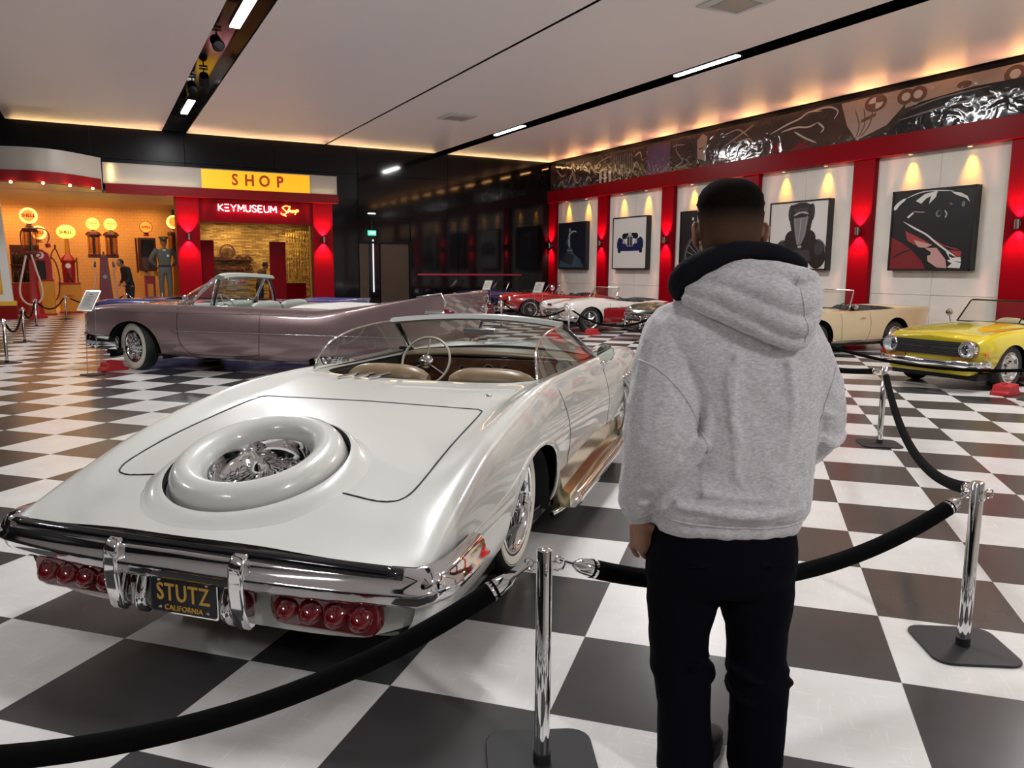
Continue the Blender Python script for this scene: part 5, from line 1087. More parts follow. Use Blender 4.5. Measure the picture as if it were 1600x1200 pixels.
# ------------------------------------------------------------------ the mauve finned convertible
def loc_from(px, py, az, lx, ly, sc=1.0):
    # root position so that the local point (lx, ly) lies on (px, py)
    f = (math.sin(az), math.cos(az)); l = (-math.cos(az), math.sin(az)); return px-sc*(f[0]*lx+l[0]*ly), py-sc*(f[1]*lx+l[1]*ly)
def shell_points(s, xs, z): return [(x, s.yside(x, z), z) for x in xs]
MAUVE = mat('mauve metallic paint', (.27, .185, .182), .26, .35, coat=1.0, coat_r=.03)
AZC = math.radians(-47.0); SCC = 1.04
ox, oy = loc_from(.50, 13.51, AZC, 0, .93, SCC)
ca = car_root('finned_convertible', ox, oy, AZC, 'long mauve convertible with tail fins and whitewall tyres, behind the white roadster', scale=SCC)
rows = [
 (.90, [(.50, .40, -.08), (.76, .41, -.06), (.86, .47, -.04), (.90, .57), (.90, .70), (.88, .83, .02), (.66, .87, 0), (.34, .84, -.02), (0, .84, -.02)]),
 (.74, [(.55, .38), (.82, .39), (.93, .46), (.96, .58), (.965, .74), (.92, .915), (.69, .94), (.35, .92), (0, .93)]),
 (.40, [(.60, .30), (.86, .31), (.965, .42), (.99, .57), (.99, .76), (.935, .96), (.71, .975), (.36, .97), (0, .985)]),
 (0, [(.60, .25), (.89, .26), (.985, .38), (1.01, .56), (1.005, .76), (.94, .975), (.72, .985), (.36, 1.0), (0, 1.01)]),
 (-.80, [(.60, .22), (.90, .23), (.985, .35), (1.015, .56), (1.005, .76), (.935, .975), (.74, .985), (.38, 1.01), (0, 1.02)]),
 (-1.35, [(.60, .21), (.90, .22), (.985, .34), (1.015, .56), (1.0, .76), (.925, .97), (.78, .98), (.40, .99), (0, 1.00)]),
 (-2.40, [(.60, .21), (.90, .22), (.98, .34), (1.01, .55), (.995, .75), (.915, .955), (.79, .96), (.42, .96), (0, .96)]),
 (-3.10, [(.60, .22), (.90, .23), (.98, .35), (1.01, .55), (.995, .75), (.92, .955), (.80, .955), (.45, .955), (0, .955)]),
 (-3.60, [(.60, .24), (.90, .25), (.98, .36), (1.01, .56), (1.0, .77), (.945, 1.01), (.83, .955), (.47, .93), (0, .93)]),
 (-4.10, [(.60, .26), (.89, .27), (.975, .38), (1.01, .57), (1.0, .80), (.968, 1.085), (.88, .95), (.52, .87), (0, .87)]),
 (-4.60, [(.58, .30), (.87, .31), (.96, .41), (1.0, .58), (.995, .84), (.985, 1.16), (.93, .94), (.58, .79), (0, .79)]),
 (-4.92, [(.52, .38, .18), (.82, .40, .16), (.92, .46, .14), (.95, .58, .10), (.965, .86, .04), (.985, 1.21, -.02), (.945, .98, .04), (.62, .74, .10), (0, .73, .12)])]
S2 = Shell(rows[::-1], 9, .05, 6)
ARC = [(0, .34, .47, .40), (-3.30, .25, .40, .07)]
dl = lambda sd: (lambda x, y, z: -2.15 < x < -.80 and y*sd > .7 and .24 < z < .96)
S2.build(ca, MAUVE, 'body_shell', ARC, (-1.68, .90, .80, 8, .85), [('door', MAUVE, dl(1)), ('door', MAUVE, dl(-1)), ('bonnet', MAUVE, lambda x, y, z: -.42 < x < .72 and abs(y) < .66 and z > .8), ('boot_lid', MAUVE, lambda x, y, z: -4.75 < x < -3.65 and abs(y) < .55 and z > .6)])
S2.cap(ca, MAUVE, 0, 'tail_panel', .03); S2.cap(ca, MAUVE, -1, 'nose_panel', .04)
wells(ca, ARC, .97); pan(ca, -4.6, .6, .85, .27)
for sd in (1, -1):
    S2.gap(ca, [(-.80, .95), (-.81, .6), (-.86, .40), (-1.0, .27)], .005, on=sd); S2.gap(ca, [(-2.15, .94), (-2.16, .6), (-2.13, .34), (-2.09, .30), (-1.8, .27), (-1.0, .27)], .005, on=sd)
    b = MB(); b.tube([(x, sd*(S2.yside(x, .615)+.006), .615) for x in np.linspace(-4.3, -.72, 40)], .011, 6, flat=.6); b.build('chrome_spear', MT['chrome'], ca, angle=180)
    b = MB(); b.tube([(x, sd*(S2.yside(x, z)+.004), z) for x, z in [(x, .885-.02*(x+.5)**2*.1) for x in np.linspace(-2.9, .3, 30)]], .006, 6); b.build('crease_trim', MAUVE, ca, angle=180)
    wheel(ca, 0, .84, .360, .22, 'disc', sd, steer=-.34, ww=(.338, .222), rimr=.212); wheel(ca, -3.30, .84, .355, .22, 'disc', sd, ww=(.325, .215), rimr=.205)
    for y_ in (.54, .78): headlamp(ca, (.90, sd*y_, .735), .095, (1, 0, 0))
    b = MB(); b.lathe([(.001, .04), (.05, .03), (.085, 0), (.09, -.25)], 20, frame((-4.93, sd*.955, .93), (0, -1, 0), (0, 0, 1), (-1, 0, 0))); o = b.build('tail_lamp_pod', MT['chrome'], ca)
    for dz in (-.04, .045):
        b = MB(); b.lathe([(.042, -.02), (.04, .04), (.02, .10), (.001, .13)], 16, frame((-4.95, sd*.958, .93+dz), (0, -1, 0), (0, 0, 1), (-1, 0, 0))); b.build('bullet_lens', MT['rubyglass'], o, angle=180)
    b = MB(); b.tube([(-4.55, sd*.99, 1.165), (-4.90, sd*.99, 1.218), (-4.95, sd*.975, 1.10), (-4.92, sd*.96, .98)], .012, 6); b.build('fin_edge_trim', MT['chrome'], ca, angle=180)
    b = MB(); b.tube([(x, sd*(.955-.02*(x+4.9)), .88-.008*(x+4.9)*0) for x in np.linspace(-4.9, -3.9, 8)], .012, 6); b.build('fin_side_trim', MT['chrome'], ca, angle=180)
# front: grille, bumpers
b = MB()
for k in range(16):
    for zz in (.62, .56): b.cyl((.90, -.75+.1*k, zz), (.955, -.75+.1*k, zz), .012, n=6)
for zz in (.645, .59, .53): b.box((.90, -.85, zz-.012), (.96, .85, zz+.008))
b.build('grille', MT['chrome'], ca)
fb = bar([(.30, .99, .42), (.60, 1.0, .42), (.86, .95, .42), (.99, .75, .42), (1.03, .3, .42), (1.03, -.3, .42), (.99, -.75, .42), (.86, -.95, .42), (.60, -1.0, .42), (.30, -.99, .42)][::-1], [(0, .09), (.04, .08), (.07, .02), (.065, -.05), (.03, -.10), (0, -.11), (-.03, 0)], 'front_bumper', MT['chrome'], ca)
for sd in (1, -1):
    b = MB(); b.lathe([(.001, .10), (.05, .08), (.085, .0), (.09, -.12)], 20, frame((1.02, sd*.70, .50), (0, -1, 0), (0, 0, 1), (1, 0, 0))); b.build('bumper_pod', MT['chrome'], fb, angle=180)
b = MB(); b.box((.42, .992, .37), (.62, 1.012, .50)); b.build('side_reflection', MT['white'], fb, bevel=.004)  # white box painted as the bright ceiling mirrored in the bumper end
bar([(-4.3, .99, .45), (-4.8, .96, .45), (-5.0, .7, .45), (-5.03, 0, .45), (-5.0, -.7, .45), (-4.8, -.96, .45), (-4.3, -.99, .45)], [(0, .10), (.05, .07), (.07, -.03), (0, -.10), (-.03, 0)], 'rear_bumper', MT['chrome'], ca)
# windscreen: wrapped glass, frame, header
def wsc(u, v):
    a = abs(u); base = Vector((-.42-.50*a**5, u*.84, 1.00)); top = Vector((-1.10-.16*a**3, u*.64, 1.385+.03*(1-u*u))); p = base.lerp(top, v); p.x += .10*math.sin(PI*v)*(1-a**4); return p
pane(ca, 'windscreen', [[wsc(u, v/5) for v in range(6)] for u in np.linspace(-1, 1, 31)], MT['glass'])
tubes(ca, 'windscreen_frame', [[wsc(u, 0) for u in np.linspace(-1, 1, 31)]], .014, MT['chrome'])
for sd in (1, -1):
    tubes(ca, 'windscreen_pillar', [[wsc(sd, v)+Vector((.02, 0, 0)) for v in (-.02, .3, .6, 1.02)]], .022, MT['chrome'])
    tubes(ca, 'vent_window_frame', [[(-.95, sd*.83, .99), (-1.04, sd*.76, 1.18), (-1.20, sd*.66, 1.38)], [(-1.26, sd*.83, .98), (-1.27, sd*.77, 1.17), (-1.26, sd*.665, 1.37)]], .013, MT['chrome'])
    tubes(ca, 'door_window_seal', [[(-1.30, sd*.82, .98), (-1.32, sd*.76, 1.17), (-1.30, sd*.66, 1.36)]], .016, MT['black'])
G = [[wsc(u, 1)+Vector(q) for q in ((-.13, 0, -.015), (-.10, 0, .03), (-.02, 0, .045), (.05, 0, .01), (.03, 0, -.02), (-.08, 0, -.03))] for u in np.linspace(-1.03, 1.03, 25)]
MT['mint'] = mat('pale grey green vinyl', (.30, .33, .29), .45)
b = MB(); b.grid(G, closed_v=True); b.add(G[0], [tuple(range(6))]); b.add(G[-1], [tuple(range(5, -1, -1))]); b.build('windscreen_header', MT['mint'], ca, recalc=True)
tub(ca, -2.55, -.80, .80, .30, .94, MT['mint'])
G = [[(-.79-a, u*.80, z) for a, z in ((.10, .84), (.13, .95), (.10, .99), (0, 1.0), (-.15, 1.0))] for u in np.linspace(-1, 1, 15)]
b = MB(); b.grid(G); b.build('dashboard', MT['mint'], ca, angle=180, recalc=True)
for yy in (.40, -.40): seat_back(ca, (-1.88, yy, .84), .74, .42, .20, MT['mint'], tilt=-.15)
cushion(ca, (-1.82, -.76, .36), (-1.27, .76, .58), MT['mint'])
seat_back(ca, (-2.45, 0, .80), 1.5, .42, .20, MT['mint'], 'rear_seat', tilt=-.15)
steering(ca, (-1.22, .40, .96), .20, (-.85, 0, .5), MT['mint'], hub=.04, spokes=2)
b = MB(); G = [[(x, u*.80, .955+h*(1-abs(u)**6*.7)) for x, h in ((-2.52, .0), (-2.54, .045), (-2.7, .06), (-3.1, .055), (-3.5, .03), (-3.56, -.03))] for u in np.linspace(-1, 1, 17)]; b.grid(G); b.build('folded_hood_cover', MT['white'], ca, angle=180, recalc=True)
b = MB(); b.lathe([(.001, .03), (.05, .02), (.06, 0), (.05, -.02)], 16, frame((-.92, .95, 1.08), (0, 1, 0), (0, 0, 1), (-1, 0, 0))); b.tube([(-.92, .93, .98), (-.92, .95, 1.05)], .010); b.build('wing_mirror', MT['chrome'], ca)
b = MB(); b.box((-.015, -.13, -.03), (.015, .13, .03), Matrix.Translation((-1.2, 0, 1.31))); b.build('rear_view_mirror', MT['chrome'], ca, bevel=.01)
b = MB(); b.tube([(-2.06, .955, .88), (-1.94, .965, .88)], .012); b.build('door_handle', MT['chrome'], ca)

# ------------------------------------------------------------------ other cars
def roadster(name, az, ox, oy, lab, rows, mt, arches, cock, o):
    r = car_root(name, ox, oy, az, lab, group=None); K = 9
    rows = sorted(rows, key=lambda q: q[0]); s = Shell(rows, K, .055, 5)
    s.build(r, mt, 'body_shell', arches, cock, o.get('splits', ())); s.cap(r, o.get('nose_m', mt), -1, 'nose_panel', o.get('nose_push', .03)); s.cap(r, mt, 0, 'tail_panel', .03)
    hw = max(q[0] for row in rows for q in row[1]); xr = arches[1][0]; R = o.get('R', .31)
    wells(r, arches, hw-.03); pan(r, rows[0][0]+.15, rows[-1][0]-.12, hw-.12, .20)
    for sd in (1, -1):
        for x in (0, xr): wheel(r, x, hw-.115, R, .165, o.get('ws', 'steel'), sd, steer=o.get('steer', 0) if x == 0 else 0, rimr=o.get('rim', R*.62), rimmat=o.get('rimmat'))
        a, b_ = o.get('door', (-.62, -1.45)); s.gap(r, [(a, cock[5] if len(cock) > 5 else .80), (a, .5), (a-.03, .24)], .004, on=sd); s.gap(r, [(b_, .82), (b_, .5), (b_+.06, .28), (b_+.12, .25), (a-.05, .24)], .004, on=sd)
    tub(r, cock[0]-cock[1], cock[0]+cock[1], cock[2]-.01, .26, cock[4]+.02, o.get('int', MT['black']))
    # windscreen
    xb, xt, zb, zt, wb, wt = o['wsn']; rk = .07
    f = lambda u, v: Vector((xb+rk*(1-u*u), u*wb, zb+.01*(1-u*u))).lerp(Vector((xt+rk*.8*(1-u*u), u*wt, zt)), v)
    g = pane(r, 'windscreen', [[f(u, v/3) for v in range(4)] for u in np.linspace(-1, 1, 17)], MT['glass'])
    tubes(g, 'windscreen_frame', [[f(-1, 0)]+[f(-1, v) for v in (.3, .7, .95)]+[f(-.97, 1)]+[f(u, 1) for u in np.linspace(-.9, .9, 13)]+[f(.97, 1)]+[f(1, v) for v in (.95, .7, .3)]+[f(1, 0)]], .013, o.get('frm', MT['chrome']))
    tubes(g, 'windscreen_base', [[f(u, 0) for u in np.linspace(-1, 1, 13)]], .010, MT['black'])
    b = MB(); b.box((cock[0]+cock[1]-.18, -cock[2]+.02, cock[4]-.16), (cock[0]+cock[1]-.02, cock[2]-.02, cock[4]+.035)); b.build('dashboard', o.get('dash', MT['black']), r, bevel=.02)
    for yy in (.30, -.30):
        seat_back(r, (cock[0]-cock[1]*.45, yy, cock[4]-.12), .46, .48, .15, o.get('seat', MT['black'])); cushion(r, (cock[0]-cock[1]*.4, yy-.22, .28), (cock[0]+.18, yy+.22, .42), o.get('seat', MT['black']))
    steering(r, (cock[0]+cock[1]*.45, .30*o.get('drv', 1), cock[4]+.02), .18, (-.85, 0, .4), MT['black'], hub=.035)
    return r, s
TRR = [(.72, [(.36, .33), (.56, .34), (.645, .39), (.675, .47), (.685, .56), (.66, .665), (.48, .715), (.25, .735), (0, .74)]),
 (.50, [(.42, .26), (.62, .27), (.705, .36), (.735, .48), (.735, .60), (.68, .745), (.50, .77), (.25, .785), (0, .795)]),
 (0, [(.45, .22), (.66, .23), (.73, .33), (.75, .47), (.745, .64), (.665, .80), (.49, .80), (.27, .845), (0, .85)]),
 (-.70, [(.45, .20), (.67, .21), (.735, .31), (.75, .47), (.74, .65), (.67, .825), (.50, .83), (.28, .87), (0, .875)]),
 (-1.0, [(.45, .20), (.67, .21), (.735, .31), (.75, .47), (.74, .65), (.68, .82), (.56, .83), (.30, .86), (0, .865)]),
 (-1.9, [(.45, .20), (.67, .21), (.735, .31), (.745, .47), (.735, .65), (.685, .81), (.58, .82), (.32, .82), (0, .82)]),
 (-2.3, [(.45, .22), (.67, .23), (.735, .33), (.75, .48), (.74, .67), (.69, .83), (.58, .835), (.32, .835), (0, .835)]),
 (-2.9, [(.42, .26), (.64, .27), (.71, .36), (.735, .48), (.73, .64), (.69, .79), (.56, .815), (.3, .82), (0, .82)]),
 (-3.2, [(.38, .33, .04), (.60, .34, .04), (.67, .40, .02), (.70, .50), (.70, .62), (.665, .735), (.54, .77), (.28, .78), (0, .78)])]
ARS = lambda xr, rx=.37, rz=.34: [(0, .29, rx, rz), (xr, .29, rx, rz)]
# yellow car
YEL = paint('mustard yellow paint', (.60, .47, .012), .22)
ty, sy = roadster('yellow_sports_car', math.radians(-92), 11.02, 6.95, 'yellow open sports car with wide black grille at the right edge', TRR, YEL, ARS(-2.24), (-1.55, .60, .56, 6, .78, .78),
    dict(wsn=(-.92, -1.12, .86, 1.19, .62, .54), frm=MT['blackgloss'], rimmat=None, seat=mat('beige seat', (.4, .32, .2), .5), rim=.20, R=.315))
b = MB(); b.prism(rrect(1.12, .19, .07, 4), .05, frame((.735, 0, .575), (0, 1, 0), (0, 0, 1), (1, 0, 0))); gr = b.build('grille_opening', MT['black'], ty, smooth=False)
b = MB()
for zz in (.505, .53, .555, .60, .625, .648): b.box((.785, -.52, zz-.004), (.795, .52, zz+.004))
b.box((.785, -.54, .572), (.802, .54, .588)); b.build('grille_bars', mat('dark grille bars', (.10, .10, .10), .35, .6), gr, smooth=False)
b = MB(); b.box((.80, -.06, .56), (.808, .06, .60)); b.build('grille_badge', MT['black'], gr, bevel=.004)
for sd in (1, -1):
    headlamp(ty, (.80, sd*.560, .580), .104, depth=.09)
    b = MB(); b.box((.60, sd*.735, .50), (.68, sd*.75, .545)) if sd > 0 else b.box((.60, -.75, .50), (.68, -.735, .545)); b.build('side_marker', MT['amber'], ty, bevel=.005)
    b = MB(); b.prism(rrect(.24, .07, .02, 3), .012, frame((.752, sd*.46, .445), (0, 1, 0), (0, 0, 1), (1, 0, 0))); b.build('indicator_lamp', mat('amber lens dull', (.42, .20, .02), .3), ty, smooth=False)
    b = MB(); b.lathe([(.001, .03), (.05, .02), (.055, 0), (.045, -.03)], 18, frame((-.86, sd*.72, .99), (0, 1, 0), (0, 0, 1), (-1, 0, 0))); b.tube([(-.86, sd*.69, .84), (-.86, sd*.72, .95)], .01); b.build('wing_mirror', MT['chrome'], ty)
f_ = bar([(.55, .75, .38), (.74, .73, .38), (.84, .60, .38), (.88, .2, .38), (.88, -.2, .38), (.84, -.60, .38), (.74, -.73, .38), (.55, -.75, .38)][::-1], [(0, .045), (.035, .035), (.042, .0), (.03, -.035), (0, -.045), (-.02, 0)], 'front_bumper', MT['chrome'], ty)
b = MB(); b.box((.50, -.60, .22), (.76, .60, .36)); b.build('front_valance', YEL, ty, bevel=.05)
# cream car
CRM = paint('cream paint', (.62, .50, .30), .25)
CRR = [(.72, TRR[0][1]), (.50, TRR[1][1]), (0, TRR[2][1]), (-.70, TRR[3][1]), (-1.0, TRR[4][1]),
 (-1.9, [(.45, .20), (.67, .21), (.735, .31), (.75, .47), (.745, .66), (.70, .84), (.58, .845), (.32, .84), (0, .84)]),
 (-2.3, [(.45, .22), (.67, .23), (.735, .33), (.755, .48), (.75, .68), (.71, .865), (.58, .86), (.32, .85), (0, .85)]),
 (-2.95, [(.42, .27), (.64, .28), (.71, .37), (.74, .49), (.74, .68), (.72, .885), (.58, .86), (.32, .85), (0, .85)]),
 (-3.25, [(.38, .33, .12), (.60, .34, .12), (.67, .40, .08), (.70, .50, .04), (.72, .70), (.71, .885, -.05), (.58, .84), (.3, .82), (0, .82)])]
tc_, sc_ = roadster('cream_sports_car', math.radians(-90), 12.22, 11.24, 'cream open sports car with black interior, rear half right of the person', CRR, CRM, ARS(-2.25, .40, .40), (-1.55, .58, .56, 6, .79, .80),
    dict(wsn=(-.92, -1.14, .87, 1.24, .64, .54), rim=.2, R=.30))
b = MB(); G = [[(x, u*.58, .85+h*(1-u**4)) for x, h in ((-2.08, 0), (-2.1, .04), (-2.3, .055), (-2.5, .03), (-2.54, -.01))] for u in np.linspace(-1, 1, 11)]; b.grid(G); b.build('folded_hood', MT['black'], tc_, angle=180, recalc=True)
b = MB(); b.tube([(-1.28, .755, .70), (-1.16, .765, .70)], .01); b.build('door_handle', MT['chrome'], tc_); b = MB(); b.lathe([(.001, .03), (.05, .02), (.055, 0), (.045, -.03)], 18, frame((-.95, .76, .93), (0, 1, 0), (0, 0, 1), (-1, 0, 0))); b.build('wing_mirror', MT['chrome'], tc_)
b = MB(); b.tube([(x, sc_.yside(x, .27)+.005, .27) for x in np.linspace(-1.9, -.4, 10)], .012); b.build('sill_trim', MT['chrome'], tc_)
for sd in (1, -1): headlamp(tc_, (.74, sd*.53, .60), .09)
bar([(-3.05, -.74, .42), (-3.30, -.66, .42), (-3.34, 0, .42), (-3.30, .66, .42), (-3.05, .74, .42)], [(0, .05), (.04, .03), (.04, -.03), (0, -.05), (-.02, 0)], 'rear_bumper', MT['chrome'], tc_)
# rounded British roadsters
HR = [(.74, [(.30, .34, .02), (.50, .36, -.06), (.60, .42, -.10), (.645, .50, -.08), (.655, .60, -.05), (.60, .70, -.04), (.44, .64, .04), (.24, .62, .06), (0, .63, .07)]),
 (.50, [(.40, .28), (.60, .29), (.69, .38), (.72, .50), (.715, .66), (.62, .80), (.44, .73), (.24, .74), (0, .76)]),
 (0, [(.45, .22), (.66, .23), (.73, .33), (.755, .47), (.745, .66), (.64, .835), (.46, .78), (.26, .83), (0, .85)]),
 (-.55, [(.45, .20), (.67, .21), (.735, .31), (.755, .47), (.745, .64), (.66, .81), (.48, .80), (.28, .87), (0, .89)]),
 (-1.0, [(.45, .20), (.67, .21), (.735, .31), (.75, .47), (.74, .62), (.67, .78), (.56, .80), (.30, .84), (0, .85)]),
 (-1.7, [(.45, .20), (.67, .21), (.735, .31), (.745, .47), (.735, .60), (.68, .745), (.58, .765), (.32, .77), (0, .77)]),
 (-2.2, [(.45, .22), (.67, .23), (.735, .33), (.755, .48), (.745, .66), (.68, .80), (.54, .80), (.32, .82), (0, .83)]),
 (-2.75, [(.42, .27), (.64, .28), (.71, .36), (.735, .48), (.72, .62), (.65, .735), (.5, .74), (.3, .76), (0, .77)]),
 (-3.10, [(.34, .36, .1), (.55, .37, .1), (.63, .43, .06), (.66, .50, .02), (.64, .58), (.57, .65), (.44, .64), (.26, .65), (0, .66)])]
def british(name, ox, oy, az, lab, col, two=None, grille='oval', extra=None, R=.33, sc=1.0, glass=True, steer=0.0):
    P1 = paint(name+' paint', col, .24); sp = ()
    if two: P2 = paint(name+' side paint', two, .24); sp = [('side_panel', P2, lambda x, y, z: -2.0 < x < -.40 and y > .6 and z < .64-.03*(x+1)), ('side_panel', P2, lambda x, y, z: -2.0 < x < -.40 and y < -.6 and z < .64-.03*(x+1))]
    r, s = roadster(name, az, ox, oy, lab, HR, P1, ARS(-2.29, .39, .385), (-1.50, .52, .56, 5, .72, .74), dict(wsn=(-.86, -1.06, .85, 1.15, .62, .52), ws='wire', R=R, rim=.225, rimmat=MT['dchrome'], splits=sp, steer=steer, nose_push=.05))
    for sd in (1, -1):
        headlamp(r, (.685, sd*.555, .655), .095, (1, 0, .05))
        b = MB(); b.lathe([(.001, .03), (.03, .02), (.035, 0)], 14, frame((.74, sd*.52, .50), (0, 1, 0), (0, 0, 1), (1, 0, 0))); b.build('side_lamp', MT['amber'], r)
        b = MB(); b.tube([(.92, sd*.30, .28), (.95, sd*.30, .42), (.92, sd*.30, .56)], .022, 8); b.build('overrider', MT['chrome'], r)
    bar([(.45, .76, .40), (.72, .74, .40), (.86, .55, .40), (.90, 0, .40), (.86, -.55, .40), (.72, -.74, .40), (.45, -.76, .40)][::-1], [(0, .04), (.03, .03), (.035, -.02), (0, -.04), (-.02, 0)], 'front_bumper', MT['chrome'], r)
    b = MB(); w_ = .34 if grille == 'oval' else .58; h_ = .105; 
    pts = el(0, 0, w_, h_, 28) if grille == 'oval' else rrect(1.16, .20, .05)
    b.tube([(.80-.1*(p[0])**2, p[0], .51+p[1]) for p in pts], .016, 6, True)
    for k in range(-8 if grille == 'oval' else -14, 9 if grille == 'oval' else 15):
        y = k*.04
        if abs(y) < w_*.97: hh = h_*math.sqrt(max(0, 1-(y/w_)**2)) if grille == 'oval' else .09; b.cyl((.80-.1*y*y, y, .51-hh), (.80-.1*y*y, y, .51+hh), .006, n=5)
    if grille != 'oval':
        for k in range(5): b.box((.775, -.56, .43+.04*k), (.79, .56, .438+.04*k))
    b.build('grille', MT['chrome'], r, angle=180)
    b = MB(); b.prism([(p[0], p[1]) for p in pts], .02, frame((.755, 0, .51), (0, 1, 0), (0, 0, 1), (1, 0, 0))); b.build('grille_opening', MT['black'], r, smooth=False)
    b = MB(); G = [[(x, u*.54, .80+h*(1-u**4)) for x, h in ((-2.0, -.02), (-2.02, .04), (-2.2, .06), (-2.4, .04), (-2.45, -.01))] for u in np.linspace(-1, 1, 11)]; b.grid(G); b.build('folded_hood', MT['black'], r, angle=180, recalc=True)
    return r, s
h_, hs = british('white_and_red_roadster', 11.20, 17.62, math.radians(-92), 'white open roadster with red side panels and wire wheels, on the right row', (.72, .70, .66), (.30, .006, .012), steer=0)
b = MB(); b.box((.79, -.10, .68), (.80, .10, .74)); b.build('bonnet_badge', MT['chrome'], h_); b = MB(); b.tube([(x, hs.yside(x, .64-.03*(x+1))+.004, .64-.03*(x+1)) for x in np.linspace(-1.9, -.42, 16)], .008); b.build('side_moulding', MT['chrome'], h_)
g_, gs = british('dark_green_roadster', 11.90, 14.72, math.radians(-88), 'dark green roadster with toothed chrome grille, left of the person', (.008, .028, .016), None, 'wide')
b = MB(); b.box((.80, -.70, .24), (.94, .70, .36)); b.build('bumper_bar', MT['blackgloss'], g_, bevel=.03)
r_, rs = british('red_roadster', 12.45, 22.7, math.radians(-77), 'red open roadster with chrome headlamps, left of the white and red one', (.34, .006, .010), None, 'oval', steer=.0)
for sd in (1, -1):
    b = MB(); b.ball((-.75, sd*.66, 1.02), .10, 16, 10, (.8, 1, 1)); b.tube([(-.75, sd*.66, .92), (-.75, sd*.66, .80)], .012); b.build('spot_lamp', MT['chrome'], r_, angle=180)
b_, bs = british('dark_blue_roadster', 12.3, 26.0, math.radians(-88), 'dark blue roadster in the far corner, mostly hidden behind the mauve tail fins', (.008, .012, .06), None, 'oval')
# violet car behind the mauve one
VIO = paint('violet blue paint', (.065, .06, .22), .25)
fx, fy_ = math.sin(AZC), math.cos(AZC); rx_, ry_ = math.cos(AZC), -math.sin(AZC)
vrows = [(x, [(p[0]*.97, min(p[1], 1.02)*(.97 if p[1] > .8 else 1)+0*p[0]) + tuple(p[2:]) for p in pts]) for x, pts in rows]
vi = car_root('violet_convertible', 0.54+.62, 19.81-.58, AZC, 'violet blue convertible mostly hidden behind the long mauve one', scale=.97)
S3 = Shell(vrows[::-1], 9, .08, 4); S3.build(vi, VIO, 'body_shell', ARC, (-1.68, .90, .80, 8, .85)); S3.cap(vi, VIO, 0, 'tail_panel'); S3.cap(vi, VIO, -1, 'nose_panel'); wells(vi, ARC, .95); pan(vi, -4.6, .6, .85, .27)
tub(vi, -2.55, -.80, .80, .30, .94, MT['black'])
for sd in (1, -1):
    for x in (0, -3.3): wheel(vi, x, .82, .355, .22, 'disc', sd, ww=(.325, .25), rimr=.24)
    headlamp(vi, (.90, sd*.70, .72), .10)

# ------------------------------------------------------------------ rope barriers
def post(x, y, lab, group=None, h=.735, rz=.6, rings=True):
    r = empty('rope_post', (x, y, 0), rz, lab, 'rope post', group)
    b = MB(); b.lathe([(.0255, .012), (.0255, h-.004), (.022, h), (.001, h)], 28); b.build('pole', MT['chrome'], r, angle=50)
    b = MB(); b.prism(rrect(.36, .36, .07, 5), .010, None, .0015); b.build('base_plate', MT['ironbase'], r, bevel=.003, smooth=False)
    b = MB(); b.lathe([(.029, .011), (.029, .045), (.026, .047)], 20); b.build('collar', MT['ironbase'], r, angle=50)
    b = MB()
    for a in (0, PI/2, PI, 1.5*PI):
        c = Vector((.028*math.cos(a), .028*math.sin(a), h-.045)); d = Vector((math.cos(a), math.sin(a), 0))
        b.tube([c, c+d*.015+Vector((0, 0, .014)), c+d*.032+Vector((0, 0, .010)), c+d*.036+Vector((0, 0, -.006)), c+d*.03+Vector((0, 0, -.022)), c+d*.012+Vector((0, 0, -.026)), c+Vector((0, 0, -.022))], .0032, 6)
    b.build('rings', MT['chrome'], r)
    return r
def rope(p, q, sag, lab, r=.031, ends=True, group=None, h=.69, n=26):
    a = Vector((p[0], p[1], h)); b_ = Vector((q[0], q[1], h)); d = (b_-a); L = d.length; u = d.normalized(); a = a+u*.05; b_ = b_-u*.05
    def pt(t): q_ = a.lerp(b_, t); q_.z -= sag*4*t*(1-t); return q_
    e = .12/L; root = empty('velvet_rope', tuple(pt(.5)), 0, lab, 'rope', group); off = -pt(.5)
    P = [pt(e+(1-2*e)*k/n)+off for k in range(n+1)]
    bb = MB(); bb.tube(P, r, 14); bb.build('rope', MT['velvet'], root, angle=60)
    for s_, (t0, t1, t2) in ((0, (0, e*.45, e*1.15)), (1, (1, 1-e*.45, 1-e*1.15))):
        A, B, C_ = pt(t0)+off, pt(t1)+off, pt(t2)+off
        bb = MB(); bb.tube([B, B.lerp(C_, .25), B.lerp(C_, .3), C_], [.008, r*.62, r*.75, r*1.04], 16); bb.build('end_cap', MT['chrome'], root, angle=40)
        bb = MB(); bb.tube([A, B], .006, 8); 
        x = (B-A).normalized(); z = Vector((0, 0, 1)); bb.tube([A+x*.012*math.cos(k*PI/6)+z*.012*math.sin(k*PI/6) for k in range(12)], .0028, 6, True); bb.build('snap_hook', MT['chrome'], root)
    return root
P1, P2, P3, P0 = (1.195, 2.03), (3.22, 1.90), (6.43, 4.75), (-1.15, 2.22)
post(*P1, 'chrome rope post nearest the viewer, right of the white roadster tail', rz=1.15); post(*P2, 'chrome rope post at lower right with its whole base in view', rz=1.0); post(*P3, 'chrome rope post farther back, right of the person', rz=.9); post(*P0, 'chrome rope post outside the picture at lower left')
rope(P0, P1, .31, 'thick black velvet rope sweeping across the lower left corner'); rope(P1, P2, .20, 'thick black velvet rope passing in front of the standing man'); rope(P2, P3, .26, 'black rope curving back from the lower right post to the next', r=.028)
P4 = (8.3, 8.4); post(*P4, 'chrome rope post hidden behind the standing man', rz=.4); rope(P3, P4, .16, 'black rope leaving the middle post towards the left, behind the arm', r=.028)
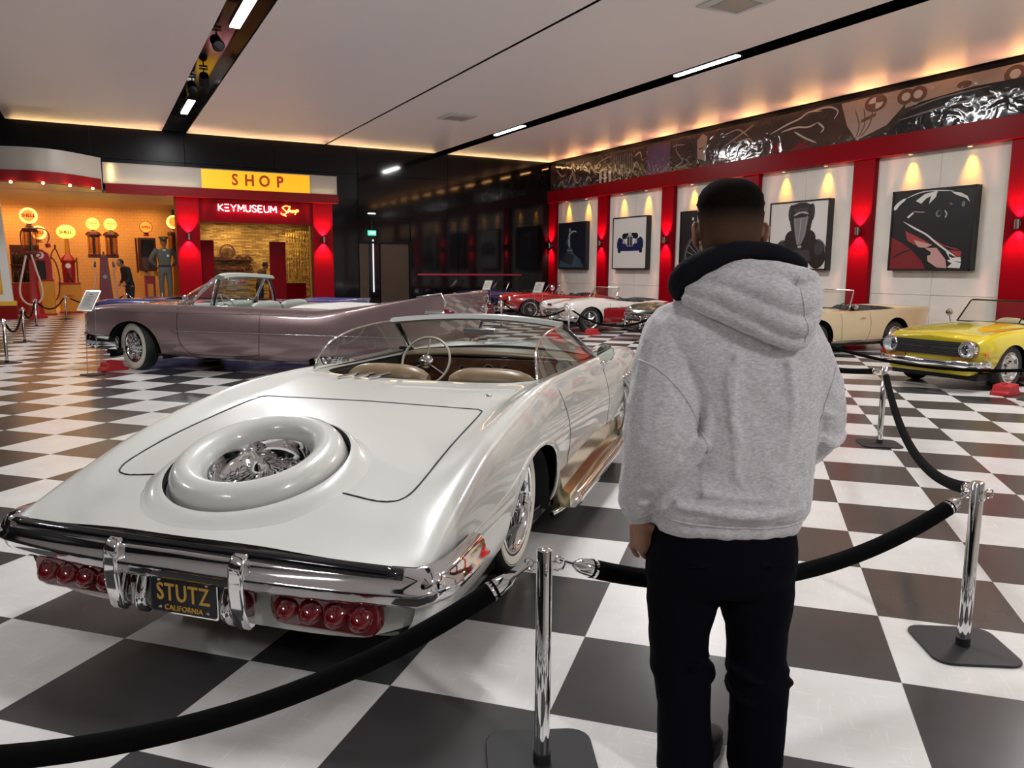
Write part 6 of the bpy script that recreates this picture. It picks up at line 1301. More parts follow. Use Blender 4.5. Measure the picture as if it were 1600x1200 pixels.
# line of posts in front of the right-hand row of cars
RP = [(10.1, 24.6), (10.1, 19.75), (10.0, 16.0), (10.0, 12.6), (9.9, 9.3), (10.0, 4.2)]
RL = ['far left of the right-hand row, before the corner', 'in front of the red roadster', 'in front of the white and red roadster', 'beside the dark green roadster, behind the man', 'left of the yellow car, behind the man', 'in front of the yellow car, outside the picture']
for i, p_ in enumerate(RP): post(*p_, 'thin rope post ' + RL[i], 'rope posts along the right-hand row of cars')
for i in range(5): rope(RP[i], RP[i+1], .30 if i < 4 else .36, 'thin black rope hanging ' + ['before the far corner', 'before the red roadster', 'before the white and red roadster', 'before the dark green roadster', 'across the bumper of the yellow car'][i], r=.022, group='ropes along the right-hand row of cars')
LP = [(-2.4, 12.3), (-1.38, 15.35), (-1.41, 19.6), (-1.47, 24.6), (-.85, 27.6), (.9, 29.3), (2.0, 29.3)]
LL = ['outside the picture at left', 'nearest at the left edge', 'second from the left edge', 'third, in front of the tall red pump', 'by the mustard pump', 'in front of the twin pump', 'in front of the uniformed figure']
for i, p_ in enumerate(LP): post(*p_, 'rope post of the service station line, ' + LL[i], 'rope posts before the service station')
for i in range(6): rope(LP[i], LP[i+1], .30, 'thin black rope in the station line, ' + ['at the left edge', 'between the two nearest posts', 'before the tall red pump', 'towards the mustard pump', 'before the twin pump', 'before the uniformed figure'][i], r=.02, group='ropes before the service station')
# wheel chocks and information stands
def chock(x, y, rz, lab):
    r = empty('wheel_chock', (x, y, 0), rz, lab, 'wheel chock', 'red wheel chocks')
    b = MB(); b.prism([(-.20, 0), (.20, 0), (.20, .035), (.13, .06), (.10, .15), (-.02, .14), (-.13, .13), (-.15, .06), (-.20, .04)], .22, frame((0, -.11, 0), (1, 0, 0), (0, 0, 1), (0, 1, 0))); b.build('wedge', MT['redplastic'], r, bevel=.008)
    b = MB(); b.tube([(-.09, 0, .135), (-.09, 0, .16), (-.02, 0, .165), (.02, 0, .15)], .008, 6); b.build('handle', MT['redplastic'], r)
chock(.16, 13.62, .55, 'red wheel chock before the front wheel of the mauve convertible'); chock(10.95, 16.40, .1, 'red wheel chock by the wire wheel of the white and red roadster'); chock(10.62, 6.02, .1, 'red wheel chock at the right edge by the yellow car'); chock(14.15, 10.34, .1, 'red wheel chock by the rear wheel of the cream car')
def info(x, y, rz, lab, h=1.02, w=.30):
    r = empty('information_stand', (x, y, 0), rz, lab, 'sign stand', 'car information stands')
    b = MB(); b.prism(rrect(.30, .24, .03), .012); b.build('foot', MT['ironbase'], r, smooth=False)
    b = MB(); b.cyl((-.12, 0, .01), (-.12, .03, h), .006, n=8); b.cyl((.12, 0, .01), (.12, .03, h), .006, n=8); b.build('legs', MT['steel'], r)
    m = frame((0, .03, h+.10), (1, 0, 0), (0, .50, .87)); b = MB(); b.prism(rrect(w, .34, .01), .008, m); b.build('panel', MT['steel'], r, smooth=False)
    b = MB(); b.prism(rrect(w-.04, .30, .005), .003, m, .009); sh = b.build('sheet', MT['paper'], r, smooth=False)
    b = MB(); b.box((-.05, .09, .0122), (.05, .105, .0130), m)
    for k in range(8): b.box((-.10, .06-.022*k, .0122), (.10-.03*(k % 3), .066-.022*k, .0130), m)
    b.build('printed_lines', MT['ink'], sh, smooth=False)
info(-.12, 13.15, -1.0, 'clear information stand in front of the mauve convertible', 1.00, .36); info(10.6, 18.55, -1.1, 'information stand left of the white and red roadster'); info(10.6, 21.7, -1.1, 'information stand left of the red roadster'); info(10.4, 5.55, 1.4, 'thin information stand cut by the right edge')

# ------------------------------------------------------------------ people
from mathutils.bvhtree import BVHTree
def skin_mat(name, c): 
    m = mat(name, c, .55); b = m.node_tree.nodes['Principled BSDF']; b.inputs['Subsurface Weight'].default_value = .08; b.inputs['Subsurface Radius'].default_value = (.01, .004, .002); return m
MT['skin'] = skin_mat('skin', (.32, .165, .105))
def loft(mb, rings, n=28, p=2.2):
    G = []
    for (x, y, z, rx, ry) in rings:
        row = []
        for k in range(n):
            a = 2*PI*k/n; c, s_ = math.cos(a), math.sin(a); row.append((x+rx*math.copysign(abs(c)**(2/p), c), y+ry*math.copysign(abs(s_)**(2/p), s_), z))
        G.append(row)
    mb.grid(G, closed_v=True, flip=True); m = len(G); mb.add(G[0], [tuple(range(n-1, -1, -1))] if G[0][0][2] < G[-1][0][2] else [tuple(range(n))]); mb.add(G[-1], [tuple(range(n))] if G[0][0][2] < G[-1][0][2] else [tuple(range(n-1, -1, -1))])
    return mb
def chain(mb, pts, n=14):
    P = smooth_path([p[:3] for p in pts], 4); R = smooth_path([(p[3], 0, 0) for p in pts], 4); rs = [max(.002, q[0]) for q in R]
    mb.tube(P, rs, n)
    for i in (0, -1): mb.ball(P[i], rs[i]*.98, 14, 8)
    return mb
def fuse(mb, name, mt, root, vox=.008, sm=4, disp=None, recalc=True):
    o = mb.build(name, mt, root, smooth=True, angle=180)
    bm = bmesh.new(); bm.from_mesh(o.data); bmesh.ops.remove_doubles(bm, verts=bm.verts, dist=1e-6); bmesh.ops.recalc_face_normals(bm, faces=bm.faces); bm.to_mesh(o.data); bm.free()
    r = o.modifiers.new('remesh', 'REMESH'); r.mode = 'VOXEL'; r.voxel_size = vox; r.use_smooth_shade = True
    s = o.modifiers.new('smooth', 'SMOOTH'); s.factor = .6; s.iterations = sm
    if disp:
        for k, (st_, sz) in enumerate(disp):
            tx = bpy.data.textures.new(name+'_relief', 'CLOUDS'); tx.noise_scale = sz; tx.noise_depth = 2
            d = o.modifiers.new('relief', 'DISPLACE'); d.texture = tx; d.strength = st_; d.mid_level = .5; d.texture_coords = 'LOCAL'
    return o
def hand(mb, w, d, across, out, s=1.0, curl=.5):
    # wrist w, direction d towards the fingers, across = towards the thumb, out = back of the hand
    w = Vector(w); d = Vector(d).normalized(); out = Vector(out); out = (out-d*out.dot(d)).normalized(); ac = d.cross(out)
    if ac.dot(Vector(across)) < 0: ac = -ac
    chain(mb, [(*(w+ac*.0), .026*s), (*(w+d*.045*s+ac*.004), .026*s), (*(w+d*.085*s), .024*s)])
    for j in (-.027, -.009, .009, .027): mb.tube([w+d*.02*s+ac*j*.7*s, w+d*.088*s+ac*j*s], [.0135*s, .0115*s], 10)
    for j, (L, off) in enumerate(((.062, -.033), (.074, -.011), (.080, .011), (.070, .033))):
        b0 = w+d*.088*s+ac*off*s; a1 = .35+curl*.7; a2 = a1+curl*1.0; a3 = a2+curl*.6
        p = [b0]; 
        for a_, f_ in ((a1, .45), (a2, .32), (a3, .23)): p.append(p[-1]+(d*math.cos(a_)-out*math.sin(a_))*L*f_*s*1.05)
        mb.tube([b0-d*.01*s]+p, [.0095*s, .0088*s, .0082*s, .0076*s, .0064*s], 10); mb.ball(p[-1], .0064*s, 10, 6)
    t0 = w+d*.022*s+ac*.022*s; t1 = t0+(d*.55+ac*.75-out*.25).normalized()*.038*s; t2 = t1+(d*.85+ac*.25-out*.4).normalized()*.032*s; t3 = t2+(d*.9-out*.45).normalized()*.024*s
    mb.tube([t0, t1, t2, t3], [.014*s, .0115*s, .0105*s, .0080*s], 10); mb.ball(t3, .008*s, 10, 6)

# --- the man in the grey hoodie, seen from behind.  Local x = his right, y = the way he faces, z up
PX0 = RGT.copy(); PX0 = Vector((math.cos(YAW), -math.sin(YAW), 0)); PF0 = Vector((math.sin(YAW), math.cos(YAW), 0))
o0 = PX0*.64+PF0*2.30
mn = empty('person', (o0.x, o0.y, 0), -YAW, 'man seen from behind in a grey hoodie and black trousers, hand in pocket', 'person')
hx = -.017
b = MB()
loft(b, [(hx, .00, 1.56, .060, .062), (hx, -.01, 1.60, .062, .066), (hx, -.005, 1.64, .070, .078), (hx, .0, 1.67, .078, .092), (hx, .0, 1.70, .085, .098), (hx, 0, 1.74, .089, .101), (hx, 0, 1.775, .0895, .102), (hx, 0, 1.805, .086, .098), (hx, 0, 1.83, .074, .086), (hx, 0, 1.845, .055, .064), (hx, 0, 1.852, .028, .034)], p=2.25)
loft(b, [(hx, .045, 1.625, .030, .030), (hx, .045, 1.64, .052, .045), (hx, .035, 1.67, .066, .060), (hx, .03, 1.71, .070, .070), (hx, .02, 1.76, .074, .078)])
chain(b, [(hx, .098, 1.735, .009), (hx, .112, 1.715, .011), (hx, .122, 1.697, .013), (hx, .105, 1.69, .012)]); b.ball((hx-.014, .104, 1.692), .010, 8, 6); b.ball((hx+.014, .104, 1.692), .010, 8, 6)
b.tube([(hx-.022, .094, 1.664), (hx, .102, 1.667), (hx+.022, .094, 1.664)], .006, 8); b.tube([(hx-.020, .094, 1.655), (hx, .101, 1.652), (hx+.020, .094, 1.655)], .007, 8)
for s_ in (-1, 1):
    b.tube([(hx+s_*.018, .096, 1.748), (hx+s_*.035, .098, 1.752), (hx+s_*.055, .088, 1.748)], .006, 8)
    # ears: rim, lobe and back
    e0 = Vector((hx+s_*.088, -.008, 1.70)); pts = [e0+Vector((s_*.002, .004, -.030)), e0+Vector((s_*.010, -.006, -.022)), e0+Vector((s_*.017, -.014, .002)), e0+Vector((s_*.020, -.012, .024)), e0+Vector((s_*.014, -.002, .036)), e0+Vector((s_*.004, .010, .032))]
    b.tube(pts, [.008, .008, .007, .0065, .006, .006], 10); b.ball(e0+Vector((s_*.006, .0, .004)), .017, 12, 8, (.45, .9, 1.55))
chain(b, [(hx, -.01, 1.62, .062), (hx+.01, -.01, 1.52, .066), (.0, 0, 1.40, .10), (0, 0, 1.2, .12), (0, 0, .95, .12), (0, .0, .80, .12)])
chain(b, [(-.03, 0, 1.44, .06), (-.16, .0, 1.42, .05), (-.20, 0, 1.2, .042), (-.225, .0, 1.08, .036), (-.238, .02, .95, .028), (-.240, .03, .85, .024)])
chain(b, [(.03, 0, 1.44, .06), (.17, .0, 1.42, .05), (.25, .02, 1.17, .042), (.24, .11, 1.05, .034), (.14, .18, .98, .028), (.10, .19, .965, .024)])
hand(b, (-.246, .022, .848), (.16, .03, -1), (.9, .5, 0), (-.45, -.90, 0), 1.08, .26)
hand(b, (.10, .19, .965), (-1, .05, -.2), (0, 0, 1), (0, 1, 0), .9, .5)
for s_, c_ in ((-1, -.10), (1, .13)): chain(b, [(s_*.07, 0, .80, .085), (c_, .01, .48, .055), (c_*.9, .0, .30, .055), (c_*.9, .0, .08, .038)])
body = fuse(b, 'body', MT['skin'], mn, .0036, 3)
# cropped hair fading into the skin of the neck
mh = bpy.data.materials.new('cropped hair'); mh.use_nodes = True; N, L, bs = nodes(mh); bs.inputs['Roughness'].default_value = .95; bs.inputs['Specular IOR Level'].default_value = .05
tc = N.new('ShaderNodeTexCoord'); sp_ = N.new('ShaderNodeSeparateXYZ'); L.new(tc.outputs['Object'], sp_.inputs[0]); nz = N.new('ShaderNodeTexNoise'); nz.inputs['Scale'].default_value = 260; L.new(tc.outputs['Object'], nz.inputs['Vector'])
hsum = math_node(N, L, 'ADD', sp_.outputs[2], math_node(N, L, 'MULTIPLY', nz.outputs['Fac'], .022)); rp = N.new('ShaderNodeValToRGB'); mr_ = N.new('ShaderNodeMapRange'); mr_.inputs[1].default_value = 1.655; mr_.inputs[2].default_value = 1.825; L.new(hsum, mr_.inputs[0]); L.new(mr_.outputs[0], rp.inputs[0])
e_ = rp.color_ramp.elements; e_[0].position = 0.0; e_[0].color = (.15, .075, .045, 1); e_[1].position = .80; e_[1].color = (.006, .004, .003, 1); q_ = e_.new(.50); q_.color = (.075, .042, .027, 1); q_ = e_.new(.68); q_.color = (.028, .017, .012, 1)
L.new(rp.outputs[0], bs.inputs['Base Color']); bp_ = N.new('ShaderNodeBump'); bp_.inputs['Strength'].default_value = .5; bp_.inputs['Distance'].default_value = .003; L.new(nz.outputs['Fac'], bp_.inputs['Height']); L.new(bp_.outputs[0], bs.inputs['Normal'])
b = MB(); G = []
rings = [(1.655, .0755, .087), (1.68, .0815, .0955), (1.70, .0855, .0990), (1.74, .0900, .1025), (1.765, .0915, .1040), (1.79, .0912, .1030), (1.812, .0865, .0980), (1.832, .0755, .0870), (1.847, .0590, .0680), (1.857, .0360, .0420), (1.860, .004, .005)]
for z, rx, ry in rings:
    row = []
    for k in range(61):
        # the cap covers the back and, higher up, the whole crown
        a0 = PI*(.06-.12*max(0, min(1, (z-1.735)/.05))-.44*max(0, min(1, (z-1.77)/.04))); a = PI+a0+(PI-2*a0)*k/60; c, s_ = math.cos(a), math.sin(a); p = 2.25
        row.append((hx+rx*math.copysign(abs(c)**(2/p), c), ry*math.copysign(abs(s_)**(2/p), s_), z))
    G.append(row)
b.grid(G); hr = b.build('hair', mh, body, angle=180, recalc=True)
so = hr.modifiers.new('thickness', 'SOLIDIFY'); so.thickness = .004; so.offset = 0
# hoodie
mg = mat('heather grey fleece', (.33, .315, .325), .85, sheen=.25); N, L, bs = nodes(mg)
tc = N.new('ShaderNodeTexCoord'); mp = N.new('ShaderNodeMapping'); mp.inputs['Scale'].default_value = (1, 1, 2.6); L.new(tc.outputs['Object'], mp.inputs[0])
n1 = N.new('ShaderNodeTexNoise'); n1.inputs['Scale'].default_value = 75; n1.inputs['Detail'].default_value = 5; n1.inputs['Roughness'].default_value = .75; L.new(mp.outputs[0], n1.inputs['Vector'])
r1 = N.new('ShaderNodeValToRGB'); r1.color_ramp.elements[0].position = .36; r1.color_ramp.elements[0].color = (.44, .415, .435, 1); r1.color_ramp.elements[1].position = .64; r1.color_ramp.elements[1].color = (.70, .68, .70, 1); L.new(n1.outputs['Fac'], r1.inputs[0]); L.new(r1.outputs[0], bs.inputs['Base Color'])
n2 = N.new('ShaderNodeTexNoise'); n2.inputs['Scale'].default_value = 9; n2.inputs['Detail'].default_value = 3; mp2 = N.new('ShaderNodeMapping'); mp2.inputs['Scale'].default_value = (1, 1, .55); L.new(tc.outputs['Object'], mp2.inputs[0]); L.new(mp2.outputs[0], n2.inputs['Vector'])
bq = N.new('ShaderNodeBump'); bq.inputs['Strength'].default_value = .35; bq.inputs['Distance'].default_value = .03; L.new(n2.outputs['Fac'], bq.inputs['Height']); bq2 = N.new('ShaderNodeBump'); bq2.inputs['Strength'].default_value = .25; bq2.inputs['Distance'].default_value = .002; L.new(n1.outputs['Fac'], bq2.inputs['Height']); L.new(bq.outputs[0], bq2.inputs['Normal']); L.new(bq2.outputs[0], bs.inputs['Normal'])
MT['hoodie'] = mg
b = MB()
loft(b, [(.012, .0, .832, .212, .138), (.012, .0, .850, .222, .146), (.014, .0, .878, .224, .150), (.016, .0, .892, .236, .164), (.028, .0, .94, .230, .172), (.060, 0, 1.05, .198, .172), (.066, 0, 1.18, .196, .170), (.044, 0, 1.30, .222, .166), (.018, 0, 1.39, .243, .158), (.008, 0, 1.45, .225, .145), (.0, 0, 1.495, .180, .125), (-.005, 0, 1.53, .125, .105), (-.01, 0, 1.555, .085, .085)], p=2.6)
chain(b, [(-.10, 0, 1.445, .088), (-.155, -.005, 1.405, .103), (-.180, -.025, 1.30, .108), (-.190, -.040, 1.19, .114), (-.198, -.040, 1.10, .115), (-.216, -.025, 1.03, .097), (-.238, .005, .955, .076), (-.246, .018, .895, .064), (-.243, .026, .868, .050)])
loft(b, [(-.241, .030, .835, .037, .040), (-.242, .028, .875, .041, .045)])
chain(b, [(.10, 0, 1.445, .088), (.165, 0, 1.405, .100), (.215, 0, 1.32, .098), (.250, .01, 1.24, .097), (.268, .03, 1.165, .098), (.255, .08, 1.08, .088), (.205, .14, 1.02, .075), (.13, .185, .975, .065), (.04, .20, .96, .058)])
# folds: raised ridges on back and sleeves
def ridge(pts, r, d0=-.165):
    b.tube(smooth_path([(p[0], (p[2] if len(p) > 2 else d0), p[1]) for p in pts], 6), r, 10)
b.tube(smooth_path([(-.085, -.125, 1.26), (-.085, -.135, 1.20), (-.100, -.135, 1.12), (-.140, -.125, 1.05), (-.180, -.10, .975), (-.200, -.08, .91)], 6), [.012]*12+[.022]*19, 10)
ridge([(-.04, 1.34), (-.03, 1.22), (-.01, 1.12), (-.01, 1.02)], .014, -.160); ridge([(-.02, 1.38), (-.03, 1.25), (.0, 1.1)], .012, -.162); ridge([(.12, 1.36), (.14, 1.22), (.12, 1.08)], .014, -.160)
ridge([(-.17, .935, -.13), (-.06, .925, -.165), (.08, .915, -.168), (.20, .935, -.125)], .014); ridge([(-.10, .98, -.155), (.03, .965, -.168), (.12, .97, -.160)], .010)
for (p0, p1, p2, r_) in (((-.295, -.03, 1.06), (-.23, -.11, 1.04), (-.13, -.12, 1.08), .018), ((-.30, -.02, .99), (-.24, -.085, .975), (-.17, -.08, 1.01), .016), ((-.305, .0, .93), (-.25, -.055, .915), (-.19, -.05, .94), .012), ((-.28, -.05, 1.15), (-.21, -.125, 1.12), (-.12, -.12, 1.17), .012)):
    b.tube(smooth_path([p0, p1, p2], 6), r_, 10)
for (p0, p1, p2, r_) in (((.36, .02, 1.12), (.30, -.06, 1.10), (.235, -.05, 1.14), .015), ((.33, .08, 1.05), (.27, .01, 1.03), (.22, .03, 1.07), .013), ((.35, .0, 1.22), (.29, -.07, 1.19), (.22, -.08, 1.22), .011)):
    b.tube(smooth_path([p0, p1, p2], 6), r_, 10)
hd_ = fuse(b, 'hoodie', MT['hoodie'], mn, .0065, 5, [(.012, .10), (.006, .04)])
# hood lying on the back
b = MB()
def hr_(pts, rs): b.tube(smooth_path([(p[0], p[2], p[1]) for p in pts], 6), [max(.004, q[0]) for q in smooth_path([(r_, 0, 0) for r_ in rs], 6)], 12)
hr_([(-.155, 1.525, -.075), (-.09, 1.50, -.135), (0, 1.462, -.172), (.075, 1.428, -.178), (.135, 1.412, -.172), (.168, 1.445, -.15), (.182, 1.50, -.115)], [.020, .028, .030, .028, .026, .028, .026])
hr_([(-.145, 1.555, -.075), (-.07, 1.535, -.145), (.02, 1.50, -.185), (.09, 1.468, -.198), (.14, 1.455, -.192), (.172, 1.49, -.160), (.180, 1.54, -.12)], [.022, .034, .038, .034, .030, .032, .030])
hr_([(-.12, 1.58, -.08), (-.04, 1.57, -.15), (.05, 1.545, -.195), (.12, 1.52, -.20), (.168, 1.535, -.165), (.178, 1.57, -.12)], [.024, .036, .042, .038, .034, .028])
hr_([(-.09, 1.60, -.09), (.0, 1.605, -.15), (.09, 1.595, -.17), (.155, 1.585, -.16), (.188, 1.582, -.13)], [.020, .028, .030, .026, .018])
b.tube([(-.02, -.10, 1.50), (.10, -.10, 1.50), (.15, -.10, 1.50)], .07, 12)
hood_ = fuse(b, 'hood', MT['hoodie'], hd_, .006, 3, [(.006, .06)])
# dark lining collar
MT['darkfleece'] = mat('black fleece lining', (.006, .006, .010), .9, spec=.15)
b = MB()
hr_([(-.135, 1.52, .02), (-.160, 1.555, -.03), (-.148, 1.590, -.075), (-.095, 1.628, -.105), (-.02, 1.650, -.118), (.05, 1.652, -.118), (.11, 1.640, -.11), (.165, 1.622, -.09), (.185, 1.612, -.06)], [.022, .034, .040, .036, .032, .030, .027, .018, .008])
hr_([(-.12, 1.52, .04), (-.06, 1.56, .08), (.0, 1.56, .09), (.08, 1.57, .07), (.15, 1.60, .0), (.18, 1.612, -.05)], [.02, .03, .03, .03, .02, .01])
hr_([(-.10, 1.56, -.06), (-.02, 1.60, -.09), (.08, 1.605, -.09), (.14, 1.60, -.07)], [.035, .045, .04, .02])
fuse(b, 'hood_lining', MT['darkfleece'], hd_, .006, 3, [(.006, .05)])
# trousers
MT['navytr'] = mat('black navy trousers', (.0022, .0022, .0052), .9, spec=.08)
b = MB()
loft(b, [(.008, 0, .875, .195, .125), (.008, 0, .80, .218, .140), (.005, 0, .73, .228, .148), (.003, 0, .68, .226, .140), (.0, 0, .64, .215, .12)], p=2.5)
loft(b, [(-.112, 0, .72, .105, .12), (-.108, 0, .60, .110, .110), (-.113, .01, .50, .094, .098), (-.110, .015, .42, .089, .092), (-.102, .01, .36, .095, .092), (-.098, .0, .33, .085, .086), (-.090, 0, .24, .082, .085), (-.082, 0, .12, .086, .09), (-.078, 0, .025, .090, .098)], p=2.3)
loft(b, [(.118, 0, .72, .108, .12), (.116, 0, .60, .114, .110), (.130, .01, .50, .092, .098), (.132, .015, .42, .089, .092), (.136, .01, .36, .097, .092), (.142, 0, .33, .088, .086), (.146, 0, .24, .087, .085), (.144, 0, .12, .084, .088), (.142, 0, .025, .080, .096)], p=2.3)
for (c_, z_, w_, a0_, a1_, r_) in ((-.10, .345, .094, -.9, .5, .012), (.139, .335, .096, PI-.5, PI+1.2, .012), (-.11, .40, .094, -1.6, -.4, .007), (.127, .40, .094, PI+.2, PI+1.5, .008), (.139, .35, .096, -.7, .3, .011), (.13, .385, .095, -.6, .3, .009), (-.085, .08, .086, -2.4, -.8, .007), (.142, .10, .084, -2.2, -.6, .007)):
    b.tube([(c_+w_*1.0*math.cos(a), w_*.98*math.sin(a), z_+.03*(a-a0_)*(1 if c_ < 0 else -1)) for a in np.linspace(a0_, a1_, 12)], [r_*math.sin(PI*(k+.5)/12)+.001 for k in range(12)], 8)
for s_ in (-1, 1): b.tube(smooth_path([(s_*.05+.01, -.140, .77), (s_*.11+.01, -.148, .755), (s_*.17, -.135, .77)], 5), .004, 6)
fuse(b, 'trousers', MT['navytr'], mn, .007, 4, [(.010, .09)])
# shoes
MT['shoe'] = mat('dark brown leather shoe', (.010, .007, .005), .6, spec=.25); MT['sole'] = mat('shoe sole', (.02, .018, .016), .7)
for (cx, cy, rz, nm) in ((-.030, .06, -.62, 'left'), (.145, .03, -.1, 'right')):
    m = Matrix.Translation((cx, cy, 0)) @ Matrix.Rotation(rz, 4, 'Z'); b = MB()
    rr_ = [(-.10, .035, .05, .034), (-.06, .045, .055, .042), (0, .05, .055, .046), (.06, .042, .050, .040), (.12, .034, .048, .030), (.165, .028, .038, .024), (.185, .024, .018, .012)]
    G = [[m @ Vector((w_*math.cos(2*PI*k/16), y, max(.012, z_+h_*math.sin(2*PI*k/16)))) for k in range(16)] for y, z_, w_, h_ in [(y, z_+.006, w_*.85, h_*1.05) for y, z_, w_, h_ in rr_]]
    b.grid(G, closed_v=True); b.add(G[0], [tuple(range(16))]); b.add(G[-1], [tuple(range(15, -1, -1))]); sh = b.build('shoe', MT['shoe'], mn, angle=180, recalc=True)
    b = MB(); b.prism([(p[0]*1.0, p[1]) for p in [(-.035, -.10), (.035, -.10), (.048, 0), (.048, .09), (.03, .17), (0, .19), (-.03, .17), (-.046, .09), (-.045, 0)]], .018, m, .0); b.build('sole', MT['sole'], sh, smooth=False)
    b = MB()
    for k in range(4): y = .02+.025*k; b.tube([m @ Vector((-.022, y, .085-.010*k)), m @ Vector((0, y+.004, .094-.011*k)), m @ Vector((.022, y, .085-.010*k))], .003, 6)
    for s_ in (-1, 1): b.tube([m @ Vector(p) for p in smooth_path([(0, .015, .095), (s_*.02, .01, .115), (s_*.04, .03, .105), (s_*.02, .03, .092), (0, .018, .095)], 5)], .0028, 6)
    b.build('laces', MT['ink'], sh)
# seams laid onto the evaluated hoodie
dg = bpy.context.evaluated_depsgraph_get(); bpy.context.view_layer.update()
def seam(obj, pts, r=.0026, name='seam', mt=None, n=8):
    ev = obj.evaluated_get(dg); me = ev.to_mesh(); bv = BVHTree.FromPolygons([v.co.copy() for v in me.vertices], [tuple(p.vertices) for p in me.polygons]); Q = []
    for p in smooth_path([(q[0], 0, q[1]) for q in pts], n):
        h = bv.ray_cast(Vector((p[0], -1.0, p[2])), Vector((0, 1, 0)))
        if h[0] is not None: Q.append(h[0]+h[1]*.0005)
    ev.to_mesh_clear()
    if len(Q) > 2: b = MB(); b.tube(Q, r, 6); b.build(name, mt or MT['hoodie'], obj, angle=180)
seam(hd_, [(-.275, 1.345), (-.235, 1.33), (-.18, 1.28), (-.13, 1.21), (-.095, 1.13), (-.085, 1.09)]); seam(hd_, [(.30, 1.34), (.275, 1.28), (.25, 1.18), (.235, 1.08)])
seam(hd_, [(-.21, .888), (-.10, .880), (.03, .874), (.13, .874), (.225, .884)], .003)
seam(hood_, [(.125, 1.59), (.12, 1.54), (.135, 1.49), (.15, 1.44), (.15, 1.41)], .0022)

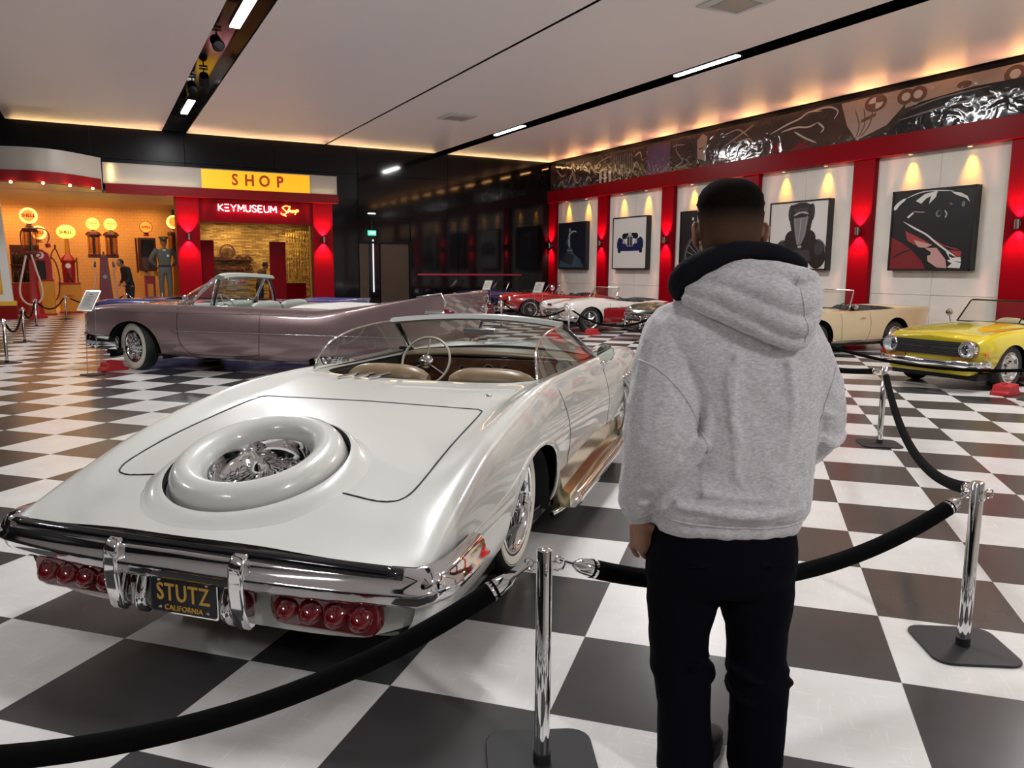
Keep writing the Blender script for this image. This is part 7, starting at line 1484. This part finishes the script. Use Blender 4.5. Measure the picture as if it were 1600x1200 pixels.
# --- people farther away
def figure(name, loc, rz, sc, lab, cols, pose=None, cat='person', hat=False, hairc=(.01, .008, .006)):
    po = dict(sh=(.20, 0, 1.45), el=(.27, 0, 1.17), wr=(.28, .05, .93), hip=.10, knee=(.11, .02, .5), ank=(.11, 0, .08), lean=0.0, look=0.0, el2=None, wr2=None); po.update(pose or {})
    r = empty(name, loc, rz, lab, cat, scale=sc); L_ = po['lean']; T = lambda p: (p[0], p[1]+L_*max(0, p[2]-.95), p[2]-.35*L_*L_*max(0, p[2]-.95))
    hy = L_*.72+po['look']; hz = 1.70-.10*abs(L_)-po['look']*.4
    b = MB(); b.ball((0, hy, hz), .105, 18, 12, (.82, .98, 1.12)); b.ball((0, hy+.04, hz-.06), .06, 14, 8, (.9, .9, 1.1)); chain(b, [(0, hy-.01, hz-.06, .055), T((0, 0, 1.50)) + (.06,), T((0, 0, 1.35)) + (.09,), (0, 0, 1.0, .10)])
    b.tube([(0, hy+.098, hz+.01), (0, hy+.118, hz-.02), (0, hy+.105, hz-.028)], .010, 8); b.tube([(-.02, hy+.085, hz-.058), (0, hy+.092, hz-.06), (.02, hy+.085, hz-.058)], .006, 6)
    for s_ in (-1, 1): b.ball((s_*.088, hy-.005, hz-.005), .026, 10, 8, (.4, .7, 1.2)); b.tube([(s_*.018, hy+.092, hz+.03), (s_*.05, hy+.082, hz+.03)], .006, 6)
    jt = {}
    for s_, el_, wr_ in ((1, po['el'], po['wr']), (-1, po['el2'] or po['el'], po['wr2'] or po['wr'])):
        S_ = T((s_*po['sh'][0], po['sh'][1], po['sh'][2])); E_ = T((s_*el_[0], el_[1], el_[2])); W_ = T((s_*wr_[0], wr_[1], wr_[2])); jt[s_] = (S_, E_, W_)
        chain(b, [S_+(.045,), E_+(.036,), W_+(.025,)]); d = Vector(W_)-Vector(E_); hand(b, W_, d, (0, 1, 0), (s_, 0, 0), 1.0, .45)
        chain(b, [(s_*po['hip'], 0, .90, .08), (s_*po['knee'][0], po['knee'][1], po['knee'][2], .05), (s_*po['ank'][0], po['ank'][1], po['ank'][2], .035)])
    bd = fuse(b, 'body', MT['skin'], r, .009, 2)
    b = MB(); rings = [(0, .0, .93, .165, .115), (0, 0, 1.02, .16, .115), (0, 0, 1.12, .165, .115), (0, 0, 1.28, .195, .125), (0, 0, 1.40, .205, .12), (0, 0, 1.47, .16, .10), (0, 0, 1.53, .075, .075)]
    loft(b, [(x, T((0, y, z))[1], T((0, 0, z))[2], rx, ry) for x, y, z, rx, ry in rings], p=2.6)
    for s_ in (1, -1): S_, E_, W_ = jt[s_]; chain(b, [S_+(.075,), E_+(.058,), tuple(Vector(E_).lerp(Vector(W_), .85))+(.045,)])
    fuse(b, 'jacket', cols[0], r, .010, 3, [(.012, .12)])
    b = MB(); loft(b, [(0, 0, 1.0, .155, .11), (0, 0, .9, .175, .125), (0, 0, .80, .165, .115)], p=2.5)
    for s_ in (-1, 1): k = po['knee']; a = po['ank']; loft(b, [(s_*.088, 0, .86, .092, .105), (s_*(po['hip']+k[0])/2, k[1]/2, .68, .085, .092), (s_*k[0], k[1], k[2], .070, .074), (s_*(k[0]+a[0])/2, (k[1]+a[1])/2, .28, .064, .068), (s_*a[0], a[1], .05, .064, .072)], p=2.3)
    fuse(b, 'trousers', cols[1], r, .010, 3, [(.010, .1)])
    for s_ in (-1, 1):
        b = MB(); m = Matrix.Translation((s_*po['ank'][0], po['ank'][1], 0)); G = [[m @ Vector((w_*math.cos(2*PI*k/14), y, max(.0, z_+h_*math.sin(2*PI*k/14)))) for k in range(14)] for y, z_, w_, h_ in ((-.09, .04, .025, .03), (-.05, .05, .042, .05), (.05, .042, .046, .044), (.13, .032, .042, .032), (.18, .022, .02, .016))]
        b.grid(G, closed_v=True); b.add(G[0], [tuple(range(14))]); b.add(G[-1], [tuple(range(13, -1, -1))]); b.build('shoe', MT['shoe'], r, angle=180, recalc=True)
    b = MB(); G = [[(.092*math.sin(t)*math.cos(a)*1.0, hy-.008+.108*math.sin(t)*math.sin(a), hz+.012+.112*math.cos(t)) for a in np.linspace(PI*1.0-.35 if t > 1.1 else 0, 2*PI+.35 if t > 1.1 else 2*PI, 25)] for t in np.linspace(.02, 1.9, 11)]
    b.grid(G); b.build('hair', mat('dark hair', hairc, .6), bd, angle=180, recalc=True)
    if hat:
        b = MB(); m = Matrix.Translation((0, hy-.005, hz+.065)); b.lathe([(.098, -.02), (.098, .03), (.135, .075), (.13, .095), (.06, .105), (.001, .10)], 28, m); h2 = b.build('cap', cols[2], r)
        b = MB(); b.add([(-.08, hy+.07, hz+.05), (.08, hy+.07, hz+.05), (.055, hy+.145, hz+.035), (-.055, hy+.145, hz+.035), (-.08, hy+.07, hz+.058), (.08, hy+.07, hz+.058), (.055, hy+.145, hz+.043), (-.055, hy+.145, hz+.043)], [(0, 3, 2, 1), (4, 5, 6, 7), (0, 1, 5, 4), (1, 2, 6, 5), (2, 3, 7, 6), (3, 0, 4, 7)]); b.build('peak', MT['blackgloss'], h2)
        b = MB(); b.lathe([(.001, .006), (.02, .004), (.022, 0)], 14, frame((0, hy+.125, hz+.11), (1, 0, 0), (0, 0, 1), (0, 1, 0))); b.build('cap_badge', MT['brassy'], h2)
        b = MB(); b.lathe([(.172, 1.0), (.176, 1.02), (.172, 1.045)], 28, Matrix.Diagonal((1, .72, 1, 1))); b.build('belt', MT['black'], r)
        b = MB(); b.lathe([(.001, .01), (.035, .008), (.038, 0)], 18, frame((-.09, .118, 1.32), (1, 0, 0), (0, 0, 1), (0, 1, 0))); b.build('round_badge', MT['white'], r)
        b = MB(); b.prism([(-.05, .03), (0, .0), (.05, .03), (.03, -.03), (-.03, -.03)], .02, frame((0, .085, 1.49), (1, 0, 0), (0, 0, 1), (0, 1, 0))); b.build('collar', MT['white'], r)
    return r
UG = mat('grey green uniform', (.11, .13, .12), .8)
pd_ = empty('plinth', (2.17, 29.95, 0), 0, 'low dark plinth under the uniformed attendant figure', 'plinth'); bq_ = MB(); bq_.box((-.42, -.35, 0), (.42, .35, .42)); bq_.build('block', MT['prust'], pd_, bevel=.02)
b_ = MB(); b_.box((-.40, -.36, .30), (.40, -.35, .34)); b_.build('edge_band', MT['brassy'], pd_, smooth=False)
figure('attendant_mannequin', (2.17, 29.95, .42), PI, 1.19, 'mannequin of a filling station attendant in grey green uniform and peaked cap', (UG, UG, UG), dict(el=(.36, -.04, 1.20), wr=(.22, -.10, 1.02), sh=(.21, 0, 1.46)), cat='mannequin', hat=True)
DK = mat('dark navy suit', (.008, .010, .018), .8)
figure('person', (1.05, 30.2, 0), PI*.62, 1.06, 'person in dark clothes bending forward by the petrol pumps, seen from the side', (DK, DK), dict(lean=.24, look=.10, el=(.24, .05, 1.15), wr=(.20, .20, .98)))
figure('person', (5.34, 30.0, 0), -PI*.45, 1.03, 'person in a brown top standing inside the shop, head bent down', (mat('brown jumper', (.10, .045, .02), .85), DK), dict(lean=.22, look=.08, wr=(.20, .25, 1.05), el=(.25, .05, 1.15)))
